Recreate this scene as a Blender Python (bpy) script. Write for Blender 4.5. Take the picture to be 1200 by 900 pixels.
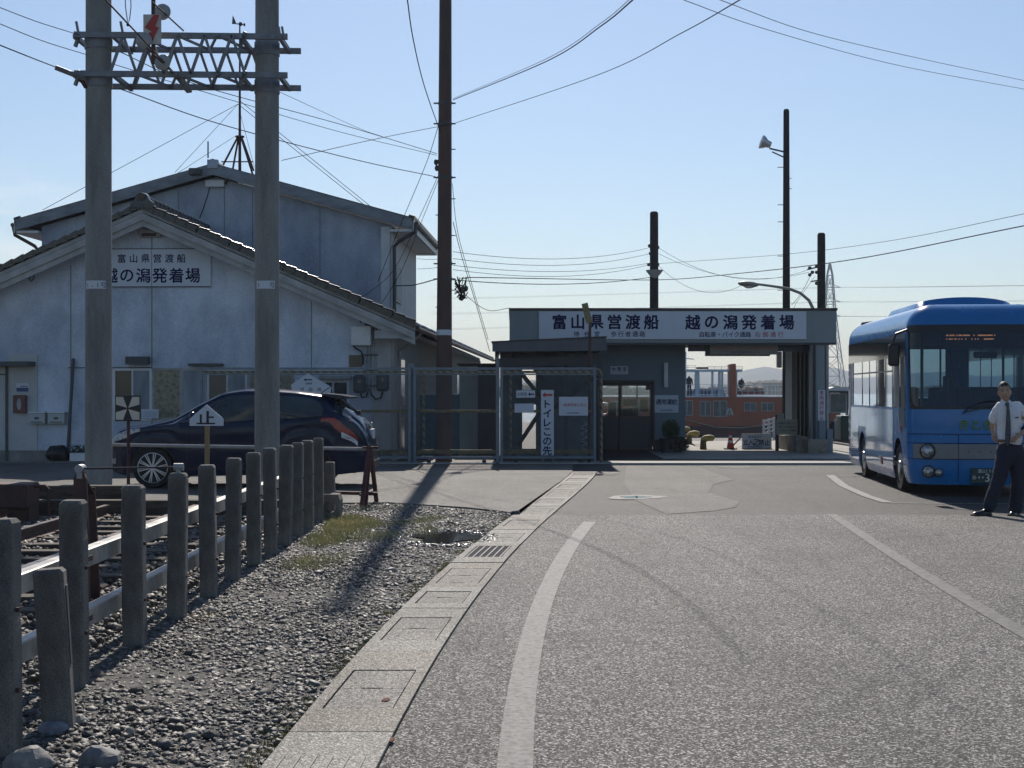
import bpy, math, random
import numpy as np
from mathutils import Matrix, Vector, Euler, noise
random.seed(7); rng = np.random.default_rng(7)
sc = bpy.context.scene
COL = sc.collection
PI = math.pi
R = math.radians
for o in list(bpy.data.objects): bpy.data.objects.remove(o)

# ------------------------------------------------------------------ camera, sky, sun
CAM_H = 1.55
F = 1800.0      # focal length in photo pixels (1200 px wide)
cam = bpy.data.cameras.new('camera'); camo = bpy.data.objects.new('camera', cam); COL.objects.link(camo)
camo.location = (0, 0, CAM_H); camo.rotation_euler = (PI/2, 0, 0)
cam.sensor_width = 36; cam.lens = 54; cam.shift_y = 0.0075
cam.clip_start = 0.1; cam.clip_end = 20000
sc.camera = camo
SUN_EL, SUN_AZ = R(38), R(-0.5)      # azimuth from +Y towards +X
w = bpy.data.worlds.new('World'); sc.world = w; w.use_nodes = True
nt = w.node_tree; bg = nt.nodes['Background']
sky = nt.nodes.new('ShaderNodeTexSky'); sky.sky_type = 'NISHITA'; sky.sun_disc = False
sky.sun_elevation = SUN_EL; sky.sun_rotation = SUN_AZ
sky.air_density = 1.0; sky.dust_density = 0.42; sky.ozone_density = 4.6
# a few thin low clouds far off to the left
tcw = nt.nodes.new('ShaderNodeTexCoord'); mpw = nt.nodes.new('ShaderNodeMapping'); mpw.inputs['Scale'].default_value = (6, 6, 22); nt.links.new(tcw.outputs['Generated'], mpw.inputs[0])
cn = nt.nodes.new('ShaderNodeTexNoise'); cn.inputs['Scale'].default_value = 1.6; cn.inputs['Detail'].default_value = 8; cn.inputs['Roughness'].default_value = .6; nt.links.new(mpw.outputs[0], cn.inputs['Vector'])
sw = nt.nodes.new('ShaderNodeSeparateXYZ'); nt.links.new(tcw.outputs['Generated'], sw.inputs[0])
def mrw(src, a, b_, c=0, d=1):
    n = nt.nodes.new('ShaderNodeMapRange'); n.inputs[1].default_value = a; n.inputs[2].default_value = b_; n.inputs[3].default_value = c; n.inputs[4].default_value = d; nt.links.new(src, n.inputs[0]); return n.outputs[0]
def mulw(a, b_):
    n = nt.nodes.new('ShaderNodeMath'); n.operation = 'MULTIPLY'; nt.links.new(a, n.inputs[0]); nt.links.new(b_, n.inputs[1]); return n.outputs[0]
cf = mulw(mulw(mrw(cn.outputs['Fac'], .42, .62, 0, .8), mrw(sw.outputs[0], -.24, -.31)), mulw(mrw(sw.outputs[2], .05, .08), mrw(sw.outputs[2], .15, .10)))
mw = nt.nodes.new('ShaderNodeMix'); mw.data_type = 'RGBA'; nt.links.new(cf, mw.inputs[0]); nt.links.new(sky.outputs[0], mw.inputs[6]); mw.inputs[7].default_value = (10.5, 10.6, 10.7, 1)
nt.links.new(mw.outputs[2], bg.inputs[0]); bg.inputs[1].default_value = 0.073
sl = bpy.data.lights.new('sun', 'SUN'); sl.energy = 3.6; sl.angle = R(0.55); sl.color = (1.0, 0.92, 0.82)
so = bpy.data.objects.new('sun', sl); COL.objects.link(so)
sd = Vector((math.sin(SUN_AZ)*math.cos(SUN_EL), math.cos(SUN_AZ)*math.cos(SUN_EL), math.sin(SUN_EL)))
so.rotation_euler = sd.to_track_quat('Z', 'Y').to_euler(); so.location = (0, 0, 30)
sc.view_settings.view_transform = 'Standard'; sc.view_settings.look = 'None'
sc.view_settings.exposure = 0.42; sc.view_settings.gamma = 1

# ------------------------------------------------------------------ helpers
def W(px, py, d):                       # a point of the place, read off the photo at its own distance d
    return Vector(((px-600)/F*d, d, CAM_H-(py-459)/F*d))
def GX(px, d): return (px-600)/F*d
def ZY(py, d): return CAM_H-(py-459)/F*d

WM = {}
def thing(name, label, cat, loc=(0, 0, 0), rotz=0, group=None):
    o = bpy.data.objects.new(name, None); COL.objects.link(o); o.empty_display_size = .2
    o.location = loc; o.rotation_euler = (0, 0, rotz)
    WM[o.name] = Matrix.Translation(loc) @ Matrix.Rotation(rotz, 4, 'Z')
    tag(o, label, cat, group); return o
def tag(o, label=None, cat=None, group=None, kind=None):
    if label: o['label'] = label
    if cat: o['category'] = cat
    if group: o['group'] = group
    if kind: o['kind'] = kind
    return o

class MB:
    def __init__(s, M=None): s.v = []; s.f = []; s.m = []; s.M = M; s.mi = 0
    def add(s, vs, fs):
        b = len(s.v)
        for p in vs: s.v.append(tuple(s.M @ Vector(p)) if s.M else tuple(p))
        for f in fs: s.f.append([i+b for i in f]); s.m.append(s.mi)
        return s
    def box(s, x0, x1, y0, y1, z0, z1):
        return s.add([(x0,y0,z0),(x1,y0,z0),(x1,y1,z0),(x0,y1,z0),(x0,y0,z1),(x1,y0,z1),(x1,y1,z1),(x0,y1,z1)],
            [(3,2,1,0),(4,5,6,7),(0,1,5,4),(1,2,6,5),(2,3,7,6),(3,0,4,7)])
    def cbox(s, x0, x1, y0, y1, z0, z1, c=.01):   # box with chamfered edges
        X = (x0, x0+c, x1-c, x1); Y = (y0, y0+c, y1-c, y1); Z = (z0, z0+c, z1-c, z1)
        vs = []; idx = {}
        def V(i, j, k):
            if (i,j,k) not in idx: idx[(i,j,k)] = len(vs); vs.append((X[i], Y[j], Z[k]))
            return idx[(i,j,k)]
        fs = []
        for k in (0, 3): q = [V(1,1,k),V(2,1,k),V(2,2,k),V(1,2,k)]; fs.append(q if k else q[::-1])
        for j in (0, 3): q = [V(1,j,1),V(2,j,1),V(2,j,2),V(1,j,2)]; fs.append(q[::-1] if j else q)
        for i in (0, 3): q = [V(i,1,1),V(i,2,1),V(i,2,2),V(i,1,2)]; fs.append(q if i else q[::-1])
        g = lambda a: 1 if a == 0 else 2
        for i in (0,3):
            for j in (0,3): fs.append([V(i,g(j),1),V(i,g(j),2),V(g(i),j,2),V(g(i),j,1)])
            for k in (0,3): fs.append([V(i,1,g(k)),V(i,2,g(k)),V(g(i),2,k),V(g(i),1,k)])
        for j in (0,3):
            for k in (0,3): fs.append([V(1,j,g(k)),V(2,j,g(k)),V(2,g(j),k),V(1,g(j),k)])
        for i in (0,3):
            for j in (0,3):
                for k in (0,3): fs.append([V(i,g(j),g(k)),V(g(i),j,g(k)),V(g(i),g(j),k)])
        return s.add(vs, fs)
    def bar(s, p0, p1, wd, h=None, up=(0, 0, 1)):   # rectangular bar between two points
        h = h or wd; p0 = Vector(p0); p1 = Vector(p1); d = (p1-p0).normalized(); u = Vector(up)
        a = d.cross(u)
        if a.length < 1e-3: a = d.cross(Vector((0, 1, 0)))
        a.normalize(); b = a.cross(d).normalized(); a *= wd/2; b *= h/2
        vs = [p0-a-b, p0+a-b, p0+a+b, p0-a+b, p1-a-b, p1+a-b, p1+a+b, p1-a+b]
        return s.add(vs, [(0,3,2,1)[::-1],(4,5,6,7)[::-1],(0,1,5,4)[::-1],(1,2,6,5)[::-1],(2,3,7,6)[::-1],(3,0,4,7)[::-1]])
    def tube(s, pts, r, n=8, cap=True):
        pts = [Vector(p) for p in pts]; rs = r if isinstance(r, (list, tuple)) else [r]*len(pts)
        vs = []; ref = None
        for i, p in enumerate(pts):
            d = (pts[min(i+1, len(pts)-1)]-pts[max(i-1, 0)]).normalized()
            if ref is None: ref = Vector((0, 0, 1)) if abs(d.z) < .9 else Vector((0, 1, 0))
            a = d.cross(ref).normalized(); b = a.cross(d).normalized(); ref = b if abs(b.dot(ref)) > .1 else ref
            for k in range(n):
                t = 2*PI*k/n; vs.append(p + (a*math.cos(t)+b*math.sin(t))*rs[i])
        fs = []
        for i in range(len(pts)-1):
            for k in range(n):
                k2 = (k+1) % n; fs.append((i*n+k, (i+1)*n+k, (i+1)*n+k2, i*n+k2))
        if cap: fs.append(tuple(range(n))); fs.append(tuple(range((len(pts)-1)*n, len(pts)*n))[::-1])
        return s.add(vs, fs)
    def prism(s, poly, a, b, axis='y'):    # poly in the two other axes
        n = len(poly)
        P = {'y': lambda p, t: (p[0], t, p[1]), 'x': lambda p, t: (t, p[0], p[1]), 'z': lambda p, t: (p[0], p[1], t)}[axis]
        vs = [P(p, a) for p in poly]+[P(p, b) for p in poly]
        return s.add(vs, [tuple(range(n)), tuple(range(n, 2*n))[::-1]]+[(i, i+n, (i+1) % n+n, (i+1) % n) for i in range(n)])
    def lathe(s, prof, c, n=16, axis='z'):  # prof: (r, t) list
        vs = []; fs = []
        for (r, t) in prof:
            for k in range(n):
                a = 2*PI*k/n; x, y = r*math.cos(a), r*math.sin(a)
                vs.append({'z': (c[0]+x, c[1]+y, c[2]+t), 'y': (c[0]+x, c[1]+t, c[2]+y), 'x': (c[0]+t, c[1]+x, c[2]+y)}[axis])
        for i in range(len(prof)-1):
            for k in range(n): fs.append((i*n+k, i*n+(k+1) % n, (i+1)*n+(k+1) % n, (i+1)*n+k))
        fs.append(tuple(range(n))[::-1]); m = len(prof)-1; fs.append(tuple(range(m*n, m*n+n)))
        return s.add(vs, fs)
    def ball(s, c, rx, ry=None, rz=None, n=12, m=8):
        ry = ry or rx; rz = rz or rx; vs = []; fs = []
        for i in range(m+1):
            ph = PI*i/m
            for k in range(n):
                a = 2*PI*k/n; vs.append((c[0]+rx*math.sin(ph)*math.cos(a), c[1]+ry*math.sin(ph)*math.sin(a), c[2]+rz*math.cos(ph)))
        for i in range(m):
            for k in range(n): fs.append((i*n+k, (i+1)*n+k, (i+1)*n+(k+1) % n, i*n+(k+1) % n))
        return s.add(vs, fs)
    def quad(s, *p): return s.add(p, [tuple(range(len(p)))])
    def grid(s, fn, us, vs_, skip=None):
        vs = [fn(u, v) for v in vs_ for u in us]; n = len(us); fs = []
        for j in range(len(vs_)-1):
            for i in range(n-1):
                if skip and skip((us[i]+us[i+1])/2, (vs_[j]+vs_[j+1])/2): continue
                fs.append((j*n+i, j*n+i+1, (j+1)*n+i+1, (j+1)*n+i))
        return s.add(vs, fs)
    def build(s, name, mats, parent=None, smooth=False, local=False, kind=None, label=None, cat=None, group=None, angle=None, recalc=True):
        me = bpy.data.meshes.new(name)
        mats = mats if isinstance(mats, (list, tuple)) else [mats]
        V = [Vector(p) for p in s.v]; loc = None
        if parent is not None:
            if not local:
                I = WM[parent.name].inverted(); V = [I @ p for p in V]
        elif cat and not local:
            xs = [p.x for p in V]; ys = [p.y for p in V]; zs = [p.z for p in V]
            loc = Vector(((min(xs)+max(xs))/2, (min(ys)+max(ys))/2, min(zs))); V = [p-loc for p in V]
        me.from_pydata([tuple(p) for p in V], [], s.f)
        for m in mats: me.materials.append(m)
        me.polygons.foreach_set('material_index', s.m)
        if recalc:
            import bmesh
            bm = bmesh.new(); bm.from_mesh(me); bmesh.ops.recalc_face_normals(bm, faces=bm.faces); bm.to_mesh(me); bm.free()
        if smooth:
            me.polygons.foreach_set('use_smooth', [True]*len(me.polygons))
            me.set_sharp_from_angle(angle=R(angle or 40))
        me.update()
        o = bpy.data.objects.new(name, me); COL.objects.link(o)
        if parent is not None: o.parent = parent; WM[o.name] = WM[parent.name].copy()
        else:
            if loc: o.location = loc
            WM[o.name] = Matrix.Translation(loc or (0, 0, 0))
        tag(o, label, cat, group, kind); return o

def copy_tree(o, parent=None):
    c = o.copy(); COL.objects.link(c)
    if parent is not None: c.parent = parent
    WM[c.name] = WM[o.name].copy()
    for ch in list(o.children): copy_tree(ch, c)
    return c

GL = {}
def glyph(ch, bold=0.0):
    k = (ch, bold)
    if k not in GL:
        c = bpy.data.curves.new('glyph', 'FONT'); c.body = ch; c.size = 1; c.offset = bold; c.resolution_u = 3
        o = bpy.data.objects.new('glyph', c); COL.objects.link(o)
        dg = bpy.context.evaluated_depsgraph_get(); m = bpy.data.meshes.new_from_object(o.evaluated_get(dg))
        vs = [(v.co.x, v.co.y) for v in m.vertices]; fs = [tuple(p.vertices) for p in m.polygons]
        bpy.data.objects.remove(o); bpy.data.meshes.remove(m); bpy.data.curves.remove(c)
        if vs:
            xs = [v[0] for v in vs]; ys = [v[1] for v in vs]; GL[k] = (vs, fs, min(xs), max(xs), min(ys), max(ys))
        else: GL[k] = (vs, fs, 0, .3, 0, .7)
    return GL[k]
def put(mb, ch, cx, y, cz, size, bold=.012, keep=False, sx=1.0, fn=None):
    # a glyph standing in the XZ plane, facing -Y; size = em height
    vs, fs, x0, x1, y0, y1 = glyph(ch, 0)
    mx = (x0+x1)/2; my = .38 if keep else (y0+y1)/2
    k = bold*size; offs = [(0, 0), (k, 0), (-k, 0), (0, k), (0, -k), (k*.7, k*.7), (-k*.7, k*.7), (k*.7, -k*.7), (-k*.7, -k*.7)]
    if bold*size < .0012: offs = offs[:1]
    for i, (ox, oz) in enumerate(offs):       # heavier strokes: the outline repeated, each a hair in front of the last
        pts = [((v[0]-mx)*size*sx+cx+ox, (v[1]-my)*size+cz+oz) for v in vs]
        mb.add([fn(a, b)+Vector((0, -i*.0001, 0)) if fn else (a, y-i*.0001, b) for a, b in pts], fs)
def line(mb, s, xs, y, z, size, bold=.012, sx=1.0, fn=None):
    """characters of s, evenly spread between centre x of first and last"""
    n = len(s)
    for i, ch in enumerate(s):
        if ch in ' 　': continue
        cx = xs[0]+(xs[1]-xs[0])*i/max(1, n-1)
        put(mb, ch, cx, y, z, size, bold, ch in 'ッャュョ・、。ーっゃゅょ-', sx, fn)

# ------------------------------------------------------------------ materials
MATS = {}
def mat(name, col, rough=.6, metal=0, var=.12, scale=3.0, bump=0, bscale=40, spec=.5, col2=None, mix=.5, alpha=None, streak=0, coat=0, emis=None, fine=0):
    if name in MATS: return MATS[name]
    m = bpy.data.materials.new(name); m.use_nodes = True; N = m.node_tree.nodes; L = m.node_tree.links
    b = N['Principled BSDF']; b.inputs['Roughness'].default_value = rough; b.inputs['Metallic'].default_value = metal
    b.inputs['Specular IOR Level'].default_value = spec
    if coat: b.inputs['Coat Weight'].default_value = coat; b.inputs['Coat Roughness'].default_value = .04
    tc = N.new('ShaderNodeTexCoord')
    c1 = tuple(col)+(1,)
    n1 = N.new('ShaderNodeTexNoise'); n1.inputs['Scale'].default_value = scale; n1.inputs['Detail'].default_value = 7; n1.inputs['Roughness'].default_value = .62
    src = tc.outputs['Object']
    if streak:
        mp = N.new('ShaderNodeMapping'); mp.inputs['Scale'].default_value = (1, 1, 1/streak); L.new(src, mp.inputs[0]); src2 = mp.outputs[0]
    else: src2 = src
    L.new(src2, n1.inputs['Vector'])
    mx = N.new('ShaderNodeMix'); mx.data_type = 'RGBA'
    cr = N.new('ShaderNodeMapRange'); cr.inputs[1].default_value = mix-.16; cr.inputs[2].default_value = mix+.16
    L.new(n1.outputs['Fac'], cr.inputs[0]); L.new(cr.outputs[0], mx.inputs[0])
    c2 = tuple(col2)+(1,) if col2 else tuple(max(0, c*(1-var*2)) for c in col)+(1,)
    mx.inputs[6].default_value = c2; mx.inputs[7].default_value = tuple(min(1, c*(1+var*.5)) for c in col)+(1,) if not col2 else c1
    out = mx.outputs[2]
    if fine:
        n3 = N.new('ShaderNodeTexNoise'); n3.inputs['Scale'].default_value = bscale; n3.inputs['Detail'].default_value = 3; L.new(src, n3.inputs['Vector'])
        hs = N.new('ShaderNodeMix'); hs.data_type = 'RGBA'; hs.blend_type = 'MULTIPLY'; hs.inputs[0].default_value = 1
        mr = N.new('ShaderNodeMapRange'); mr.inputs[1].default_value = .35; mr.inputs[2].default_value = .65; mr.inputs[3].default_value = 1-fine; mr.inputs[4].default_value = 1+fine
        L.new(n3.outputs['Fac'], mr.inputs[0]); cc = N.new('ShaderNodeCombineColor')
        for i in range(3): L.new(mr.outputs[0], cc.inputs[i])
        L.new(out, hs.inputs[6]); L.new(cc.outputs[0], hs.inputs[7]); out = hs.outputs[2]
    L.new(out, b.inputs['Base Color'])
    rr = N.new('ShaderNodeMapRange'); rr.inputs[3].default_value = max(0, rough-.08); rr.inputs[4].default_value = min(1, rough+.08)
    L.new(n1.outputs['Fac'], rr.inputs[0]); L.new(rr.outputs[0], b.inputs['Roughness'])
    if bump:
        n2 = N.new('ShaderNodeTexNoise'); n2.inputs['Scale'].default_value = bscale; n2.inputs['Detail'].default_value = 5; L.new(src, n2.inputs['Vector'])
        bp = N.new('ShaderNodeBump'); bp.inputs['Strength'].default_value = .8; bp.inputs['Distance'].default_value = bump
        L.new(n2.outputs['Fac'], bp.inputs['Height']); L.new(bp.outputs[0], b.inputs['Normal'])
    if emis: b.inputs['Emission Color'].default_value = tuple(emis[:3])+(1,); b.inputs['Emission Strength'].default_value = emis[3]
    if alpha is not None: b.inputs['Alpha'].default_value = alpha
    MATS[name] = m; return m

def glassmat(name, tint, fac=.5, rough=.03):
    m = bpy.data.materials.new(name); m.use_nodes = True; N = m.node_tree.nodes; L = m.node_tree.links
    N.remove(N['Principled BSDF']); out = N['Material Output']
    t = N.new('ShaderNodeBsdfTransparent'); t.inputs[0].default_value = tuple(tint)+(1,)
    g = N.new('ShaderNodeBsdfGlossy'); g.inputs['Roughness'].default_value = rough; g.inputs[0].default_value = (.9, .95, 1, 1)
    fr = N.new('ShaderNodeFresnel'); fr.inputs[0].default_value = 1.5
    geo = N.new('ShaderNodeNewGeometry')
    mx = N.new('ShaderNodeMixShader'); L.new(fr.outputs[0], mx.inputs[0]); L.new(t.outputs[0], mx.inputs[1]); L.new(g.outputs[0], mx.inputs[2])
    L.new(mx.outputs[0], out.inputs[0]); MATS[name] = m; return m

def wornpaint(name, paint, under, lo=.45, hi=.6, scale=9):
    m = bpy.data.materials.new(name); m.use_nodes = True; N = m.node_tree.nodes; L = m.node_tree.links
    b = N['Principled BSDF']; b.inputs['Roughness'].default_value = .7; b.inputs['Specular IOR Level'].default_value = .2
    tc = N.new('ShaderNodeTexCoord')
    n1 = N.new('ShaderNodeTexNoise'); n1.inputs['Scale'].default_value = scale; n1.inputs['Detail'].default_value = 9; n1.inputs['Roughness'].default_value = .75
    L.new(tc.outputs['Object'], n1.inputs['Vector'])
    mr = N.new('ShaderNodeMapRange'); mr.inputs[1].default_value = lo; mr.inputs[2].default_value = hi; L.new(n1.outputs['Fac'], mr.inputs[0])
    v = N.new('ShaderNodeTexVoronoi'); v.inputs['Scale'].default_value = 95; L.new(tc.outputs['Object'], v.inputs['Vector'])
    rm = N.new('ShaderNodeValToRGB'); rm.color_ramp.elements[0].color = tuple(c*.6 for c in under)+(1,); rm.color_ramp.elements[1].color = tuple(min(1, c*2) for c in under)+(1,)
    sp = N.new('ShaderNodeSeparateColor'); L.new(v.outputs['Color'], sp.inputs[0]); L.new(sp.outputs[0], rm.inputs[0])
    mx = N.new('ShaderNodeMix'); mx.data_type = 'RGBA'; L.new(mr.outputs[0], mx.inputs[0]); L.new(rm.outputs[0], mx.inputs[6]); mx.inputs[7].default_value = tuple(paint)+(1,)
    L.new(mx.outputs[2], b.inputs['Base Color'])
    bp = N.new('ShaderNodeBump'); bp.inputs['Strength'].default_value = .6; bp.inputs['Distance'].default_value = .004; L.new(v.outputs['Distance'], bp.inputs['Height']); L.new(bp.outputs[0], b.inputs['Normal'])
    MATS[name] = m; return m

def asphalt(name, dark, mid, light, scale=85, rough=.62, crack=True, big=(.75, 1.2), bumpd=.006, glint=False):
    m = bpy.data.materials.new(name); m.use_nodes = True; N = m.node_tree.nodes; L = m.node_tree.links
    b = N['Principled BSDF']; b.inputs['Specular IOR Level'].default_value = .22
    tc = N.new('ShaderNodeTexCoord')
    v = N.new('ShaderNodeTexVoronoi'); v.inputs['Scale'].default_value = scale; L.new(tc.outputs['Object'], v.inputs['Vector'])
    sp = N.new('ShaderNodeSeparateColor'); L.new(v.outputs['Color'], sp.inputs[0])
    rm = N.new('ShaderNodeValToRGB'); e = rm.color_ramp.elements
    e[0].color = tuple(dark)+(1,); e[1].color = tuple(light)+(1,); e[0].position = .25; e[1].position = .97
    x = e.new(.72); x.color = tuple(mid)+(1,)
    L.new(sp.outputs[0], rm.inputs[0])
    n = N.new('ShaderNodeTexNoise'); n.inputs['Scale'].default_value = .45; n.inputs['Detail'].default_value = 8; n.inputs['Roughness'].default_value = .6; L.new(tc.outputs['Object'], n.inputs['Vector'])
    mr = N.new('ShaderNodeMapRange'); mr.inputs[1].default_value = .3; mr.inputs[2].default_value = .7; mr.inputs[3].default_value = big[0]; mr.inputs[4].default_value = big[1]; L.new(n.outputs['Fac'], mr.inputs[0])
    fac = mr.outputs[0]
    mp2 = N.new('ShaderNodeMapping'); mp2.inputs['Scale'].default_value = (1.1, .09, 1); L.new(tc.outputs['Object'], mp2.inputs[0])
    nt2 = N.new('ShaderNodeTexNoise'); nt2.inputs['Scale'].default_value = 1; nt2.inputs['Detail'].default_value = 4; L.new(mp2.outputs[0], nt2.inputs['Vector'])
    mr2 = N.new('ShaderNodeMapRange'); mr2.inputs[1].default_value = .35; mr2.inputs[2].default_value = .65; mr2.inputs[3].default_value = .84; mr2.inputs[4].default_value = 1.12; L.new(nt2.outputs['Fac'], mr2.inputs[0])
    ns = N.new('ShaderNodeTexNoise'); ns.inputs['Scale'].default_value = 1.6; ns.inputs['Detail'].default_value = 3; L.new(tc.outputs['Object'], ns.inputs['Vector'])
    ms = N.new('ShaderNodeMapRange'); ms.inputs[1].default_value = .66; ms.inputs[2].default_value = .74; ms.inputs[3].default_value = 1; ms.inputs[4].default_value = .72; L.new(ns.outputs['Fac'], ms.inputs[0])
    q1 = N.new('ShaderNodeMath'); q1.operation = 'MULTIPLY'; L.new(fac, q1.inputs[0]); L.new(mr2.outputs[0], q1.inputs[1])
    q2 = N.new('ShaderNodeMath'); q2.operation = 'MULTIPLY'; L.new(q1.outputs[0], q2.inputs[0]); L.new(ms.outputs[0], q2.inputs[1]); fac = q2.outputs[0]
    if crack:
        nz = N.new('ShaderNodeTexNoise'); nz.inputs['Scale'].default_value = 1.3; nz.inputs['Detail'].default_value = 6; L.new(tc.outputs['Object'], nz.inputs['Vector'])
        mxv = N.new('ShaderNodeMix'); mxv.data_type = 'VECTOR'; mxv.inputs[0].default_value = .35
        L.new(tc.outputs['Object'], mxv.inputs[4]); L.new(nz.outputs['Color'], mxv.inputs[5])
        ve = N.new('ShaderNodeTexVoronoi'); ve.feature = 'DISTANCE_TO_EDGE'; ve.inputs['Scale'].default_value = .42; L.new(mxv.outputs[1], ve.inputs['Vector'])
        m1 = N.new('ShaderNodeMapRange'); m1.inputs[1].default_value = .0; m1.inputs[2].default_value = .006; m1.inputs[3].default_value = .3; m1.inputs[4].default_value = 1; L.new(ve.outputs[0], m1.inputs[0])
        nm = N.new('ShaderNodeTexNoise'); nm.inputs['Scale'].default_value = .8; L.new(tc.outputs['Object'], nm.inputs['Vector'])
        m2 = N.new('ShaderNodeMapRange'); m2.inputs[1].default_value = .5; m2.inputs[2].default_value = .6; L.new(nm.outputs['Fac'], m2.inputs[0])
        mm = N.new('ShaderNodeMix'); mm.inputs[2].default_value = 1; L.new(m2.outputs[0], mm.inputs[0]); L.new(m1.outputs[0], mm.inputs[3])
        ml = N.new('ShaderNodeMath'); ml.operation = 'MULTIPLY'; L.new(fac, ml.inputs[0]); L.new(mm.outputs[0], ml.inputs[1]); fac = ml.outputs[0]
    cc = N.new('ShaderNodeCombineColor')
    for i in range(3): L.new(fac, cc.inputs[i])
    mu = N.new('ShaderNodeMix'); mu.data_type = 'RGBA'; mu.blend_type = 'MULTIPLY'; mu.inputs[0].default_value = 1
    L.new(rm.outputs[0], mu.inputs[6]); L.new(cc.outputs[0], mu.inputs[7]); L.new(mu.outputs[2], b.inputs['Base Color'])
    rr = N.new('ShaderNodeMapRange'); rr.inputs[3].default_value = rough-.2; rr.inputs[4].default_value = rough+.15; L.new(sp.outputs[1], rr.inputs[0]); ro = rr.outputs[0]
    if glint:                      # a few polished chips of aggregate
        gl = N.new('ShaderNodeMapRange'); gl.inputs[1].default_value = .90; gl.inputs[2].default_value = .94; gl.inputs[3].default_value = 1; gl.inputs[4].default_value = .3; L.new(sp.outputs[1], gl.inputs[0])
        gm = N.new('ShaderNodeMath'); gm.operation = 'MULTIPLY'; L.new(ro, gm.inputs[0]); L.new(gl.outputs[0], gm.inputs[1]); ro = gm.outputs[0]
    L.new(ro, b.inputs['Roughness'])
    ad = N.new('ShaderNodeMath'); ad.operation = 'ADD'; L.new(v.outputs['Distance'], ad.inputs[0]); L.new(sp.outputs[2], ad.inputs[1])
    bp = N.new('ShaderNodeBump'); bp.inputs['Strength'].default_value = 1; bp.inputs['Distance'].default_value = bumpd; L.new(ad.outputs[0], bp.inputs['Height']); L.new(bp.outputs[0], b.inputs['Normal'])
    MATS[name] = m; return m

M_asph = asphalt('asphalt_coarse', (.030, .028, .026), (.088, .084, .077), (.66, .63, .58), rough=.74, scale=112, glint=True)
M_asph2 = asphalt('asphalt_fine', (.030, .030, .030), (.050, .050, .049), (.125, .122, .117), scale=120, bumpd=.003, rough=.75)
M_asph3 = asphalt('asphalt_pale', (.085, .082, .074), (.145, .14, .128), (.28, .27, .25), scale=120, bumpd=.003, rough=.78)
M_drain = asphalt('drain_concrete', (.15, .14, .122), (.25, .235, .205), (.50, .475, .43), scale=110, crack=False, bumpd=.003, rough=.75)
M_lid = asphalt('lid_concrete', (.12, .11, .100), (.20, .186, .168), (.42, .39, .35), scale=110, crack=False, bumpd=.003, rough=.75)
M_gravelbed = mat('gravel_bed', (.11, .105, .095), .95, var=.35, scale=6, bump=.02, bscale=30, fine=.4)
M_line = wornpaint('worn_white_line', (.26, .255, .24), (.085, .082, .077), .38, .60, 28)
M_line2 = wornpaint('faded_white_line', (.19, .186, .176), (.075, .072, .068), .42, .62, 14)
M_wall = mat('mortar_wall', (.60, .655, .73), .85, scale=1.15, bump=.004, bscale=25, streak=1.7, fine=.09, col2=(.34, .385, .46), mix=.45)
M_wall2 = mat('upper_mortar_wall', (.49, .535, .60), .85, scale=.9, bump=.004, bscale=25, streak=2, fine=.09, col2=(.25, .29, .37), mix=.49)
M_white = mat('white_paint', (.7, .7, .69), .5, var=.06)
M_signw = mat('sign_white', (.56, .60, .66), .45, var=.04, scale=1.2)
M_ink = mat('navy_ink', (.008, .014, .07), .7, var=.02, spec=.2)
M_black = mat('black_paint', (.012, .012, .014), .45, var=.1)
M_red = mat('red_ink', (.45, .04, .035), .5, var=.08)
M_pinkred = mat('faded_red_ink', (.42, .10, .13), .5, var=.05)
M_conc = mat('pole_concrete', (.26, .26, .25), .85, var=.2, scale=3, streak=5, bump=.003, bscale=60, fine=.12)
M_post = mat('post_concrete', (.18, .17, .155), .9, var=.28, scale=5, streak=3, bump=.005, bscale=130, fine=.28)
M_steel = mat('galvanised_steel', (.34, .35, .36), .5, metal=.45, var=.12, scale=8)
M_rust = mat('rusty_brown_steel', (.10, .045, .032), .75, var=.3, scale=9, col2=(.05, .03, .028))
M_polebrown = mat('brown_pole_paint', (.11, .052, .036), .6, var=.25, scale=3, col2=(.055, .035, .03), streak=4)
M_tile = mat('dark_glazed_tile', (.018, .015, .018), .2, var=.2, scale=5, spec=.5)
M_soffit = mat('board_painted', (.42, .42, .41), .7, var=.16, scale=2.5, bump=.002, bscale=20)
M_wire = mat('wire_black', (.02, .02, .025), .95, spec=.05)
M_darkglass = mat('window_dark', (.02, .025, .03), .12, var=.1)
M_yel = mat('yellow_paint', (.26, .19, .07), .6, var=.25, scale=9)
M_darkbox = mat('dark_grey_metal', (.06, .065, .07), .5, var=.15)
# ------------------------------------------------------------------ ground, water, hills
g = MB()
g.prism([(-90,-60),(90,-60),(90,51.5),(1.2,51.5),(1.2,78),(-90,78)], -4, 0, 'z')
g.build('ground', M_asph2, kind='structure')
def dcx(y):
    return float(np.interp(y, DY, DX))
_y = np.array([-2, 2, 6.3, 8.4, 10.4, 12.3, 15.1, 18, 21.3, 27.6, 31.]); _x = np.array([-.78, -.8, -.775, -.745, -.61, -.44, -.16, .15, .52, 1.19, 1.54])
_c = np.polyfit(_y, _x, 4); DY = np.linspace(-4, 31, 80); DX = np.polyval(_c, DY)
DW = .235
ys = list(np.linspace(-4, 19.2, 24))
M_sea = None
def strip(name, ys, xl, xr, z, m, **k):
    b = MB(); n = len(ys)
    b.add([(xl(y), y, z) for y in ys]+[(xr(y), y, z) for y in ys], [(i, i+n, i+n+1, i+1) for i in range(n-1)])
    return b.build(name, m, recalc=False, **k)
strip('road', ys, lambda y: dcx(y)+DW+.004, lambda y: 40, .006, M_asph, kind='structure')
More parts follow.
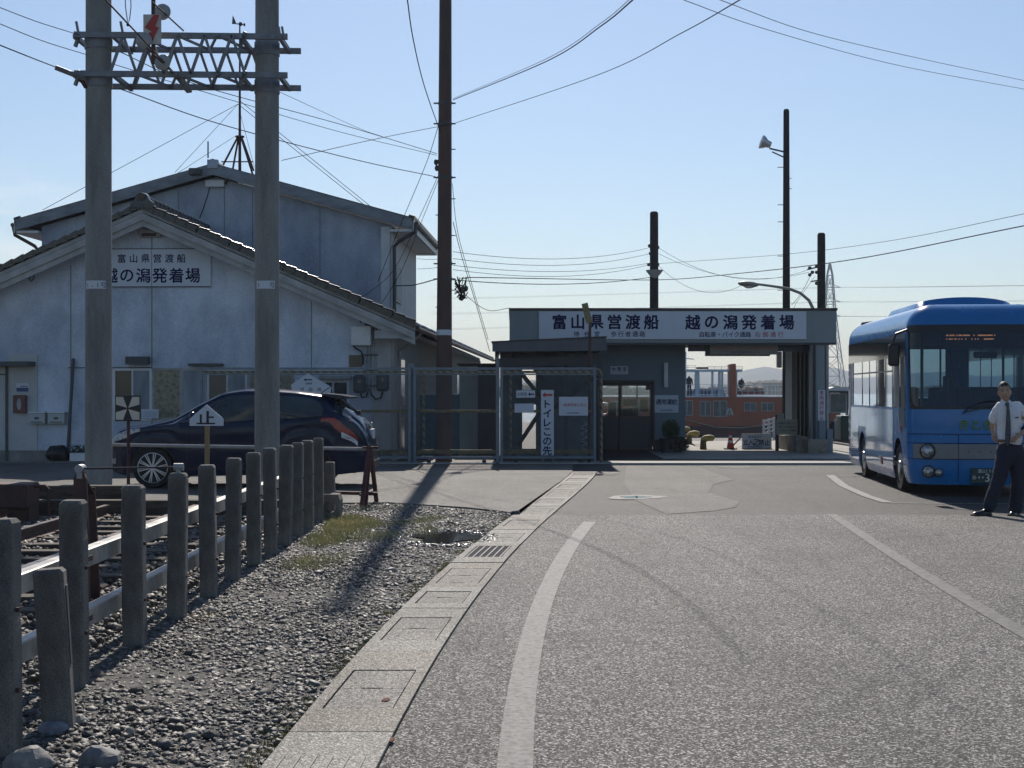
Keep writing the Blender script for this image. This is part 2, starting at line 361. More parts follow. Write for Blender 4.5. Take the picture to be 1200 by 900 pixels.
# repaired asphalt patches between the road and the terminal
g = MB(); pts = [(1.95,19.4),(2.6,19.9),(3.0,20.6),(3.2,21.6),(3.0,23.5),(3.35,25.6),(3.9,27),(3.8,31.8),(2.4,32.2),(1.9,26),(1.75,22)]
g.quad(*[(x, y, .005) for x, y in pts]); g.build('asphalt_patch', M_asph3, kind='structure')
g = MB(); g.box(2.1, 17, 32.35, 33.3, -.02, .05); g.build('kerb', mat('pale_concrete', (.36, .35, .32), .8, var=.1, scale=2, bump=.003), kind='structure')
g = MB(); g.box(3.5, 9.5, 35.3, 48, -.02, .012); g.build('quay_pavement', mat('quay_concrete', (.30, .28, .245), .8, var=.15, scale=1, bump=.004), kind='structure')
g = MB(); g.prism([(-30,20.9),(-6,20.7),(-1.7,21.2),(-.6,20.3),(-.1,19.6),(.1,19.3),(dcx(19.3)-DW-.01,19.3)]+[(dcx(y)-DW-.01, y) for y in (21,23,25,27,29.5)]+[(1.3,33),(-30,33)], -.01, .024, 'z')
g.build('yard_pavement', M_asph3, kind='structure')
g = MB(); g.box(-30, 20, 33.3, 33.75, -.01, .03); g.build('gate_kerb', M_drain, kind='structure')
g = MB(); g.quad((-14,-4,.004),(dcx(-4)-DW,-4,.004),*[(dcx(y)-DW, y, .004) for y in np.linspace(-3, 19.4, 14)],(-.6,20.4,.004),(-1.7,21.3,.004),(-14,21,.004))
g.build('gravel_ground', M_gravelbed, kind='structure', recalc=False)

def water_mat():
    m = bpy.data.materials.new('sea_water'); m.use_nodes = True; N = m.node_tree.nodes; L = m.node_tree.links
    b = N['Principled BSDF']; b.inputs['Base Color'].default_value = (.03, .07, .09, 1); b.inputs['Roughness'].default_value = .12
    tc = N.new('ShaderNodeTexCoord'); n = N.new('ShaderNodeTexNoise'); n.inputs['Scale'].default_value = 1.1; n.inputs['Detail'].default_value = 6
    mp = N.new('ShaderNodeMapping'); mp.inputs['Scale'].default_value = (1, .6, 1); L.new(tc.outputs['Object'], mp.inputs[0]); L.new(mp.outputs[0], n.inputs['Vector'])
    bp = N.new('ShaderNodeBump'); bp.inputs['Strength'].default_value = 1; bp.inputs['Distance'].default_value = .55; L.new(n.outputs['Fac'], bp.inputs['Height']); L.new(bp.outputs[0], b.inputs['Normal'])
    return m
g = MB(); g.quad((-9000,40,-1.45),(9000,40,-1.45),(9000,12000,-1.45),(-9000,12000,-1.45)); g.build('water', water_mat(), kind='structure')

# far mountains, three ranges
M_hill = mat('forest_hill', (.05, .075, .085), .95, var=.3, scale=.004)
def hills(name, d, depth, base, fn, seed):
    b = MB(); xs = np.linspace(-d*.75, d*.75, 120)
    def P(x, t):
        h = fn(x/d*F)+ 6*noise.noise(Vector((x*.006+seed, t*3, seed)))
        prof = [0, .45, .8, 1, .6, 0][int(t)]
        return (x, d+depth*t/5+40*noise.noise(Vector((x*.01, t, seed))), base+max(1, h)*prof*d/2500)
    b.grid(P, list(xs), [0, 1, 2, 3, 4, 5]); return b.build(name, M_hill, smooth=True, kind='structure', angle=80)
def ridge(peaks, base):
    return lambda a: base + sum(h*math.exp(-((a-c)/s)**2) for c, h, s in peaks)
hills('mountains', 2650, 500, -3, ridge([(-360,12,90),(-200,10,60),(238,15,30),(252,4,9),(222,3,8),(318,17,38),(335,4,12),(392,19,50),(420,4,14),(520,12,70),(640,14,80)], 27), 3)
hills('low_hills', 2150, 260, -3, ridge([(-300,16,100),(300,8,60),(330,14,40),(430,17,60),(560,14,50)], 3), 9)
g = MB()   # wooded far shore behind the harbour
for i in range(420):
    x = random.uniform(-10, 330); h = random.uniform(1.5, 5.5)*(1+.4*math.sin(x*.05)); y = 905+random.uniform(-12, 12)
    g.ball((x, y, h*.4), h*1.1, h, h*.75, 6, 4)
g.build('far_shore_trees', mat('far_foliage', (.045, .06, .035), .95, var=.3, scale=.3), kind='stuff', label='distant low line of trees along the far harbour shore', cat='trees')
g = MB(); g.box(-10, 340, 890, 960, -2, .3); g.build('far_shore', M_gravelbed, kind='structure')

# ------------------------------------------------------------------ gravel as real stones
def stones(name, n, sampler, smin, smax, cols, sink=.35, label=None, cat=None, wet=False):
    P = sampler(n); n = len(P)
    base = np.array([(-1,-1,-1),(1,-1,-1),(1,1,-1),(-1,1,-1),(-1,-1,1),(1,-1,1),(1,1,1),(-1,1,1)], float)*.5
    s = smin+(smax-smin)*rng.random(n)**2.2
    V = base[None]*rng.uniform(.55, 1.15, (n, 8, 3))*np.stack([s*rng.uniform(.9, 1.5, n), s*rng.uniform(.7, 1.1, n), s*rng.uniform(.35, .75, n)], 1)[:, None]
    V[:, 4:, :2] *= rng.uniform(.35, .9, (n, 1, 1))
    a = rng.uniform(0, 2*PI, n); t = rng.normal(0, .35, n); b = rng.normal(0, .35, n)
    x, y, z = V[..., 0].copy(), V[..., 1].copy(), V[..., 2].copy()
    y, z = y*np.cos(t)[:, None]-z*np.sin(t)[:, None], y*np.sin(t)[:, None]+z*np.cos(t)[:, None]
    x, z = x*np.cos(b)[:, None]-z*np.sin(b)[:, None], x*np.sin(b)[:, None]+z*np.cos(b)[:, None]
    x, y = x*np.cos(a)[:, None]-y*np.sin(a)[:, None], x*np.sin(a)[:, None]+y*np.cos(a)[:, None]
    V = np.stack([x+P[:, 0:1], y+P[:, 1:2], z+P[:, 2:3]+(s*.18)[:, None]], 2).reshape(-1, 3)
    Fc = np.array([(3,2,1,0),(4,5,6,7),(0,1,5,4),(1,2,6,5),(2,3,7,6),(3,0,4,7)])
    Q = (Fc[None]+np.arange(n)[:, None, None]*8).reshape(-1, 4)
    me = bpy.data.meshes.new(name); me.vertices.add(len(V)); me.vertices.foreach_set('co', V.ravel())
    me.loops.add(Q.size); me.loops.foreach_set('vertex_index', Q.ravel().astype(np.int32))
    me.polygons.add(len(Q)); me.polygons.foreach_set('loop_start', np.arange(0, Q.size, 4, dtype=np.int32))
    me.update(calc_edges=True); me.validate()
    ca = me.attributes.new('stone_colour', 'FLOAT_COLOR', 'POINT')
    c = np.array(cols)[rng.integers(0, len(cols), n)]*rng.uniform(.6, 1.3, (n, 1))
    C4 = np.concatenate([np.clip(c, 0, 1), np.ones((n, 1))], 1).repeat(8, 0); ca.data.foreach_set('color', C4.ravel().astype(np.float32))
    me.materials.append(stone_mat(wet)); o = bpy.data.objects.new(name, me); COL.objects.link(o)
    tag(o, label, cat, None, 'stuff'); return o
def stone_mat(wet=False):
    if ('stone', wet) in MATS: return MATS[('stone', wet)]
    m = bpy.data.materials.new('crushed_stone'); m.use_nodes = True; N = m.node_tree.nodes; L = m.node_tree.links; b = N['Principled BSDF']
    a = N.new('ShaderNodeAttribute'); a.attribute_name = 'stone_colour'; b.inputs['Roughness'].default_value = .13 if wet else .6
    n = N.new('ShaderNodeTexNoise'); n.inputs['Scale'].default_value = 90; n.inputs['Detail'].default_value = 3
    mu = N.new('ShaderNodeMix'); mu.data_type = 'RGBA'; mu.blend_type = 'MULTIPLY'; mu.inputs[0].default_value = .5
    L.new(a.outputs['Color'], mu.inputs[6]); L.new(n.outputs['Color'], mu.inputs[7]); L.new(mu.outputs[2], b.inputs['Base Color'])
    bp = N.new('ShaderNodeBump'); bp.inputs['Distance'].default_value = .003; L.new(n.outputs['Fac'], bp.inputs['Height']); L.new(bp.outputs[0], b.inputs['Normal'])
    MATS[('stone', wet)] = m; return m
def ontrack(y): return y
def samp_front(n):
    y = 5.0+16*rng.random(n)**1.1; x = rng.uniform(-2.55, 1.0, n)
    lim = np.interp(y, DY, DX)-DW-.01; far = np.interp(x, [-2.55, -1.7, -.6, -.1, .2], [21.0, 21.1, 20.2, 19.5, 19.3])
    k = (x < lim) & (y < far); x, y = x[k], y[k]
    # the puddle hollow keeps only a few low stones
    k = ((x+.70)/.42)**2+((y-16.15)/.75)**2 > 1.1*rng.random(len(x))**.35; x, y = x[k], y[k]
    z = np.array([.012*noise.noise(Vector((a*.9, b*.9, 0))) for a, b in zip(x, y)])
    return np.stack([x, y, z], 1)
def samp_track(n):
    y = 5.0+14*rng.random(n); x = rng.uniform(-8.2, -2.5, n)
    return np.stack([x, y, .03+.02*np.sin(x*9)], 1)
greys = [(.20,.19,.17),(.27,.255,.225),(.14,.137,.13),(.10,.10,.105),(.19,.175,.15),(.38,.35,.31),(.13,.122,.11),(.19,.16,.13)]
stones('gravel', 105000, samp_front, .010, .042, greys, label='crushed grey gravel strip between the concrete post fence and the drain', cat='gravel')
def samp_big(n):
    P = samp_front(n); k = rng.random(len(P)) < .35+.6*(P[:, 1] < 8.5)*(P[:, 0] < -1.5); return P[k]
stones('larger_gravel', 1500, samp_big, .035, .085, greys, label='scattered larger stones lying on the finer grey gravel', cat='gravel')
def samp_wet(n):
    a = rng.uniform(0, 2*PI, n); r = 1.0+.38*rng.random(n); return np.stack([-.70+.40*r*np.cos(a), 16.15+.66*r*np.sin(a), .006+0*a], 1)
stones('wet_gravel', 1500, samp_wet, .015, .04, greys, label='wet glistening stones around the rim of the gravel puddle', cat='gravel', wet=True)
stones('track_ballast', 30000, samp_track, .025, .07, [(c[0]*.85, c[1]*.8, c[2]*.75) for c in greys], label='brown grey track ballast lying around the sleepers', cat='ballast')
# a few single big stones at the nearest posts
def rock(x, y, s, col, lab):
    b = MB(); b.ball((0, 0, 0), s, s*.8, s*.62, 12, 8); sd = random.random()*50
    b.v = [tuple(Vector(p)*(1+.32*noise.noise(Vector(p)/s*1.1+Vector((sd, 0, 0)))+.08*noise.noise(Vector(p)/s*4+Vector((sd, 0, 0))))+Vector((x, y, s*.35))) for p in b.v]
    b.build('rock', mat('rock_'+lab.split()[0], col, .7, var=.2, scale=20, bump=.004, bscale=60), cat='rock', label=lab, smooth=True, angle=25)
rock(GX(62, 6.95), 6.95, .065, (.22,.24,.28), 'bluish round stone at the foot of the short leaning post')
rock(GX(92, 7.15), 7.15, .05, (.34,.32,.28), 'beige rounded stone to the right of the leaning post foot')
rock(GX(117, 6.35), 6.35, .09, (.17,.17,.175), 'dark grey flat stone nearest the bottom edge of the gravel')
rock(GX(35, 6.3), 6.3, .10, (.26,.25,.23), 'large flat pale stone beside the nearest fence post')
rock(GX(603, 19.2), 19.2, .07, (.07,.07,.075), 'small dark lump of asphalt beside the drain')
# puddle
M_pud = mat('puddle_water', (.03, .028, .024), .03, var=.1, spec=.6)
pp = [(.36*math.cos(a)*(1+.3*math.sin(3*a+1)+.12*math.sin(7*a)), .62*math.sin(a)*(1+.25*math.sin(2*a)+.12*math.sin(5*a+2))) for a in np.linspace(0, 2*PI, 40)[:-1]]
g = MB(); g.quad(*[(x-.70, y+16.15, .018) for x, y in pp]); g.build('puddle', M_pud, kind='structure')
g = MB(); g.quad(*[(x*.55+1.78, y*.36+22.45, .0105) for x, y in pp]); g.build('puddle', M_pud, kind='structure')
# grass / moss
def grass(name, n, sampler, hmin, hmax, cols, lab):
    V = []; Fc = []; 
    P = sampler(n)
    for (x, y) in P:
        h = random.uniform(hmin, hmax); a = random.uniform(0, 2*PI); wd = .0022+h*.02; dx, dy = math.cos(a)*wd, math.sin(a)*wd
        lx, ly = random.gauss(0, h*.55), random.gauss(0, h*.55); i = len(V)
        V += [(x-dx, y-dy, .0), (x+dx, y+dy, .0), (x+dx*.7+lx*.4, y+dy*.7+ly*.4, h*.6), (x-dx*.7+lx*.4, y-dy*.7+ly*.4, h*.6), (x+lx, y+ly, h)]
        Fc += [(i, i+1, i+2, i+3), (i+3, i+2, i+4)]
    b = MB(); b.add(V, Fc); o = b.build(name, cols, kind='stuff', recalc=False, label=lab, cat='grass'); return o
M_grass = mat('dry_grass', (.62, .52, .26), .8, var=.3, scale=3, col2=(.26, .28, .09))
M_moss = mat('moss', (.30, .25, .07), .9, var=.3, scale=12, col2=(.14, .15, .05))
def sg(n):
    out = []
    while len(out) < n:
        y = random.uniform(12.5, 20.2); x = random.uniform(-2.15, -.8)
        c = noise.noise(Vector((x*1.6, y*.7, 4)))+1.0*math.exp(-((x+1.80)/.42)**2-((y-17.2)/2.8)**2)-.15
        if c > .12+random.random()*.75: out.append((x, y))
    return out
grass('grass', 8500, sg, .012, .085, M_grass, 'dry yellow green grass patch at the far end of the post fence')
def sm(n):
    out = []
    while len(out) < n:
        y = random.uniform(5.5, 19); x = dcx(y)-DW-abs(random.gauss(0, .06))
        if noise.noise(Vector((0, y*1.3, 7))) > -.05: out.append((x, y))
    return out
grass('grass', 5200, sm, .008, .03, M_moss, 'thin line of moss and weeds along the left edge of the drain')
def sn(n):
    return [(-2.12+random.gauss(0, .1), 10.55+random.gauss(0, .13)) for _ in range(n)]
grass('moss', 3500, sn, .004, .018, mat('ochre_moss', (.42,.28,.05), .9, var=.3, scale=14), 'ochre moss tuft at the foot of the fourth post')

# ------------------------------------------------------------------ drain with its covers
dr = thing('drainage_channel', 'row of concrete drain blocks and covers along the road edge', 'drain', (dcx(10), 10, 0))
lids = [(7.42,8.43),(9.46,10.4),(11.1,11.75),(12.3,13.3),(14.2,15.2),(15.7,16.6),(17.5,18.3),(19.3,20.1),(21.0,21.9),(22.6,23.5),(24.4,25.3),(26.2,27.1),(28.0,28.9)]
lids = [(4.0,4.9)]+lids
def fr(y, o):           # point across the drain at distance y and offset o from its centre line
    return (dcx(y)+o, y)
def blk(b, y0, y1, o0, o1, z0, z1, n=3):
    for i in range(n):
        a, c = y0+(y1-y0)*i/n, y0+(y1-y0)*(i+1)/n
        p = [fr(a, o0), fr(a, o1), fr(c, o1), fr(c, o0)]
        b.add([(x, y, z0) for x, y in p]+[(x, y, z1) for x, y in p], [(3,2,1,0),(4,5,6,7),(0,1,5,4),(1,2,6,5),(2,3,7,6),(3,0,4,7)])
TOP = .022; LW = .165
M_drs = [M_drain, asphalt('drain_concrete_pale', (.18, .17, .15), (.29, .275, .245), (.54, .515, .47), scale=110, crack=False, bumpd=.003, rough=.75), asphalt('drain_concrete_warm', (.14, .125, .105), (.235, .212, .18), (.46, .42, .37), scale=110, crack=False, bumpd=.003, rough=.75)]
M_grate = mat('grate_iron', (.13, .13, .135), .7, metal=.3)
b = MB(); blk(b, 2, 29.4, -DW+.02, DW-.02, -.3, -.045, 30); b.build('channel_floor', M_black, dr)
edges = [2.5, 5.4, 6.9, 9.05, 10.85, 12.02, 13.75, 15.45, 17.05, 18.75, 20.55, 22.25, 23.95, 25.75, 27.55, 29.4]
for k in range(len(edges)-1):
    e0, e1 = edges[k]+.007, edges[k+1]-.007
    ls = [l for l in lids if l[0] >= e0-.01 and l[1] <= e1+.01]
    b = MB(); dz = random.uniform(-.003, .003)
    if not ls: blk(b, e0, e1, -DW, DW, -.1, TOP+dz, 4)
    else:
        l0, l1 = ls[0]
        if l0-e0 > .02: blk(b, e0, l0-.008, -DW, DW, -.1, TOP+dz)
        if e1-l1 > .02: blk(b, l1+.008, e1, -DW, DW, -.1, TOP+dz)
        blk(b, l0-.008, l1+.008, -DW, -LW-.008, -.1, TOP+dz); blk(b, l0-.008, l1+.008, LW+.008, DW, -.1, TOP+dz)
    b.build('concrete_block', M_drs[k % 3], dr)
for (l0, l1) in lids:
    if abs(l0-14.2) < .1 or l0 < 5:
        b = MB(); blk(b, l0, l1, -LW, LW, -.03, -.012); 
        nb = 9
        gr = MB()
        for i in range(6): o = -LW+.01+(2*LW-.02)*i/5; blk(gr, l0, l1, o-.006, o+.006, -.03, TOP)
        for i in range(28): yy = l0+(l1-l0)*i/27; blk(gr, yy-.003, yy+.003, -LW, LW, -.02, TOP-.002, 1)
        gr.build('grate', M_grate, dr); continue
    b = MB(); mid = (l0+l1)/2; zt = TOP-.004
    # cover in two halves with hand slots
    for (a, c) in ((l0, mid-.003), (mid+.003, l1)):
        sl = .022
        blk(b, a+sl, c, -LW, LW, -.04, zt); blk(b, a, a+sl, -LW, -.055, -.04, zt, 1); blk(b, a, a+sl, .055, LW, -.04, zt, 1)
    b.build('drain_cover', M_lid, dr)
# near grate at the bottom of the picture
b = MB()
for i in range(6): o = -.17+.34*i/5; blk(b, 5.45, 6.42, o-.004, o+.004, TOP, TOP+.006, 1)
b.build('grate', M_grate, dr)
for (px, yy) in ((452, 7.63), (457, 6.75)):
    b = MB(); x = GX(px, yy); b.prism([(x-.018, yy-.035), (x+.012, yy-.045), (x+.02, yy+.01), (x+.008, yy+.045), (x-.012, yy+.03)], TOP-.004, TOP+.0012, 'z'); b.build('paint_spot', mat('brick_red_paint', (.15, .05, .035), .8, spec=.1), dr)

# ------------------------------------------------------------------ painted lines
def pline(name, pts, wd0, z, m, n=160):
    ys = [p[0] for p in pts]; xs = [p[1] for p in pts]; c = np.polyfit(ys, xs, min(3, len(pts)-1)); yy = np.linspace(min(ys), max(ys), n)
    b = MB(); V = []
    for y in yy:
        wd = wd0*(1+.05*noise.noise(Vector((y*7, 0, 1))))
        x = np.polyval(c, y); dd = np.polyval(np.polyder(c), y); nx = 1/math.hypot(1, dd); ny = -dd*nx
        V += [(x-nx*wd/2, y-ny*wd/2, z), (x+nx*wd/2, y+ny*wd/2, z)]
    b.add(V, [(2*i, 2*i+1, 2*i+3, 2*i+2) for i in range(n-1)]); return b.build(name, m, kind='structure', recalc=False)
pline('road_marking', [(2,.05),(6.33,.028),(8.43,.062),(10.4,.16),(12.3,.31),(15.1,.57),(18.2,.92)], .15, .0105, M_line)
pline('road_marking', [(3,3.1),(6,3.15),(9.8,3.25),(10.7,3.32),(12.4,3.42),(14.1,3.57),(16.8,3.82),(19.3,4.0)], .13, .0105, M_line2)
M_line3 = wornpaint('parking_line_white', (.27, .265, .255), (.08, .077, .074), .34, .54, 14)
def poly_line(pts, wd, z=.0085):
    b = MB()
    for i in range(len(pts)-1):
        a, c = Vector(pts[i]), Vector(pts[i+1]); n = (c-a).normalized(); n = Vector((-n.y, n.x))*wd/2
        b.quad(*[(p.x, p.y, z) for p in (a-n, c-n, c+n, a+n)])
    return b.build('road_marking', M_line3, kind='structure', recalc=False)
poly_line([(5.88,28.4),(5.44,25.2),(5.25,22.7),(5.23,21.4)], .15)
poly_line([(5.25,21.3),(7.8,21.0)], .07)
poly_line([(5.95,28.2),(7.0,28.1)], .07)
poly_line([(-2.6,29.05),(2.0,28.9)], .09, .027)
poly_line([(1.15,28.4),(1.9,28.4)], .08, .03)
g = MB(); g.quad(*[(x, y, .009) for x, y in [(1.38,22.2),(1.5,22.75),(1.9,23.0),(2.32,22.6),(2.15,22.3),(1.75,22.0),(1.5,22.0)]]); g.build('white_patch', M_line3, kind='structure')  # white sky reflection round the road puddle, put in as flat colour
g = MB(); g.quad(*[(x, y, .0085) for x, y in [(4.15,31.3),(4.25,31.55),(4.9,31.55),(5.0,31.3),(4.6,31.2)]]); g.build('white_patch', M_line3, kind='structure')
g = MB(); g.box(-2.0, 40, 19.2, 19.235, .0, .0075); g.build('road_joint', M_drain, kind='structure')

# ------------------------------------------------------------------ tram track
M_railtop = mat('rail_steel', (.30, .26, .23), .28, metal=.8, var=.2, scale=8)
M_railside = mat('rail_rust', (.13, .075, .05), .8, var=.3, scale=12)
M_sleeper = mat('old_timber', (.10, .075, .055), .85, var=.3, scale=4, streak=.2, bump=.006, bscale=30)
tk = thing('tram_track', 'rusty tram track with timber sleepers ending at a timber buffer', 'railway track', (-4.3, 12, 0))
prof = [(-.06,0),(.06,0),(.06,.012),(.01,.03),(.01,.095),(.034,.10),(.034,.135),(-.034,.135),(-.034,.10),(-.01,.095),(-.01,.03),(-.06,.012)]
for x in (-3.78, -4.85, -5.98, -7.05):
    b = MB(); b.prism([(x+a, .06+c) for a, c in prof], -2, 18.4, 'y'); b.build('rail', M_railside, tk)
    b = MB(); b.box(x-.03, x+.03, -2, 18.38, .195, .198); b.build('rail_head', M_railtop, tk)
sleeper = None
for i in range(27):
    y = 1.5+i*.64
    if sleeper is None:
        b = MB(); b.cbox(-2.35, 2.3, -.1, .1, -.05, .075, .012); sleeper = b.build('sleeper', M_sleeper, tk, local=True); o = sleeper
        for xr in (-1.7+.1,): pass
    else: o = sleeper.copy(); COL.objects.link(o)
    o.location = (-5.4+4.3+random.uniform(-.05, .05), y-12, 0); o.rotation_euler[2] = random.uniform(-.02, .02)
    # rail spikes are joined to the track plates
plate = None
for i in range(8, 27):
    for x in (-3.78, -4.85, -5.98, -7.05):
        if plate is None: b = MB(); b.box(-.1, .1, -.07, .07, .06, .085); plate = o = b.build('tie_plate', M_railside, tk, local=True)
        else: o = plate.copy(); COL.objects.link(o)
        o.location = (x+4.3, 1.5+i*.64-12, 0)
bf = thing('track_buffer', 'old timber buffer beams across the end of the tram track', 'buffer', (-5, 18.8, 0))
b = MB(); b.cbox(-6.2, -2.55, 18.55, 18.8, .0, .235, .015); b.build('timber_beam', M_sleeper, bf)
b = MB(); b.cbox(-6.4, -4.85, 19.4, 19.65, .02, .36, .015); b.build('timber_beam', M_sleeper, bf)
b = MB(); b.cbox(-7.2, -5.5, 17.4, 17.9, .22, .50, .02); b.box(-7.1, -6.9, 17.5, 18.4, 0, .3); b.box(-5.75, -5.5, 17.5, 17.85, 0, .25)
b.build('coupling_block', M_rust, bf)
b = MB(); b.tube([(-5.55,17.7,.46),(-5.38,17.7,.46),(-5.34,17.7,.43),(-5.34,17.7,.12)], .02); b.build('hook', M_rust, bf)
# ------------------------------------------------------------------ concrete post fence
fe = thing('post_fence', 'row of grey concrete posts carrying two steel guard rails beside the gravel', 'fence', (-2.29, 12, 0))
posts = [(-2.15,6.5),(-2.29,8.05),(-2.29,9.33),(-2.29,10.5),(-2.29,11.6),(-2.29,12.6),(-2.29,13.65),(-2.29,14.6),(-2.29,15.5),(-2.29,16.4),(-2.29,17.25),(-2.30,18.3)]
def postmesh():
    b = MB(); wd = .061; c = .010
    ring = lambda w_, z: [(-w_+c,-w_,z),(w_-c,-w_,z),(w_,-w_+c,z),(w_,w_-c,z),(w_-c,w_,z),(-w_+c,w_,z),(-w_,w_-c,z),(-w_,-w_+c,z)]
    vs = ring(wd, -.2)+ring(wd, .5)+ring(wd, .982)+ring(wd-.013, 1.0); fs = []
    for i in range(3):
        for k in range(8): fs.append((i*8+k, i*8+(k+1) % 8, (i+1)*8+(k+1) % 8, (i+1)*8+k))
    fs.append(tuple(range(24, 32))); b.add(vs, fs); return b
def chipped():
    b = postmesh(); import bmesh
    bm = bmesh.new(); vs = [bm.verts.new(p) for p in b.v]
    for f in b.f: bm.faces.new([vs[i] for i in f])
    bmesh.ops.subdivide_edges(bm, edges=[e for e in bm.edges if e.calc_length() > .3], cuts=14, use_grid_fill=True)
    sd = random.random()*90
    for v in bm.verts:
        q = Vector((v.co.x*30+sd, v.co.y*30, v.co.z*7)); n = noise.noise(q)
        k = 1-max(0, n-.25)*.22-.012*noise.noise(q*.3); v.co.x *= k; v.co.y *= k
    bm.verts.index_update(); c = MB(); c.add([tuple(v.co) for v in bm.verts], [[v.index for v in f.verts] for f in bm.faces]); bm.free(); return c
for i, (x, y) in enumerate(posts):
    o = chipped().build('post', M_post, fe, local=True)
    o.location = (x+2.29, y-12, 0); o.rotation_euler = (random.uniform(-.022, .022), random.uniform(-.02, .02), random.uniform(-.07, .07)); o.scale = (random.uniform(.96, 1.05), random.uniform(.95, 1.05), random.uniform(.98, 1.02))
    for z in (.63, .29): b = MB(); b.tube([(x+.057, y-.02, z), (x+.073, y-.02, z)], .011, 6); b.build('bolt', M_rust, fe)
M_guard = mat('guard_rail_paint', (.46, .44, .40), .4, metal=.35, var=.25, scale=5)
for z in (.61, .27):
    b = MB(); xb = -2.43
    pr = [(-.03,-.05),(.03,-.05),(.03,-.036),(.008,-.036),(.008,.030),(.03,.030),(.03,.05),(-.03,.05),(-.03,.03),(-.012,.03),(-.012,-.036),(-.03,-.036)]
    b.prism([(xb+a, z+c) for a, c in [(-.035,-.05),(.035,-.05),(.035,.045),(.025,.05),(-.035,.05)]], 4.8, 19, 'y'); b.build('guard_rail', M_guard, fe)
    b = MB()
    for k in range(3): yy = 8.6+k*3.4; b = MB(); b.box(xb+.034, xb+.040, yy, yy+.16, z-.02, z+.01); b.build('splice_plate', M_rust, fe)
# short leaning post
b = MB(); c = .012
b.cbox(-.068, .068, -.062, .062, -.15, .74, .016)
lp = thing('leaning_post', 'short broken concrete post leaning beside the second fence post', 'post', (GX(70, 7.05), 7.05, 0))
o = b.build('post', M_post, lp, local=True); o.rotation_euler = (0, R(-3.6), R(8))
b = MB(); b.box(.0685, .073, -.02, .03, .3, .66); o = b.build('groove', M_darkbox, lp, local=True); o.rotation_euler = (0, R(-3.6), R(8))
# small post + concrete block with round hole at far end of the fence
b = MB(); b.cbox(GX(379,19), GX(393,19), 18.95, 19.08, 0, .68, .01); b.v = [(x+(.05*(z-.3) if x < -2.2 else -.06*(z-.45)*(z > .45)), y, z) for x, y, z in b.v]
b.build('short_post', M_post, cat='post', label='short pointed concrete post just beyond the far end of the fence')
b = MB(); x0, x1 = GX(376, 18.6), GX(400, 18.6); cx = (x0+x1)/2; cz = .165; r = .075; y0, y1 = 18.45, 18.75
N_ = 16; ring = [(cx+r*math.cos(2*PI*k/N_+PI/16), cz+r*math.sin(2*PI*k/N_+PI/16)) for k in range(N_)]
def outp(k):
    a = 2*PI*k/N_+PI/16; ca, sa = math.cos(a), math.sin(a); s = min((x1-cx)/max(abs(ca), 1e-6), .15/max(abs(sa), 1e-6)); return (cx+ca*s, cz+sa*s)
for k in range(N_):
    k2 = (k+1) % N_; A, B, C, D = ring[k], ring[k2], outp(k2), outp(k)
    b.quad((A[0],y0,A[1]),(B[0],y0,B[1]),(C[0],y0,C[1]),(D[0],y0,D[1])); b.quad((D[0],y0,D[1]),(C[0],y0,C[1]),(C[0],y1,C[1]),(D[0],y1,D[1]))
    b.quad((A[0],y0,A[1]),(A[0],y1,A[1]),(B[0],y1,B[1]),(B[0],y0,B[1])); b.quad((A[0],y1,A[1]),(D[0],y1,D[1]),(C[0],y1,C[1]),(B[0],y1,B[1]))
b.build('concrete_block', M_post, cat='concrete block', label='concrete block with a round hole on the ground past the fence end')

# rusty A-frame barrier with a long steel pipe
ba = thing('pipe_barrier', 'long galvanised pipe barrier resting on a red rusty trestle', 'barrier', (GX(430, 20.7), 20.8, 0))
b = MB(); b.tube([(GX(126,21.25), 21.3, .815), (GX(443,20.9), 20.95, .765)], .024, 10); b.build('pipe', M_steel, ba)
xs = GX(429, 20.8)
def leg(x0, x1, y0, y1, z1=.80):
    b = MB(); b.bar((x0, y0, 0), (x1, y1, z1), .05, .05); b.build('leg', M_rustred, ba)
M_rustred = mat('rusty_red_steel', (.10, .032, .028), .7, var=.3, scale=8)
leg(xs-.02, xs+.03, 20.35, 20.9); leg(xs+.10, xs+.04, 21.3, 20.95); leg(xs+.02, xs+.04, 20.5, 20.93)
b = MB(); b.bar((xs-.06, 20.9, .79), (xs+.16, 20.9, .79), .05, .03); b.build('head_plate', M_rustred, ba)
b = MB(); b.tube([(GX(383,20.4), 20.6, .20), (xs+.16, 20.75, .17)], .025, 8); b.bar((xs-.05, 20.5, .17), (xs+.1, 21.15, .17), .03); b.build('lower_bar', M_rustred, ba)
# dark trestle with a thin rod to the fourth post
st = thing('rod_barrier', 'thin dark rod barrier between a dark rusty plate stand and the fence', 'barrier', (GX(95, 11), 11, 0))
x = GX(95, 11)
b = MB(); b.prism([(x-.07,0),(x+.07,0),(x+.062,.55),(x+.045,.93),(x+.02,.99),(x-.02,.99),(x-.045,.93),(x-.062,.55)], 10.97, 11.0, 'y'); b.build('plate', M_rust, st)
b = MB(); b.prism([(x-.07,0),(x+.07,0),(x+.03,.85),(x-.03,.85)], 11.25, 11.27, 'y'); b.build('back_plate', M_rust, st)
b = MB(); b.bar((x, 11.0, .93), (x, 11.26, .8), .06, .01); b.build('brace', M_rust, st)
b = MB(); b.tube([(x, 10.93, 1.0), (x, 11.04, 1.0)], .03, 12); b.box(x-.02, x+.02, 10.955, 10.968, .93, .99); b.build('bracket', M_steel, st)
xe = GX(209, 10.5)
b = MB(); b.tube([(x, 10.985, 1.0), (xe+.02, 10.5, 1.035)], .007, 8); b.build('rod', M_black, st)
b = MB(); b.tube([(xe-.03, 10.5, 1.035), (xe+.035, 10.5, 1.035)], .026, 12); b.box(xe-.012, xe+.012, 10.48, 10.52, .99, 1.02); b.build('end_bracket', M_steel, st)

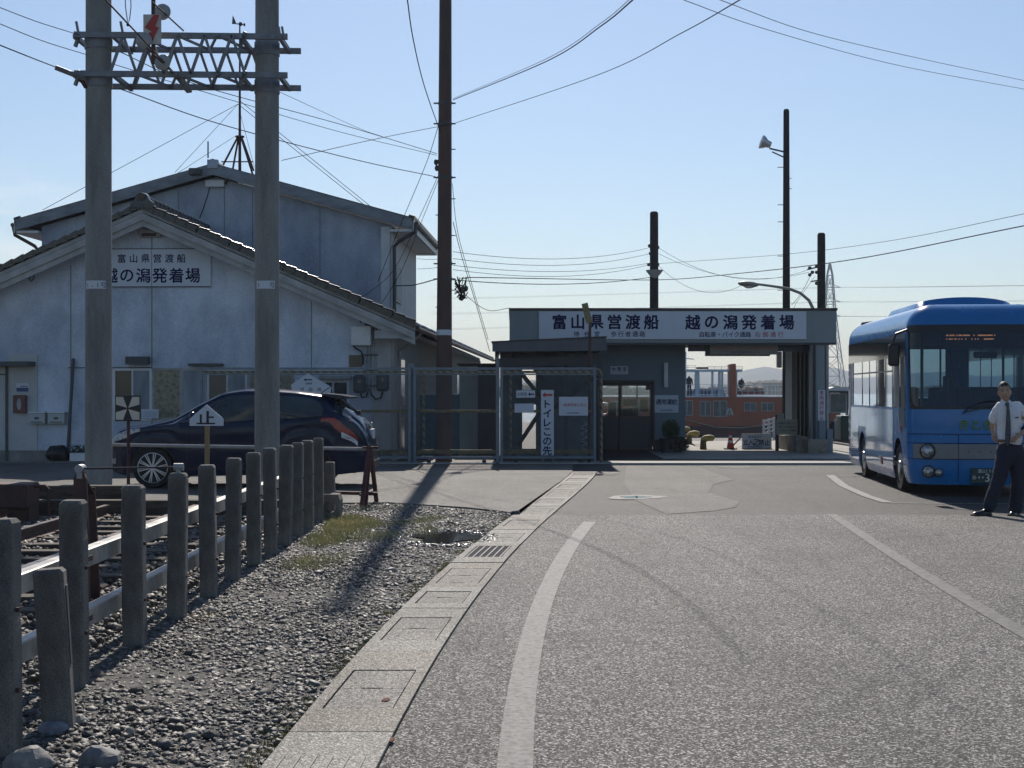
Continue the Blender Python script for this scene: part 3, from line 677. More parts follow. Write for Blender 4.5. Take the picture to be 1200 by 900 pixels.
# butterfly shaped stop board
d = 18.9; x = GX(150.5, d)
sg_ = thing('track_sign', 'black square board with four white wedges on a thin red brown pole', 'sign', (x, d, 0))
b = MB(); b.tube([(x, d, .0), (x, d, 1.25)], .021, 8); b.build('pole', M_rustred, sg_)
hw = .148; zc = ZY(478.5, d)
b = MB(); b.cbox(x-hw-.01, x+hw+.01, d-.035, d-.025, zc-hw-.01, zc+hw+.01, .003); b.build('board', mat('brown_black_board', (.02, .017, .017), .5), sg_)
b = MB(); s = hw
for sx in (-1, 1):
    for sz in (-1, 1):
        P = [(.008, .008), (s*.98, s*.32), (s*.98, s*.95), (s*.38, s*.95)]
        b.quad(*[(x+sx*a, d-.038, zc+sz*c) for a, c in P])
b.build('white_wedges', mat('cream_white', (.62, .58, .48), .5, var=.1), sg_)
# stop sign with the character for stop
d = 18.6; x = GX(242.5, d)
sg_ = thing('stop_sign', 'white house shaped board with a black stop character on a wooden stake', 'sign', (x, d, 0))
b = MB(); b.cbox(x-.028, x+.028, d-.01, d+.03, 0, 1.17, .005); b.build('stake', mat('weathered_wood', (.36, .25, .13), .8, var=.2, scale=3, streak=8), sg_)
z0 = ZY(499, d); z1 = ZY(474, d); hw = .205
b = MB(); b.prism([(x-hw, z0), (x+hw, z0), (x+hw, z0+.085), (x, z1), (x-hw, z0+.085)], d-.03, d-.012, 'y'); b.build('board', M_signw, sg_)
b = MB(); y0, y1 = d-.034, d-.0305
zb = z0+.02
b.box(x-.12, x+.105, y0, y1, zb, zb+.018); b.box(x-.08, x-.055, y0, y1, zb, zb+.12); b.box(x+.0, x+.03, y0, y1, zb, zb+.16); b.box(x+.03, x+.09, y0, y1, zb+.075, zb+.095)
b.build('character', M_black, sg_)

# ------------------------------------------------------------------ twin poles with lattice beam
dl, dr_ = 20.7, 21.1
def cpole(x, d, rb, rt, h, lab, tagtxt, tx):
    t = thing('concrete_pole', lab, 'utility pole', (x, d, 0))
    b = MB(); b.tube([(x, d, 0), (x, d, h)], [rb, rt], 28); b.build('shaft', M_conc, t, smooth=True)
    z = ZY(334.5 if tagtxt[0] == '1' and len(tagtxt) > 2 else 338, d); n = 10; r = rb-(rb-rt)*z/h+.003; aw = .82
    b = MB(); a0 = -PI/2+tx
    V = [(x+r*math.cos(a0-aw/1.0+2*aw*k/n), d+r*math.sin(a0-aw+2*aw*k/n), zz) for zz in (z-.055, z+.055) for k in range(n+1)]
    b.add(V, [(k, k+1, k+n+2, k+n+1) for k in range(n)]); b.build('number_plate', M_signw, t, recalc=False)
    b = MB(); cx = x+(r+.003)*math.cos(a0)
    def fn(a, c): al = (a-0)/(r+.003); return Vector((x+(r+.003)*math.cos(a0+al), d+(r+.003)*math.sin(a0+al), c))
    n_ = len(tagtxt)
    for i, ch in enumerate(tagtxt):
        if ch != ' ': put(b, ch, (i-(n_-1)/2)*.26/n_*1.15, 0, z-.006, .085, .01, ch == '-', 1, fn)
    b.build('lettering', M_ink, t)
    b = MB(); b.ball((x-.01, d-rb-.0, ZY(477, d)), .015, .02, .015, 8, 6); b.build('step_socket', M_steel, t)
    return t
XL, XR = GX(115.5, dl), GX(313, dr_)
cpole(XL, dl, .18, .166, 8.5, 'left grey concrete pole numbered 1-1 holding the lattice beam', '1-1号', .0)
cpole(XR, dr_, .172, .158, 8.5, 'right grey concrete pole numbered 1 holding the lattice beam', '1 号', .0)
tr = thing('lattice_beam', 'grey steel lattice beam spanning between the twin concrete poles', 'beam', ((XL+XR)/2, 20.9, 5.8))
fy, by = 20.48, 21.35
zt, zb_ = ZY(41, 20.5), ZY(86.5, 20.5)
M_beam = mat('beam_steel', (.22, .23, .25), .55, metal=.4, var=.15, scale=8)
def chord(x0, x1, y0, y1, z): b = MB(); b.bar((x0, y0, z), (x1, y1, z), .06, .075); b.build('chord', M_beam, tr)
xa, xb = GX(87, fy), GX(338, fy+.2)
chord(xa, xb, fy, fy+.12, zt); chord(xa, xb, fy, fy+.12, zb_)
chord(xa+.2, xb+.06, by, by+.12, zt); chord(xa+.2, xb+.06, by, by+.12, zb_)
for (yy, off) in ((fy, 0), (by, .12)):
    n = 5; x0, x1 = XL+.2, XR-.2
    for i in range(n):
        a = x0+(x1-x0)*i/n+off; c = x0+(x1-x0)*(i+.5)/n+off; e = x0+(x1-x0)*(i+1)/n+off
        b = MB(); b.bar((a, yy+.03, zb_), (c, yy+.03, zt), .035, .035); b.build('diagonal', M_beam, tr)
        b = MB(); b.bar((c, yy+.03, zt), (e, yy+.03, zb_), .035, .035); b.build('diagonal', M_beam, tr)
for z in (zt, zb_):
    n = 6; x0, x1 = XL+.3, XR-.3
    for i in range(n):
        a = x0+(x1-x0)*i/n; e = x0+(x1-x0)*(i+1)/n
        b = MB(); b.bar((a, fy if i % 2 else by, z-.01), (e, by if i % 2 else fy, z-.01), .03, .03); b.build('diagonal', M_beam, tr)
for (x, d, r) in ((XL, dl, .185), (XR, dr_, .175)):
    for z in (zt, zb_):
        b = MB(); b.lathe([(r, -.09), (r, .09)], (x, d, z-.06), 20); b.bar((x-.26, fy, z-.02), (x-.26, by+.1, z-.02), .05, .06); b.bar((x+.26, fy+.05, z-.02), (x+.26, by+.1, z-.02), .05, .06)
        b.bar((x-.28, fy+.1, z-.14), (x-.2, fy+.05, z+.05), .03, .05); b.build('clamp', M_beam, tr, smooth=True)
for px in (92, 333, 329, 144):
    b = MB(); q = W(px, 34 if px < 300 else 40, 20.5); b.bar(q-Vector((0, 0, .06)), q+Vector((-.03, 0, .1)), .03, .03); b.build('bolt', M_beam, tr)
# insulators and strain rods
M_ins = mat('porcelain', (.34, .35, .34), .3, var=.1)
def insul(px, py, d, a, b_, lab):
    t = thing('insulator', lab, 'insulator', tuple(W(px, py, d)-Vector((0, 0, .1))))
    c = W(px, py, d); ax = (Vector(b_)-Vector(a)).normalized(); rot = ax.to_track_quat('Z', 'Y').to_matrix().to_4x4()
    m = MB(Matrix.Translation(c) @ rot); m.lathe([(.02,-.05),(.05,-.045),(.105,-.01),(.11,.0),(.095,.012),(.055,.02),(.03,.05)], (0, 0, 0), 22); m.build('disc', M_ins, t, smooth=True, angle=50)
    m = MB(); m.tube([Vector(a), Vector(b_)], .011, 6); m.build('rod', M_rust, t)
    return t
# insulator discs face the camera obliquely: their rods run towards the viewer
insul(168.5, 47.5, 20.2, W(122, -2, 17.5), W(216, 98, 21.2), 'lower left porcelain disc insulator beside the lightning plate')
insul(190.5, 14, 20.3, W(178, 2, 19.6), W(215, 36, 21.1), 'porcelain disc insulator at the upper corner of the lightning plate')
insul(190.5, 73, 20.2, W(172, 56, 19.6), W(218, 100, 21.0), 'porcelain disc insulator in front of the lower chord')
d = 20.25; x = GX(178.5, d)
t = thing('hanger_pole', 'rusty vertical hanger bar with a red lightning bolt warning plate', 'warning sign', (x, d, ZY(74, d)))
b = MB(); b.bar((x, d+.06, ZY(74, d)), (x, d+.06, ZY(-20, d)), .05, .03); b.bar((x, d+.06, ZY(66, d)), (x+.1, d+.4, ZY(70, d)), .03); b.build('bar', M_rust, t)
b = MB(); b.box(x-.118, x+.118, d-.006, d+.006, ZY(51.5, d), ZY(17, d)); b.build('plate', mat('plate_cream', (.55, .52, .46), .5, var=.12, scale=8), t)
b = MB(); q = [(20,17.5),(20.3,17.5),(187,17.3),(183,33),(187,34),(176,50),(173,40),(176,39.5),(169.5,33.5),(171.5,30)]
q = [(180,17.5),(187,17.5),(182.5,31),(186.5,32.5),(178,50),(174.5,38),(178,37.5),(169.8,32.5)]
b.quad(*[tuple(W(a, c, d)+Vector((0, -.010, 0))) for a, c in q]); b.build('lightning_bolt', M_red, t, recalc=False)
t = thing('wire_anchor', 'grey pipe strut with strain wire at the left end of the lower chord', 'bracket', tuple(W(75, 82, 20.3)))
b = MB(); b.tube([W(65, 79, 20.3), W(98, 92, 20.5)], .035, 8); b.build('strut', M_beam, t)
b = MB(); b.bar(W(92, 88, 20.5), W(101, 103, 20.6), .05, .03); b.build('clevis', M_rust, t)
t = thing('strain_fitting', 'rusty strain fittings hanging below the middle of the lattice beam', 'bracket', tuple(W(215, 100, 20.9)))
b = MB(); b.bar(W(205, 85, 20.6), W(222, 108, 20.9), .08, .03); b.bar(W(210, 86, 20.6), W(219, 106, 20.7), .03, .05); b.build('plate', M_beam, t)
t = thing('catenary_loop', 'thin looped wires hanging above the lattice beam', 'wire', tuple(W(150, 28, 20)))
b = MB(); b.tube([W(146.5, -10, 20), W(147, 8, 20), W(149, 22, 20), W(150, 28, 20), W(152, 22, 20), W(153.5, 8, 20), W(153, -10, 20)], .006, 6); b.build('loop', M_wire, t)
b = MB(); b.ball(W(150, 29, 20), .022, n=8, m=6); b.build('clamp', M_wire, t)

# ------------------------------------------------------------------ brown utility pole
d = 33.6; x = GX(520, d)
up = thing('utility_pole', 'tall red brown steel utility pole behind the mesh gate', 'utility pole', (x, d, 0))
b = MB(); b.tube([(x, d, 0), (GX(521, d), d, ZY(300, d)), (GX(523.5, d), d, 18)], [.185, .158, .10], 20); b.build('shaft', M_polebrown, up, smooth=True)
for py in (121, 145, 208, 309, 327):
    b = MB(); z = ZY(py, d); b.lathe([(.15+.008*(py > 200), -.03), (.15+.008*(py > 200), .03)], (GX(521.6, d), d, z), 16); b.bar((x-.22, d, z), (x+.26, d, z), .03); b.build('band', M_darkbox, up)
for i, py in enumerate((175, 188, 233, 252, 276, 290, 340, 360)):
    b = MB(); z = ZY(py, d); s = -1 if i % 2 else 1; b.bar((x+.04, d, z), (x+.04+s*.22, d, z), .02); b.build('step_bolt', M_darkbox, up)
b = MB(); b.lathe([(.172, 0), (.17, .12)], (GX(520.5, d), d, ZY(393, d)), 20); b.build('pole_tag', M_signw, up)
b = MB(); rr = random.Random(3)
for k in range(9):
    px, py = 536+rr.uniform(-2, 10), 330+rr.uniform(-6, 16); q = [W(533, 327+k*2.2, d)]
    for j in range(4): q.append(W(536+rr.uniform(-1, 12), 328+rr.uniform(-4, 24), d+rr.uniform(-.2, .2)))
    b.tube(q, .012, 5)
b.build('cable_bundle', M_wire, up)
for k, (px, py) in enumerate(((512, 197), (511, 190), (541, 349), (546, 338))): b = MB(); b.ball(W(px, py, d), .05, .05, .07, 8, 6); b.build('pole_insulator', M_darkbox, up)

# ------------------------------------------------------------------ wire mesh gates and fence
FD = 32.5
def fx(px): return GX(px, FD)
def fz(py): return ZY(py, FD)
M_fence = mat('fence_steel', (.20, .235, .27), .55, metal=.3, var=.12, scale=5)
M_mesh = mat('mesh_wire', (.13, .16, .18), .5, metal=.3)
def tape_mat():
    m = bpy.data.materials.new('striped_tape'); m.use_nodes = True; N = m.node_tree.nodes; L = m.node_tree.links; b = N['Principled BSDF']; b.inputs['Roughness'].default_value = .6
    tc = N.new('ShaderNodeTexCoord'); sx = N.new('ShaderNodeSeparateXYZ'); L.new(tc.outputs['Object'], sx.inputs[0])
    a = N.new('ShaderNodeMath'); a.operation = 'ADD'; L.new(sx.outputs[0], a.inputs[0]); L.new(sx.outputs[2], a.inputs[1])
    f = N.new('ShaderNodeMath'); f.operation = 'MULTIPLY'; f.inputs[1].default_value = 6; L.new(a.outputs[0], f.inputs[0])
    fr_ = N.new('ShaderNodeMath'); fr_.operation = 'FRACT'; L.new(f.outputs[0], fr_.inputs[0])
    g_ = N.new('ShaderNodeMath'); g_.operation = 'GREATER_THAN'; g_.inputs[1].default_value = .5; L.new(fr_.outputs[0], g_.inputs[0])
    mx = N.new('ShaderNodeMix'); mx.data_type = 'RGBA'; L.new(g_.outputs[0], mx.inputs[0]); mx.inputs[6].default_value = (.10, .10, .09, 1); mx.inputs[7].default_value = (.24, .20, .11, 1)
    L.new(mx.outputs[2], b.inputs['Base Color']); return m
M_tape = tape_mat()
def chain(name, x0, x1, z0, z1, y, par, pitch=.062):
    b = MB(); r = .0022
    H = z1-z0; t = x0-H
    while t < x1:
        for s in (0, 1):
            # wire from (t, z0) rising at 45 degrees, clipped to the panel
            a0 = max(t, x0); a1 = min(t+H, x1)
            if a1 > a0:
                za, zb2 = z0+(a0-t), z0+(a1-t)
                if s: za, zb2 = z0+z1-za, z0+z1-zb2
                b.bar((a0, y+(.003 if s else -.003), za), (a1, y+(.003 if s else -.003), zb2), r*2, r*2)
        t += pitch
    return b.build(name, M_mesh, par, kind='stuff', recalc=False)
def gate(px0, px1, lab, first, two=True):
    x0, x1 = fx(px0), fx(px1)
    t = thing('mesh_gate' if two else 'mesh_fence', lab, 'gate' if two else 'fence', ((x0+x1)/2, FD, 0))
    zb0, zt0 = fz(536), fz(432)
    def br(name, p, q, wd, m): b = MB(); b.bar(p, q, wd); b.build(name, m, t)
    br('top_rail', (x0, FD, zt0), (x1, FD, zt0), .05, M_fence); br('bottom_rail', (x0, FD, zb0), (x1, FD, zb0), .05, M_fence)
    for x in (x0, x1): br('side_post', (x, FD, .05), (x, FD, zt0+.03), .055, M_fence)
    m = MB(); m.bar((x0, FD+.001, zt0-.07), (x1, FD+.001, zt0-.07), .055); m.build('striped_rail', M_tape, t)
    br('inner_rail', (x0, FD, zt0-.12), (x1, FD, zt0-.12), .03, M_fence)
    m = MB(); m.bar((x0+.1 if two else x0, FD+.05, fz(482)), (x1-.05, FD+.05, fz(482)), .05, .06); m.build('middle_rail', M_yel, t)
    m = MB(); m.bar((x0, FD+.05, zb0+.12), (x1, FD+.05, zb0+.12), .05, .08); m.build('lower_rail', M_yel, t)
    if two:
        m = MB(); m.bar((x0+.19, FD+.05, zb0+.1), (x0+.19, FD+.05, zt0-.05), .05, .06); m.build('striped_upright', M_tape, t)
        for px in (x0+.3, x1-.3): m = MB(); m.lathe([(.045, -.02), (.045, .02)], (px, FD, .075), 12, 'y'); m.build('wheel', M_black, t)
    chain('wire_mesh', x0+.03, x1-.03, zb0+.02, zt0-.14, FD, t)
    return t
gate(236, 480, 'fixed grey wire mesh fence behind the parked car', True, False)
gate(486, 584, 'left sliding wire mesh gate with yellow rails in front of the brown pole', True)
gate(588, 697, 'right sliding wire mesh gate with yellow rails carrying the toilet signs', False)
b = MB(); x = fx(481); b.cbox(x-.07, x+.07, FD+.08, FD+.2, 0, fz(426), .01); b.build('gate_post', M_fence, cat='post', label='square grey gate post where the fixed fence meets the left gate')
t = thing('gate_end_frame', 'narrow striped end frame standing beside the right gate', 'frame', (fx(705), FD+.3, 0))
b = MB(); b.tube([(fx(698), FD+.3, fz(433)), (fx(703), FD+.3, fz(433)), (fx(705.5), FD+.3, fz(437)), (fx(705.5), FD+.3, .05)], .03, 8); b.build('striped_tube', M_tape, t)
b = MB(); b.bar((fx(583), FD, .0), (fx(583), FD, fz(418)), .06); b.build('gate_post', M_fence, cat='post', label='thin round gate post between the two sliding gates rising above them')
b = MB(); b.box(fx(440), fx(725), FD-.03, FD+.03, .02, .05); b.build('gate_track', M_steel, cat='rail', label='steel ground rail under the sliding gates')

def board(name, lab, px0, px1, py0, py1, d, m=None, th=.012, cat='sign', group=None):
    t = thing(name, lab, cat, (GX((px0+px1)/2, d), d, ZY(py1, d)), 0, group)
    b = MB(); b.box(GX(px0, d), GX(px1, d), d-th, d, ZY(py1, d), ZY(py0, d)); b.build('board', m or M_signw, t); return t
sd_ = FD-.06
t = board('toilet_sign', 'tall narrow white sign with red arrow and vertical black letters on the right gate', 634, 649, 457, 533.5, sd_)
b = MB(); xc = GX(641.3, sd_); yy = sd_-.0155
for i, ch in enumerate('トイレこの先'):
    put(b, ch, xc, yy, ZY(473.5+i*10.9, sd_), .205, .02)
b.build('lettering', M_ink, t, recalc=False)
b = MB(); z = ZY(462.8, sd_); b.quad((xc-.105,yy,z),(xc-.04,yy,z+.06),(xc-.04,yy,z+.022),(xc+.11,yy,z+.022),(xc+.11,yy,z-.022),(xc-.04,yy,z-.022),(xc-.04,yy,z-.06)); b.build('arrow', M_red, t, recalc=False)
for px in (636, 648): b = MB(); b.bar((GX(px, sd_), sd_+.02, 0), (GX(px, sd_), sd_+.02, ZY(500, sd_)), .025); b.build('leg', M_fence, t)
t = board('toilet_sign', 'small white sign with black arrow to the left near the top of the right gate', 605, 627, 457.5, 466, sd_)
b = MB(); z = ZY(462, sd_); line(b, 'お手洗', (GX(608.3,sd_), GX(615.5,sd_)), yy, z, .085, .01); xq = GX(622.5, sd_)
b.quad((xq-.065,yy,z),(xq-.025,yy,z+.045),(xq-.025,yy,z+.013),(xq+.06,yy,z+.013),(xq+.06,yy,z-.013),(xq-.025,yy,z-.013),(xq-.025,yy,z-.045)); b.build('lettering', M_ink, t, recalc=False)
board('blank_sign', 'blank white board hanging under the small arrow sign on the right gate', 603, 625.5, 473, 483.5, sd_)
t = board('no_entry_sign', 'white board with one line of red characters at the right end of the right gate', 655, 689, 465, 487, sd_)
b = MB(); line(b, '一般車両進入禁止', (GX(658.5,sd_), GX(685.5,sd_)), yy, ZY(474.5, sd_), .072, .014); b.build('lettering', M_red, t, recalc=False)
b = MB(); line(b, '富山県港湾事務所', (GX(665.5,sd_), GX(678,sd_)), yy, ZY(484, sd_), .034, .004); b.build('small_lettering', M_ink, t, recalc=False)
# pentagon sign above the car
t = thing('direction_sign', 'white pentagon board showing above the roof of the black car', 'sign', (GX(365, sd_), sd_, ZY(480, sd_)))
b = MB(); b.prism([(GX(a, sd_), ZY(c, sd_)) for a, c in ((361,437.5),(388.5,453.5),(385,478),(346,478),(341,451))], sd_-.012, sd_, 'y'); b.build('board', M_signw, t)
b = MB(); line(b, '駐車場', (GX(359.5,sd_), GX(364.5,sd_)), yy, ZY(449.5, sd_), .05, .01); line(b, '送迎用', (GX(354,sd_), GX(374,sd_)), yy, ZY(456.5, sd_), .09, .012)
z = ZY(445, sd_); xq = GX(362, sd_); b.box(xq-.07, xq+.07, yy, yy+.003, z-.012, z+.012); b.quad((xq-.11,yy,z),(xq-.06,yy,z+.03),(xq-.06,yy,z-.03)); b.build('lettering', M_ink, t, recalc=False)
t = thing('notice_board', 'small pale notice hanging on the wall beside the left window', 'notice', tuple(W(176, 490, 33.8)))
b = MB(); b.box(GX(166,33.9), GX(186,33.9), 33.88, 33.92, ZY(490,33.9), ZY(479.5,33.9)); b.build('board', M_signw, t)
b = MB()
for k in range(3): b.box(GX(168,33.9), GX(184,33.9), 33.872, 33.878, ZY(483+k*2.4,33.9), ZY(482.4+k*2.4,33.9))
b.build('ruled_lines', mat('pale_blue_ink', (.2,.25,.4), .5), t)
# ------------------------------------------------------------------ old ferry terminal building
TH = math.atan(67/1800.); OB = Vector((GX(458, 34), 34, 0))
BM = Matrix.Translation(OB) @ Matrix.Rotation(-TH, 4, 'Z')     # local: x along the front (0 = right corner), y into depth
def BL(px, py, v):      # local u,z of a photo pixel on the plane y=v of the building
    k = (px-600)/F; o = OB; A = BM @ Vector((0, v, 0)); ux, uy = math.cos(TH), -math.sin(TH)
    # (A.x+u*ux) = k*(A.y+u*uy)
    u = (k*A.y-A.x)/(ux-k*uy); dd = A.y+u*uy; return u, ZY(py, dd)
bd = thing('old_terminal_building', 'stained grey mortar gabled building with a tiled roof and raised upper storey', 'building', tuple(OB+Vector((-5.3, 0, 0))))
def nb(): return MB(BM)
UP, _ = BL(175, 243, 0); ZP = BL(175, 243, -.5)[1]
SL = .436; UL = 2*UP; ROOFT = .0
ze = lambda u: ZP - SL*abs(u-UP)
b = nb(); D0 = 34
b.prism([(UL, 0), (0, 0), (0, ze(0)-.22), (UP, ZP-.22), (UL, ze(UL)-.22)], 0, D0, 'y'); b.build('wall', M_wall, bd)
b = nb(); b.box(UL-.02, .02, -.03, 0, -.1, .24); b.build('foundation', mat('foundation_concrete', (.27, .26, .24), .9, var=.2, scale=2, bump=.004), bd)
# render joints
for px in (83, 178, 365):
    u, _ = BL(px, 400, 0); b = nb(); b.box(u-.012, u+.012, -.004, 0, .25, ze(u)-.45); b.build('wall_joint', mat('joint_grey', (.24, .24, .23), .9), bd)
# verge boards
EO = .95
for s in (-1, 1):
    ue = (0+EO*.62) if s > 0 else UL-EO*.62
    for (off, h, y0, y1, m, nm) in ((-.10, .15, -.55, -.50, M_soffit, 'barge_board'), (-.25, .13, -.50, -.46, M_soffit, 'barge_board')):
        b = nb(); z0 = ZP+off-.03; zz = ze(ue)+off-.03
        b.prism([(UP, z0), (ue, zz), (ue, zz-h), (UP, z0-h)], y0, y1, 'y'); b.build(nm, m, bd)
    b = nb(); z0 = ZP-.02; zz = ze(ue)-.02   # roof deck
    b.prism([(UP, z0), (ue, zz), (ue, zz-.09), (UP, z0-.09)], -.5, D0+.3, 'y'); b.build('roof_deck', M_soffit, bd)
    # tiled slope: corrugated sheet of tiles running down the slope
    L_ = math.hypot(ue-UP, zz-z0); b = nb(); nv = 46
    du = (ue-UP)/L_; dz = (zz-z0)/L_; nx, nz = (-dz*s, du*s) if s > 0 else (-dz*s, du*s)
    n_u = -dz*(1 if s > 0 else -1); n_z = abs(du)
    course = .26; nc = int(L_/course)
    tile = MB(BM)
    def T(i, j):
        pass
    V = []; FS = []
    cols = np.linspace(-.42, D0+.2, 4*124)
    for k in range(nc+1):
        for e in (0, 1):
            t = min(L_, (k+e)*course); lift = .02+(.028 if e == 0 else 0)+(0 if e else 0)
            for y in cols:
                hgt = .028*math.cos(y/.27*2*PI) + lift+ .03
                V.append((UP+du*t+n_u*hgt, y, z0+dz*t+n_z*hgt))
    nn = len(cols)
    for r_ in range(2*(nc+1)-1):
        for i in range(nn-1): FS.append((r_*nn+i, r_*nn+i+1, (r_+1)*nn+i+1, (r_+1)*nn+i))
    b.add(V, FS); b.build('tile_field', M_tile, bd, kind='stuff', smooth=False)
    # verge tiles, one by one
    tl = None; ang = math.atan2(dz, du)
    for k in range(nc):
        t = k*course+.13; cu, cz = UP+du*t+n_u*.06, z0+dz*t+n_z*.06
        if tl is None:
            q = MB(); q.prism([(.16*math.cos(a)*0+x_, z_) for a, x_, z_ in [(0,-.155,-.05),(0,.15,-.09),(0,.15,.035),(0,.10,.055),(0,-.155,.02)]], -.09, .09, 'y')
            q.box(-.15, .15, -.105, -.088, -.09, .03); q.tube([(-.16, -.05, .02), (.13, -.05, .045)], [.042, .05], 10); tl = o = q.build('verge_tile', M_tile, bd, local=True, smooth=True)
        else: o = tl.copy(); COL.objects.link(o)
        lm = WM[bd.name].inverted() @ BM @ Matrix.Translation((cu, -.47, cz)) @ Matrix.Rotation(-ang if s > 0 else -ang, 4, 'Y')
        if s < 0: lm = lm @ Matrix.Rotation(PI, 4, 'Z') @ Matrix.Translation((0, 0, 0)) @ Matrix.Rotation(2*0, 4, 'Y')
        o.matrix_local = lm
# ridge and its end ornament
b = nb(); b.prism([(UP-.13, ZP+.02), (UP+.13, ZP+.02), (UP+.10, ZP+.17), (UP-.10, ZP+.17)], -.42, D0+.2, 'y'); b.build('ridge', M_tile, bd)
rt = None
for k in range(94):
    if rt is None: q = MB(); q.tube([(0, -.15, 0), (0, .15, .0)], [.085, .075], 10); rt = o = q.build('ridge_tile', M_tile, bd, local=True)
    else: o = rt.copy(); COL.objects.link(o)
    o.matrix_local = WM[bd.name].inverted() @ BM @ Matrix.Translation((UP, -.25+k*.36, ZP+.2))
b = nb(); b.prism([(UP-.26,ZP-.02),(UP+.26,ZP-.02),(UP+.24,ZP+.1),(UP+.16,ZP+.16),(UP+.12,ZP+.26),(UP+.05,ZP+.30),(UP-.05,ZP+.30),(UP-.12,ZP+.26),(UP-.16,ZP+.15),(UP-.25,ZP+.08)], -.62, -.42, 'y')
b.tube([(UP, -.66, ZP+.22), (UP, -.3, ZP+.25)], .085, 12); b.build('ridge_ornament', M_tile, bd)
# side corrugated cladding (right side, receding)
M_clad = mat('ribbed_cladding', (.43, .43, .41), .75, var=.14, scale=1.2, streak=3)
q = MB(BM)
ribs = None
q.box(0, .03, .06, D0, 0, ze(.03)-.32); q.build('side_cladding', M_clad, bd)
rb = None
for k in range(104):
    if rb is None: qq = MB(); qq.box(0, .022, -.02, .02, 0, ze(.05)-.34); rb = o = qq.build('cladding_rib', M_clad, bd, local=True)
    else: o = rb.copy(); COL.objects.link(o)
    o.matrix_local = WM[bd.name].inverted() @ BM @ Matrix.Translation((.03, .5+k*.32, 0))
b = nb(); b.box(-.42, -.0, -.06, -.005, .2, ze(0)-.3); b.build('corner_pilaster', M_soffit, bd)
b = nb(); b.box(-.3, .52, -.5, -.3, ze(.3)-.40, ze(.52)-.13); b.build('eave_box', M_soffit, bd)
# eave gutter along the side
b = nb(); zz = ze(.59)-.05; b.tube([(.62, -.4, zz), (.62, D0, zz)], .06, 8); b.build('gutter', M_polebrown, bd)
b = nb(); b.tube([(.60, 1.2, zz), (.3, 1.1, zz-.3), (.07, 1.1, zz-.45), (.07, 1.1, .1)], .04, 8); b.build('downpipe', M_steel, bd)
# side windows and doors on the side wall
for (v0, v1, z0, z1) in ((1.0, 2.3, 1.15, 2.35), (1.1, 2.2, .1, 1.0), (13, 16, .2, 2.3), (19, 21, .8, 2.2)):
    b = nb(); b.box(.03, .07, v0, v1, z0, z1); f_ = b.build('window', M_soffit, bd)
    b = nb(); b.box(.07, .075, v0+.08, v1-.08, z0+.06, z1-.06); b.build('pane', M_darkglass, f_)
# front openings: (px0, px1, py0, py1)
def opening(px0, px1, py0, py1, mfrm, mpane, split=0, proud=.03, name='window'):
    u0, z1 = BL(px0, py0, 0); u1, z0 = BL(px1, py1, 0); fw = .045
    b = nb(); b.box(u0, u1, -proud, -.001, z0, z0+fw); b.box(u0, u1, -proud, -.001, z1-fw, z1); b.box(u0, u0+fw, -proud+.001, -.001, z0+fw, z1-fw); b.box(u1-fw, u1, -proud+.001, -.001, z0+fw, z1-fw)
    for k in range(split): uu = u0+(u1-u0)*(k+1)/(split+1); b.box(uu-fw*.4, uu+fw*.4, -proud+.002, -.001, z0+fw, z1-fw)
    f_ = b.build(name, mfrm, bd)
    n = split+1
    for k in range(n):
        a = u0+(u1-u0)*k/n; c = u0+(u1-u0)*(k+1)/n; b = nb(); b.box(a+fw*.6, c-fw*.6, -.012, -.002, z0+fw, z1-fw)
        b.build('pane', mpane[k % len(mpane)], f_)
    return f_
M_blueboard = mat('blue_grey_board', (.28, .32, .36), .6, var=.2, scale=3, streak=4)
M_peel = mat('peeling_board', (.34, .30, .20), .8, var=.1, scale=14, col2=(.06, .06, .055), mix=.40, bump=.003)
opening(133, 178, 432, 493, M_white, [M_darkglass, M_blueboard], 1)
opening(178, 213, 431, 492, M_soffit, [M_peel], 0, .02, 'boarded_window')
opening(213, 243, 432, 500, M_soffit, [M_blueboard], 0, .02, 'shutter_panel')
opening(243, 290, 433, 500, M_white, [M_darkglass, M_blueboard], 1)
opening(291, 345, 434, 470, M_soffit, [M_peel], 1, .02, 'boarded_window')
opening(372, 409, 446, 505, M_white, [M_darkglass], 1)
for (px0, px1, py0, py1) in ((150, 176, 418, 427), (223, 262, 426, 429), (375, 412, 440, 444)):
    u0, z1 = BL(px0, py0, 0); u1, z0 = BL(px1, py1, 0); b = nb(); b.box(u0, u1, -.22, -.001, z0, z1); b.build('window_hood', M_darkbox if py1 < 430 else M_steel, bd)
u0, z1 = BL(409, 416, 0); u1, z0 = BL(424, 430, 0); b = nb(); b.box(u0, u1, -.02, -.001, z0, z1); b.build('vent_window', M_darkglass, bd)
# door at left with awning
M_doorp = mat('door_panel', (.50, .51, .50), .6, var=.1, scale=1)
u0, z1 = BL(-25, 430, 0); u1, _ = BL(8, 430, 0); b = nb(); b.box(u0, u1, -.02, -.001, .18, z1); b.build('door', M_doorp, bd)
u0, z1 = BL(10, 415, 0); u1, _ = BL(44, 415, 0); b = nb(); b.box(u0, u1, -.025, -.001, .24, z1); b.build('wall_panel', M_doorp, bd)
u0, z1 = BL(7, 425, 0); u1, _ = BL(10, 415, 0); b = nb(); b.box(u0, u1, -.05, -.001, .0, z1); b.build('door_post', M_darkbox, bd)
u0, _ = BL(-30, 425, 0); u1, z1 = BL(42, 424, 0); b = nb(); b.box(u0, u1, -.5, -.002, z1-.10, z1); b.build('awning', M_darkbox, bd)
b = nb(); u0, z1 = BL(-25, 438, 0); u1, _ = BL(7, 430, 0); b.box(u0, u1, -.024, -.0205, z1-.03, z1); b.build('door_rail', M_darkbox, bd)
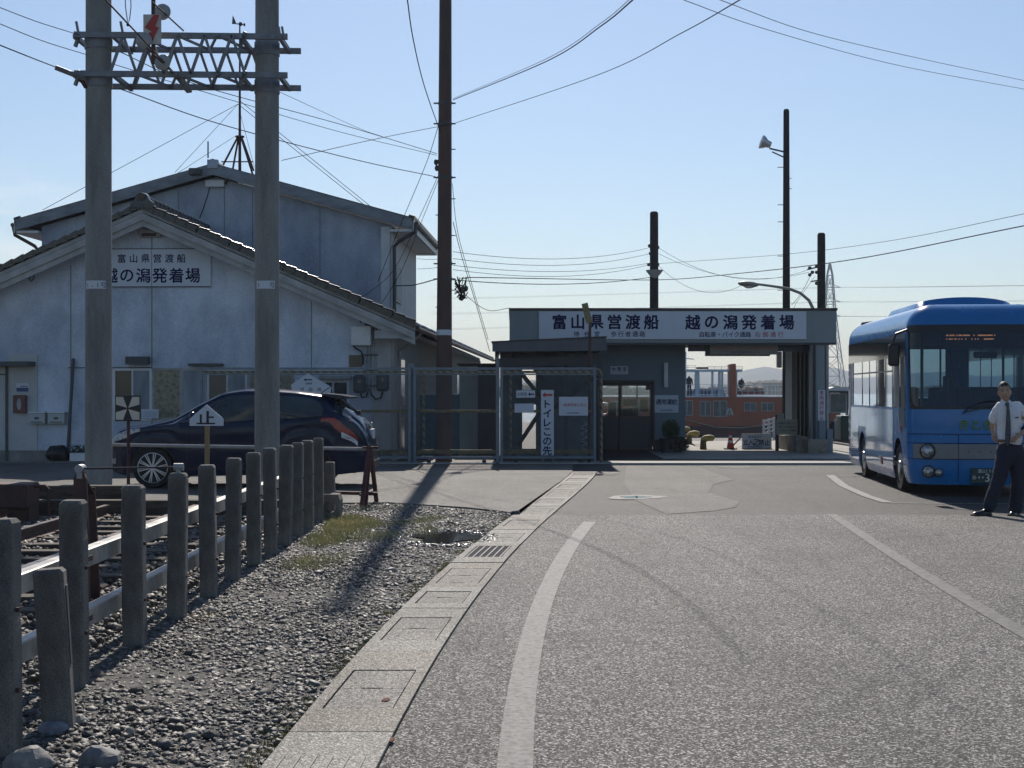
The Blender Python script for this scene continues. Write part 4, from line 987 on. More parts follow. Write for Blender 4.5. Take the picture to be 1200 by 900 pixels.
# attic vent lamp, hook
u0, z1 = BL(165, 269, 0); u1, z0 = BL(190, 278.5, 0); b = nb(); b.cbox(u0, u1, -.12, -.001, z0, z1, .01); v_ = b.build('gable_vent', M_soffit, bd)
b = nb(); b.box(u0+.05, u1-.1, -.125, -.121, z0+.02, z0+.09); b.build('rust_stain', M_rust, v_)
b = nb(); u0, z0 = BL(38, 327, 0); b.tube([(u0+.05, -.02, z0+.12), (u0+.05, -.05, z0+.02), (u0, -.05, z0-.06), (u0-.06, -.05, z0), (u0-.05, -.05, z0+.05)], .012, 6); b.build('hook', M_black, bd)
# name sign on the gable
t = thing('building_sign', 'white sign with two rows of navy characters on the gable wall', 'sign', tuple(BM @ Vector((BL(178, 336, 0)[0], -.04, BL(178, 336, 0)[1]))))
u0, z1 = BL(110, 291.5, 0); u1, z0 = BL(247.5, 336.5, 0); b = nb(); b.box(u0, u1, -.045, -.004, z0, z1); b.build('board', M_signw, t)
b = nb(); b.box(u0-.01, u1+.01, -.047, -.046, z1-.02, z1); b.box(u0, u1, -.0465, -.0455, z0, z0+.02)
us, _ = BL(178.5, 300, 0); b.box(us-.006, us+.006, -.0462, -.0455, z0, z1); b.build('board_joint', M_darkbox, t)
b = nb(); line(b, '富山県営渡船', (BL(143.3,302,0)[0], BL(213,302,0)[0]), -.0475, BL(178,303,0)[1], .205, .016)
line(b, '越の潟発着場', (BL(130,322,0)[0], BL(226.5,322,0)[0]), -.0475, BL(178,323,0)[1], .345, .02); b.build('lettering', M_ink, t, recalc=False)
# meter boxes
def bbox_(name, px0, px1, py0, py1, dep, m, par=None, v=0, ch=.01):
    u0, z1 = BL(px0, py0, v); u1, z0 = BL(px1, py1, v); b = nb(); b.cbox(u0, u1, v-dep, v-.001, z0, z1, ch); return b.build(name, m, par or bd)
bbox_('cable_box', 413, 436, 383, 405, .22, M_white); bbox_('cable_box_lid', 434, 446, 353, 385, .06, M_steel)
for px in (429, 433, 438, 441):
    u, z1 = BL(px, 384 if px < 436 else 360, 0); b = nb(); b.tube([(u, -.06, z1), (u, -.06, BL(px, 456, 0)[1])], .022, 8); b.build('conduit', M_steel, bd)
for py in (416, 434, 452): u0, z = BL(427, py, 0); u1, _ = BL(443, py, 0); b = nb(); b.box(u0, u1, -.1, -.002, z-.02, z+.02); b.build('conduit_clip', M_darkbox, bd)
for (px, py) in ((422, 450), (449, 448)):
    u, z = BL(px, py, 0); t2 = nb(); t2.cbox(u-.14, u+.14, -.14, -.002, z-.2, z+.2, .05); mm = t2.build('electric_meter', M_darkbox, bd)
    b = nb(); b.prism([(u+.045*math.cos(a), z+.06+.045*math.sin(a)) for a in np.linspace(0, 2*PI, 13)[:-1]], -.155, -.141, 'y'); b.build('dial', mat('meter_dial', (.22, .2, .16), .3), mm)
b = nb(); pts = []
for px, py in ((423,461),(425,466),(430,465),(433,455),(436,463),(441,468),(447,466),(449,459)): u, z = BL(px, py, 0); pts.append((u, -.08, z))
b.tube(pts, .018, 6); b.build('meter_cable', M_wire, bd)
for (q0) in ([(414,404),(417,408),(424,412),(426,418),(426,428)], [(418,345),(417,360),(420,372),(424,378)], [(447,372),(443,378),(436,382),(428,380)]):
    b = nb(); pts = [(BL(px, py, 0)[0], -.1, BL(px, py, 0)[1]) for px, py in q0]; b.tube(pts, .02, 6); b.build('service_cable', M_wire, bd)
# left wall objects
t = thing('extinguisher_box', 'faded red brown fire extinguisher box on the wall by the left door', 'box', tuple(BM @ Vector((BL(25, 484, 0)[0], -.05, BL(25, 484, 0)[1]))))
u0, z1 = BL(18, 463, 0); u1, z0 = BL(32.5, 484, 0)
b = nb(); b.cbox(u0, u1, -.16, -.03, z0, z1, .012); b.build('case', mat('faded_red_case', (.17, .07, .06), .6, var=.2, scale=9), t)
b = nb(); b.prism([(u0+.14+.05*math.cos(a), (z0+z1)/2+.13*math.sin(a)) for a in np.linspace(0, 2*PI, 13)[:-1]], -.166, -.161, 'y'); b.build('glass', M_soffit, t)
u0, z1 = BL(19.5, 449, 0); u1, z0 = BL(34.5, 459.5, 0); t = thing('poster', 'small blue and white poster above the extinguisher box', 'poster', tuple(BM @ Vector((u0, -.03, z0))))
b = nb(); b.box(u0, u1, -.034, -.027, z0, z1); b.build('sheet', M_signw, t); b = nb(); b.box(u0+.01, u1-.01, -.037, -.0345, z0+.01, z0+.1); b.box(u0+.1, u1-.03, -.037, -.0345, z0+.12, z0+.14); b.build('print', mat('poster_blue', (.03, .07, .2), .5), t)
for k, (a, c) in enumerate(((37, 56), (59, 79))):
    u0, z1 = BL(a, 484, 0); u1, z0 = BL(c, 496.5, 0)
    t = thing('mailbox', ('left' if k == 0 else 'right')+' of the two pale metal boxes fixed low on the wall by the poster', 'mailbox', tuple(BM @ Vector((u0, -.15, z0))), 0)
    b = nb(); b.cbox(u0, u1, -.2, -.002, z0, z1, .012); b.build('body', M_doorp, t)
    b = nb(); b.box(u0-.01, u1+.01, -.22, -.002, z1, z1+.03); b.build('lid', M_white, t)
    b = nb(); b.box(u0+.05, u1-.05, -.205, -.2005, z0+.03, z0+.05); b.box((u0+u1)/2-.05, (u0+u1)/2+.05, -.204, -.2005, z0+.1, z0+.15); b.build('slot', M_darkbox, t)
u0, z1 = BL(82, 420, -.3); t = thing('leaning_pipe', 'dark vertical pipe standing against the wall with a black sack at its foot', 'pipe', tuple(BM @ Vector((u0, -.3, 0))))
b = nb(); b.tube([(u0-.03, -.4, .0), (u0, -.06, z1)], .038, 8); b.build('pipe', M_darkbox, t)
b = nb(); b.ball((u0-.22, -.45, .17), .26, .22, .2, 14, 10); b.v = [tuple(Vector(p)+.05*noise.noise_vector(Vector(p)*5)) for p in b.v]; b.build('sack', M_black, t, smooth=True)
b = nb(); u0, z = BL(80, 431, 0); u1, _ = BL(178, 431, 0); b.tube([(u0, -.03, z), (u1, -.03, z+.005)], .009, 6); b.build('wall_cable', M_wire, bd)
t = thing('planter_box', 'small white planter with low green plant at the wall beside the left pole', 'planter', tuple(BM @ Vector((BL(92, 545, -.4)[0], -.4, 0))))
u0, _ = BL(84, 545, -.4); u1, _ = BL(104, 545, -.4); b = nb(); b.cbox(u0, u1, -.55, -.3, 0, .2, .01); b.build('tray', M_white, t)
b = nb(); 
for k in range(120):
    x_, y_, z_ = random.uniform(u0, u1), random.uniform(-.55, -.3), .2+random.uniform(0, .14); a = random.uniform(0, 6.3); b.quad((x_, y_, z_), (x_+.05*math.cos(a), y_+.05*math.sin(a), z_+.02), (x_+.04*math.cos(a+.6), y_+.04*math.sin(a+.6), z_+.05))
b.build('plant_leaves', mat('planter_leaf', (.05, .09, .03), .6, var=.3), t, recalc=False)

# ---- upper storey
V0 = 5.45; V1 = V0+6.2
uL, _ = BL(49, 300, V0); uR, _ = BL(458, 300, V0); uP, zP = BL(247, 192, V0-.3); SU = .275; uP = (uL+uR)/2
zeu = lambda u: zP-SU*abs(u-uP)
b = nb(); b.prism([(uL, 2.5), (uR, 2.5), (uR, zeu(uR)-.3), (uP, zP-.3), (uL, zeu(uL)-.3)], V0, V1, 'y'); b.build('upper_wall', M_wall2, bd)
for px in (178, 209, 263, 296, 375, 448):
    u, _ = BL(px, 300, V0); b = nb(); b.box(u-.012, u+.012, V0-.005, V0, 3.2, zeu(u)-.4); b.build('wall_joint', MATS['joint_grey'], bd)
ov = .62
for s in (-1, 1):
    ue = uR+ov if s > 0 else uL-ov
    b = nb(); b.prism([(uP, zP+.02), (ue, zeu(ue)+.02), (ue, zeu(ue)-.08), (uP, zP-.08)], V0-.30, V1+.6, 'y'); b.build('upper_roof', M_tile, bd)
    b = nb(); b.prism([(uP, zP-.0), (ue-s*.05, zeu(ue)-.0), (ue-s*.05, zeu(ue)-.27), (uP, zP-.28)], V0-.34, V0-.28, 'y'); b.build('barge_board', mat('grey_barge_board', (.26, .28, .31), .8, var=.2, scale=2, streak=.4), bd)
    b = nb(); b.box(min(ue-s*.05, uR if s > 0 else uL), max(ue-s*.05, uR if s > 0 else uL), V0-.27, V1+.5, zeu(ue)-.33, zeu(ue)-.27); b.build('soffit', M_white, bd)
    b = nb(); b.box(ue-.03, ue+.0, V0-.25, V1+.5, zeu(ue)-.33, zeu(ue)-.05); b.build('fascia', M_white, bd)
    b = nb(); b.tube([(ue+s*.06, V0-.25, zeu(ue)-.12), (ue+s*.06, V1+.5, zeu(ue)-.12)], .055, 8); b.build('gutter', M_darkbox, bd)
    # eave end tiles
    et = None
    for k in range(23):
        if et is None: q = MB(); q.tube([(-.0, 0, 0), (.16*s, 0, -.05)], .07, 8); et = o = q.build('eave_tile', M_tile, bd, local=True)
        else: o = et.copy(); COL.objects.link(o)
        o.matrix_local = WM[bd.name].inverted() @ BM @ Matrix.Translation((ue-.14*s, V0-.2+k*.3, zeu(ue)+.06))
b = nb(); b.tube([(uP, V0-.34, zP+.03), (uP, V1+.6, zP+.03)], .10, 10); b.box(uP-.13, uP+.13, V0-.38, V0-.2, zP-.12, zP+.10); b.build('ridge', M_wall2, bd)
u0, z1 = BL(242, 212, V0); u1, z0 = BL(264, 219.5, V0); b = nb(); b.box(u0, u1, V0-.15, V0, z0, z1); b.build('gable_vent', M_white, bd)
u0, z1 = BL(223, 198, V0-.3); u1, z0 = BL(237, 206, V0-.3); b = nb(); b.cbox(u0, u1, V0-.5, V0-.32, z0, z1, .02); b.build('floodlight', M_darkbox, bd)
b = nb(); b.tube([(BL(265,216,V0)[0], V0-.05, BL(265,216,V0)[1]), (BL(268,209,V0)[0], V0-.1, BL(268,209,V0)[1]), (BL(258,199,V0)[0], V0-.2, BL(258,199,V0)[1])], .018, 6)
b.tube([(BL(246,220,V0)[0], V0-.02, BL(246,220,V0)[1]), (BL(240,240,V0)[0], V0-.02, BL(240,240,V0)[1]), (BL(234,256,V0)[0], V0-.02, BL(234,256,V0)[1])], .01, 6); b.build('wall_cable', M_wire, bd)
b = nb(); b.bar((BL(247,192,V0)[0], V0-.3, zP+.15), (BL(247,192,V0)[0], V0-.3, BL(247,168,V0)[1]), .03); b.build('lightning_rod', M_darkbox, bd)
# white siding and window on the right side
b = nb(); b.box(uR, uR+.03, V0+.02, V1-.02, 2.6, zeu(uR)-.32); b.build('white_siding', M_white, bd)
rb = None
for k in range(20):
    if rb is None: qq = MB(); qq.box(0, .018, -.012, .012, 2.7, zeu(uR)-.34); rb = o = qq.build('siding_rib', M_white, bd, local=True)
    else: o = rb.copy(); COL.objects.link(o)
    o.matrix_local = WM[bd.name].inverted() @ BM @ Matrix.Translation((uR+.03, V0+.15+k*.31, 0))
b = nb(); b.box(uR+.03, uR+.08, V0+.5, V0+1.9, 3.9, 4.85); f_ = b.build('window', M_darkbox, bd); b = nb(); b.box(uR+.08, uR+.085, V0+.6, V0+1.8, 3.98, 4.77); b.build('pane', M_blueboard, f_)
b = nb(); b.box(uR-.25, uR-.02, V0-.03, V0-.001, 3.0, zeu(uR)-.35); b.build('corner_trim', M_white, bd)
u, z = BL(452, 370, V0-.2); zt_ = zeu(uR+ov)-.15
b = nb(); ue = uR+ov; b.tube([(ue+.05, V0-.2, zt_), (ue+.03, V0-.2, zt_-.18), (ue-.4, V0-.15, zt_-.42), (uR+.1, V0-.1, zt_-.55), (uR+.1, V0-.08, 3.35)], .05, 8); b.build('downpipe', M_darkbox, bd)
u2, z2 = BL(24, 268, V0); b = nb(); ul = uL-ov; b.tube([(ul-.06, V0-.2, zt_), (ul-.02, V0-.2, zt_-.22), (uL-.15, V0-.12, zt_-.5), (uL-.06, V0-.08, zt_-.62), (uL-.06, V0-.08, 3.5)], .045, 8); b.build('downpipe', M_polebrown, bd)
for px, py in ((371, 225), (452, 250)):
    u, z = BL(px, py, V0-.2); b = nb(); b.bar((u-.05, V0-.2, z+.0), (u+.06, V0-.2, z-.1), .09, .05); b.build('snow_guard', M_darkbox, bd)
# weather mast on the upper roof
c = W(281, 192, 43.5); md = 43.5
wm = thing('weather_mast', 'thin four legged steel mast with wind vane on the upper roof', 'mast', (c.x, c.y, c.z-.3))
b = MB(); b.tube([(c.x, md, c.z-.2), (c.x, md, ZY(28, md))], [.045, .02], 8); b.build('mast', M_rust, wm)
for dx, dy in ((-.48,-.4),(.46,-.4),(-.3,.4),(.3,.4)):
    b = MB(); b.tube([(c.x+dx, md+dy, c.z-.25), (c.x+dx*.1, md, ZY(160, md))], .028, 6); b.build('leg', M_rust, wm)
b = MB(); b.lathe([(.13, 0), (.13, .04)], (c.x, md, ZY(161, md)), 10); b.bar((c.x-.45, md-.4, c.z), (c.x+.45, md-.4, c.z), .03); b.build('collar', M_rust, wm)
b = MB(); zv = ZY(29, md); b.bar((c.x-.2, md, zv+.04), (c.x+.14, md, zv), .025); b.prism([(c.x-.22, zv+.02), (c.x-.1, zv+.02), (c.x-.12, zv+.1), (c.x-.2, zv+.27)], md-.01, md+.01, 'y'); b.ball((c.x+.02, md, zv+.02), .06, n=8, m=6); b.ball((c.x+.13, md, zv), .03, .03, .05, 8, 6); b.build('wind_vane', M_darkbox, wm)
def wire(name, pts, r, lab, m=None, sag=0, n=14, cat='wire'):
    P = []
    pts = [Vector(p) for p in pts]; N_ = len(pts)
    for i in range(N_-1):
        a, c_ = pts[i], pts[i+1]; m0 = pts[max(0, i-1)]; m3 = pts[min(N_-1, i+2)]
        for k in range(n+(i == N_-2)):
            t = k/n
            if N_ == 2: p = a.lerp(c_, t); p.z -= sag*4*t*(1-t)
            else: t1 = (c_-m0)*.5; t2 = (m3-a)*.5; t1 = t1 if i else (c_-a); t2 = t2 if i < N_-2 else (c_-a); p = a*(2*t**3-3*t*t+1)+t1*(t**3-2*t*t+t)+c_*(3*t*t-2*t**3)+t2*(t**3-t*t)
            P.append(p)
    b = MB(); b.tube(P, r*.62 if r < .05 else r, 5, False); return b.build(name, m or M_wire, cat=cat, label=lab, recalc=False)
mt = W(279, 122, md)
wire('guy_wire', [mt, W(50, 246, 40)], .012, 'guy wire from the weather mast to the left eave of the upper roof')
wire('guy_wire', [mt, W(205, 202, 40)], .010, 'short guy wire from the weather mast to the gable left of the ridge')
wire('guy_wire', [mt, W(428, 241, 40)], .014, 'guy wire from the weather mast down to the right gable slope')
wire('guy_wire', [W(281, 118, md), W(453, 257, 42)], .014, 'thin guy wire from the weather mast to the far right eave')
wire('guy_wire', [mt+Vector((.02,0,-.1)), W(298, 196, 44)], .010, 'shortest guy wire close behind the right concrete pole')
wire('guy_wire', [W(275, 160, 43.5), W(208, 203, 40)], .010, 'low thin wire from the mast collar to the gable slope')
# teal unit behind the gate and lower wing things
for k, (a, c, top, lab) in enumerate(((492, 511, 463, 'left teal storage cabinet behind the brown pole'), (527, 538, 462, 'right teal storage cabinet behind the brown pole'))):
    dd = 37.2+k*.1; t = thing('cabinet', lab, 'cabinet', (GX((a+c)/2, dd), dd+.2, 0)); b = MB(); b.cbox(GX(a, dd), GX(c, dd), dd, dd+.5, 0, ZY(top, dd), .02); b.build('body', mat('teal_paint', (.03, .12, .17), .5, var=.1), t)
    b = MB(); b.box(GX(a, dd)+.03, GX(c, dd)-.03, dd-.012, dd-.001, .15, ZY(top, dd)-.1); b.build('door', MATS['teal_paint'], t)
# ------------------------------------------------------------------ ferry waiting room building
D = 38.5
def ex(px, d=D): return GX(px, d)
def ez(py, d=D): return ZY(py, d)
M_tw = mat('terminal_wall', (.17, .215, .25), .75, var=.06, scale=1.2, bump=.001)
M_tf = mat('terminal_fascia', (.23, .265, .275), .6, var=.06, scale=1.5, streak=3)
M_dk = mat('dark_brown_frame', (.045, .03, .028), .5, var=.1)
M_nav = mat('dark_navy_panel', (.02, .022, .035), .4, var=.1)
tb = thing('waiting_room', 'flat roofed ferry waiting room with a long sign fascia and drive-through passage', 'building', (ex(790), D+2, 0))
b = MB(); b.box(ex(597), ex(980), D, D+.12, ez(401.5), ez(364)); b.box(ex(597), ex(597)+.12, D+.12, D+5.2, ez(401.5), ez(364)); b.box(ex(980)-.12, ex(980), D+.12, D+5.2, ez(401.5), ez(364)); b.build('fascia', M_tf, tb)
b = MB(); b.box(ex(596.3), ex(981.2), D-.03, D+5.3, ez(364)+.001, ez(361)); b.build('roof_coping', M_dk, tb)
b = MB(); b.box(ex(597)+.12, ex(980)-.12, D+.12, D+5.2, ez(401.5)+.02, ez(401.5)+.12); b.build('ceiling', mat('ceiling_dark', (.10, .105, .11), .8), tb)
b = MB(); b.box(ex(597), ex(980), D+.01, D+.11, ez(404), ez(401.5)-.001); b.build('fascia_trim', M_nav, tb)
WD = D+1.3
wx = lambda px: GX(px, WD)
wz = lambda py: ZY(py, WD)
ztop = ez(401.5)+.02
# front wall with a door opening px 700-765
b = MB(); b.box(wx(633), wx(699), WD, WD+.12, 0, ztop); b.box(wx(596), wx(606), WD, WD+.12, 0, ztop); b.box(wx(767), wx(803), WD, WD+.12, 0, ztop); b.box(wx(699), wx(767), WD, WD+.12, wz(448), ztop)
b.build('front_wall', M_tw, tb)
b = MB(); b.box(wx(803)-.12, wx(803), WD+.12, D+5.1, 0, ztop); b.box(wx(633), wx(633)+.12, WD+.12, D+5.1, 0, ztop); b.build('side_wall', M_tw, tb)
# back wall with openings opposite the door windows so the ferry shows through
b = MB(); yb0, yb1 = D+5.0, D+5.12; bx = lambda px: GX(px, yb0); bz = lambda py: ZY(py, yb0)
b.box(wx(633)+.12, bx(703), yb0, yb1, 0, ztop); b.box(bx(703), wx(803)-.12, yb0, yb1, bz(449), ztop); b.box(bx(703), wx(803)-.12, yb0, yb1, 0, bz(489)); b.box(bx(763), wx(803)-.12, yb0, yb1, bz(489), bz(449))
b.build('back_wall', M_tw, tb)
b = MB(); b.box(bx(728)-.03, bx(728)+.03, yb0-.01, yb1+.01, bz(489), bz(449)); b.box(bx(746), bx(746)+.03, yb0-.01, yb1+.01, bz(489), bz(449)); b.build('back_window_frame', M_dk, tb)
for (a, c, py0, py1, m) in ((713, 722, 472, 488, M_tw), (730, 746, 468, 476, MATS['planter_leaf']), (750, 759, 468, 482, M_tw), (729, 742, 478, 488, M_darkbox), (742, 748, 477, 488, M_white)):
    q = MB(); q.box(GX(a, D+4.3), GX(c, D+4.3), D+4.3, D+4.36, ZY(py1, D+4.3), ZY(py0, D+4.3))
    tt = q.build('counter_item', m, tb)
b = MB(); b.box(wx(703), wx(768), D+4.2, D+4.5, 0, ZY(488.5, D+4.3)); b.build('counter', M_nav, tb)
# sliding doors
M_clear = glassmat('clear_glass', (.82, .86, .86))
for k, (a, c) in enumerate(((699, 727), (725.5, 764.5))):
    y = WD+.02+(0 if k else .06); df = None
    b = MB(); f = .045; x0, x1 = wx(a), wx(c); zt = wz(449); zm = wz(489)
    b.box(x0, x0+f, y, y+.04, .04, zt); b.box(x1-f, x1, y, y+.04, .04, zt); b.box(x0+f, x1-f, y, y+.04, zt-.07, zt); b.box(x0+f, x1-f, y, y+.04, zm-.04, zm+.03); b.box(x0+f, x1-f, y, y+.04, .04, .1)
    df = b.build('door', M_dk, tb)
    b = MB(); b.box(x0+f, x1-f, y+.01, y+.03, .1, zm-.04); b.build('lower_panel', M_nav, df)
    b = MB(); b.box(x0+f, x1-f, y+.018, y+.022, zm+.03, zt-.07); b.build('pane', M_clear, df)
b = MB(); b.box(wx(697.5), wx(699), WD-.05, WD+.02, 0, wz(446)); b.box(wx(765), wx(767), WD-.05, WD+.02, 0, wz(446)); b.box(wx(697.5), wx(767), WD-.051, WD+.02, wz(448), wz(446)+.01); b.build('door_frame', M_dk, tb)
b = MB(); b.box(wx(757), wx(762), WD-.03, WD+.018, wz(457), wz(450)); b.build('door_closer', M_black, tb)
b = MB(); b.box(wx(767), wx(803)+.02, WD-.02, WD-.001, 0, wz(515)); b.build('wall_plinth', M_nav, tb)
b = MB(); b.cbox(wx(777.5), wx(782.5), WD-.12, WD-.001, wz(454), wz(425), .015); b.build('wall_light', M_white, tb)
# passage: lintel, right pillar, folded gate
b = MB(); b.box(wx(803)+.001, ex(955), D+.5, D+.7, ez(411), ez(401.5)); b.build('lintel', M_nav, tb)
b = MB(); b.box(ex(951), ex(967), D+.05, D+.35, .36, ez(404)); b.build('pillar', M_tf, tb)
b = MB(); b.cbox(ex(951)-.12, ex(967)+.03, D-.15, D+.5, 0, .36, .015); b.build('pillar_base', mat('dirty_concrete', (.30, .27, .22), .9, var=.25, scale=3, bump=.004), tb)
b = MB(); b.box(ex(968)-.13, ex(968), D+.35, D+5, 0, ez(404)); b.build('passage_wall', M_tw, tb)
b = MB(); b.cbox(ex(951)-.3, ex(951)-.13, D+.5, D+3.2, 0, .40, .02); b.build('passage_kerb', MATS['dirty_concrete'], tb)
b = MB(); b.box(GX(927, D+3.6), GX(932.5, D+3.6), D+3.5, D+3.65, 0, ztop); b.build('rear_post', M_tf, tb)
for k in range(4):
    px = 935.5+k*4.6; dd = D+2.7-k*.6; b = MB(); b.tube([(GX(px, dd), dd, .38), (GX(px, dd), dd, ztop)], .042, 10); b.build('folding_shutter_bar', M_black, tb)
b = MB(); b.box(GX(953, D), GX(955, D)+.02, D+.0, D+.06, ez(520), ez(404)); b.build('shutter_guide', M_black, tb)
b = MB(); b.tube([(ex(970.3), D+.1, .0), (ex(970.3), D+.1, ez(404))], .042, 10); b.build('downpipe', M_steel, tb)
b = MB(); b.cbox(ex(969), ex(976), D-.02, D+.2, 0, ez(503), .01); b.build('pipe_cover', M_tw, tb)
b = MB(); b.cbox(ex(959), ex(967), D-.06, D+.04, ez(515), ez(493), .01); b.build('cable_duct', M_tw, tb)
# hanging board in the passage
t = thing('hanging_board', 'dim beige board with small red text hanging under the passage lintel', 'sign', (ex(870), D+.4, ez(417)))
b = MB(); hy = D+.35; b.box(GX(832, hy), GX(911.5, hy), hy, hy+.06, ZY(415.5, hy), ZY(402.5, hy)); b.build('board', mat('board_beige', (.24, .22, .18), .6), t)
b = MB(); b.box(GX(827, hy), GX(903, hy), hy+.08, hy+.14, ZY(417.2, hy), ZY(403, hy)); b.build('backing', M_dk, t)
b = MB(); line(b, '自転車通行して下さい通路内駐停車禁止', (GX(839,hy), GX(906,hy)), hy-.004, ZY(408.3, hy), .085, .008); b.build('lettering', M_pinkred, t, recalc=False)
b = MB(); line(b, '富山県港湾事務所伏木港', (GX(858,hy), GX(890,hy)), hy-.004, ZY(412.8, hy), .05, .004); b.build('small_lettering', M_ink, t, recalc=False)
# the big sign
t = thing('terminal_sign', 'long pale blue grey terminal sign with large navy characters along the fascia', 'sign', (ex(788), D, ez(398)))
b = MB(); b.box(ex(631.5), ex(944.5), D-.05, D-.001, ez(397.5), ez(365)); b.build('board', M_signw, t)
y = D-.054
b = MB(); line(b, '富山県営渡船', (ex(655.5), ex(763)), y, ez(377.3), .385, .028); line(b, '越の潟発着場', (ex(811.5), ex(921.5)), y, ez(377.8), .385, .028); b.build('lettering', M_ink, t, recalc=False)
b = MB(); line(b, '待合室', (ex(675.5), ex(699.5)), y, ez(391.5), .15, .01); line(b, '歩行者通路', (ex(719), ex(752.5)), y, ez(391.5), .15, .01); line(b, '自転車・バイク通路', (ex(822), ex(876.5)), y, ez(392), .15, .01); b.build('small_lettering', M_ink, t, recalc=False)
b = MB(); line(b, '右側通行', (ex(887.5), ex(914.5)), y, ez(392), .15, .01); b.build('red_lettering', M_pinkred, t, recalc=False)
t = board('room_sign', 'small white sign above the waiting room door', 715.5, 736, 429, 438.5, WD-.002)
b = MB(); line(b, '休憩室', (wx(719), wx(732)), WD-.0175, wz(432.5), .12, .012); line(b, '富山県港湾', (wx(719), wx(732)), WD-.0175, wz(436.3), .045, .003); b.build('lettering', M_ink, t, recalc=False)
t = board('service_sign', 'white normal service sign to the right of the waiting room door', 767, 795, 463, 483.5, WD-.002)
b = MB(); line(b, '通常運航', (wx(771.5), wx(790.5)), WD-.0175, wz(471), .155, .016); line(b, '富山県港湾事務所', (wx(774.5), wx(787.5)), WD-.0175, wz(480.8), .05, .004); b.build('lettering', M_ink, t, recalc=False)
t = board('vehicle_ban_sign', 'narrow white vertical sign with red characters on the right passage pillar', 958.5, 967, 457, 493, D+.04)
b = MB()
for i, ch in enumerate('車両通行禁止'): put(b, ch, GX(962.7, D+.04), D+.0245, ZY(460.3+i*5.9, D+.04), .12, .012)
b.build('lettering', M_pinkred, t, recalc=False)
# lean-to canopy beside the waiting room
CD = 33.3
cn = thing('canopy_shed', 'dark flat canopy shed with a slightly tilted roof fascia behind the right gate', 'shed', (GX(645, 35), 35, 0))
cxp = lambda px, d=CD: GX(px, d)
b = MB(); b.prism([(cxp(577), ZY(412, CD)), (cxp(711.5), ZY(411, CD)), (cxp(710), ZY(395.5, CD)), (cxp(577), ZY(401.5, CD))], CD, CD+.06, 'y'); b.build('fascia', mat('canopy_fascia', (.10, .11, .125), .6, var=.1), cn)
b = MB(); b.prism([(cxp(577)-.02, ZY(401.5, CD)), (cxp(710)+.02, ZY(395.5, CD)), (cxp(710)+.02, ZY(395.5, CD)+.03), (cxp(577)-.02, ZY(401.5, CD)+.03)], CD-.03, 38.4, 'y'); b.build('roof', M_dk, cn)
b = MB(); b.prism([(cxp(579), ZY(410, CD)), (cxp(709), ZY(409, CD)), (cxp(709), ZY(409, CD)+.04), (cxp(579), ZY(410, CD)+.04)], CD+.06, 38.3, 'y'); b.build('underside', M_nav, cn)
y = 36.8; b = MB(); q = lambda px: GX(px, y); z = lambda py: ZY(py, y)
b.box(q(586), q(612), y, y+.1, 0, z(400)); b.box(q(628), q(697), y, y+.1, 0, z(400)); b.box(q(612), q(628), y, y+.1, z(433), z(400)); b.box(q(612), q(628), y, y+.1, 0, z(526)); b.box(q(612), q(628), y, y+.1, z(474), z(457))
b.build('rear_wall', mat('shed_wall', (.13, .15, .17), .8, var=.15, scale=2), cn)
for (a, c) in (((605, 430), (637, 470)), ((622, 425), (650, 465)), ((700, 440), (650, 478)), ((636, 478), (607, 522))):
    b = MB(); b.bar(W(a[0], a[1], 36.5), W(c[0], c[1], 36.5), .1, .1); b.build('diagonal_brace', M_nav, cn)
for px in (583, 602, 661, 700): b = MB(); b.bar((q(px), 35.5, 0), (q(px), 35.5, z(404)), .09); b.build('post', M_darkbox, cn)
b = MB(); b.bar((q(586), CD+.5, ZY(425, CD)), (q(690), CD+.5, ZY(421, CD)), .08, .2); b.build('beam', M_nav, cn)
t = thing('hose_coil', 'dark coiled cord hanging on the shed post at the right gate end', 'hose', tuple(W(686, 528, 33.2)))
b = MB(); P = [W(684+3.5*math.sin(k*.9), 495+k*1.1, 33.2+.05*math.cos(k*.9)) for k in range(30)]; b.tube(P, .014, 6); b.build('cord', M_steel, t)
# lamp pole with a tilted yellow plate in front of the canopy
d = 32.9; t = thing('thin_pole', 'thin dark pole carrying a tilted yellow plate seen edge on', 'pole', (GX(691, d), d, 0))
b = MB(); b.tube([(GX(690.5, d), d, 0), (GX(691.3, d), d, ZY(378, d))], .03, 8); b.build('shaft', M_rust, t)
b = MB(); p0, p1 = W(685, 355.5, d), W(690.5, 378.5, d); b.bar(p0, p1, .1, .13); b.build('yellow_plate', mat('weathered_yellow', (.26, .21, .10), .7, var=.2, scale=6), t)
# planter with shrub
d = 38.9; t = thing('planted_pot', 'round green shrub with dark low plants in a pot by the passage', 'potted plant', (GX(785, d), d, 0))
b = MB(); b.lathe([(.2, 0), (.26, .35), (.28, .37), (.22, .36)], (GX(785, d), d, 0), 16); b.build('pot', M_darkbox, t)
def leafball(c, r, n, size, rz=None):
    b = MB(); rz = rz or r
    for k in range(n):
        v = Vector((random.gauss(0, 1), random.gauss(0, 1), random.gauss(0, 1))).normalized()*(random.random()**.35); p = Vector((c[0]+v.x*r, c[1]+v.y*r, c[2]+v.z*rz))
        a = Vector((random.gauss(0, 1), random.gauss(0, 1), random.gauss(0, 1))).normalized()*size; e = a.cross(Vector((random.gauss(0, 1), random.gauss(0, 1), random.gauss(0, 1)))).normalized()*size*.5
        b.quad(p-a, p+e, p+a, p-e)
    return b
leafball((GX(786, d), d, .6), .24, 900, .035, .26).build('shrub_leaves', mat('shrub_green', (.04, .10, .035), .6, var=.3), t, recalc=False)
leafball((GX(793, d), d-.1, .22), .3, 500, .04, .2).build('low_leaves', mat('shrub_dark', (.03, .035, .03), .6, var=.3), t, recalc=False)

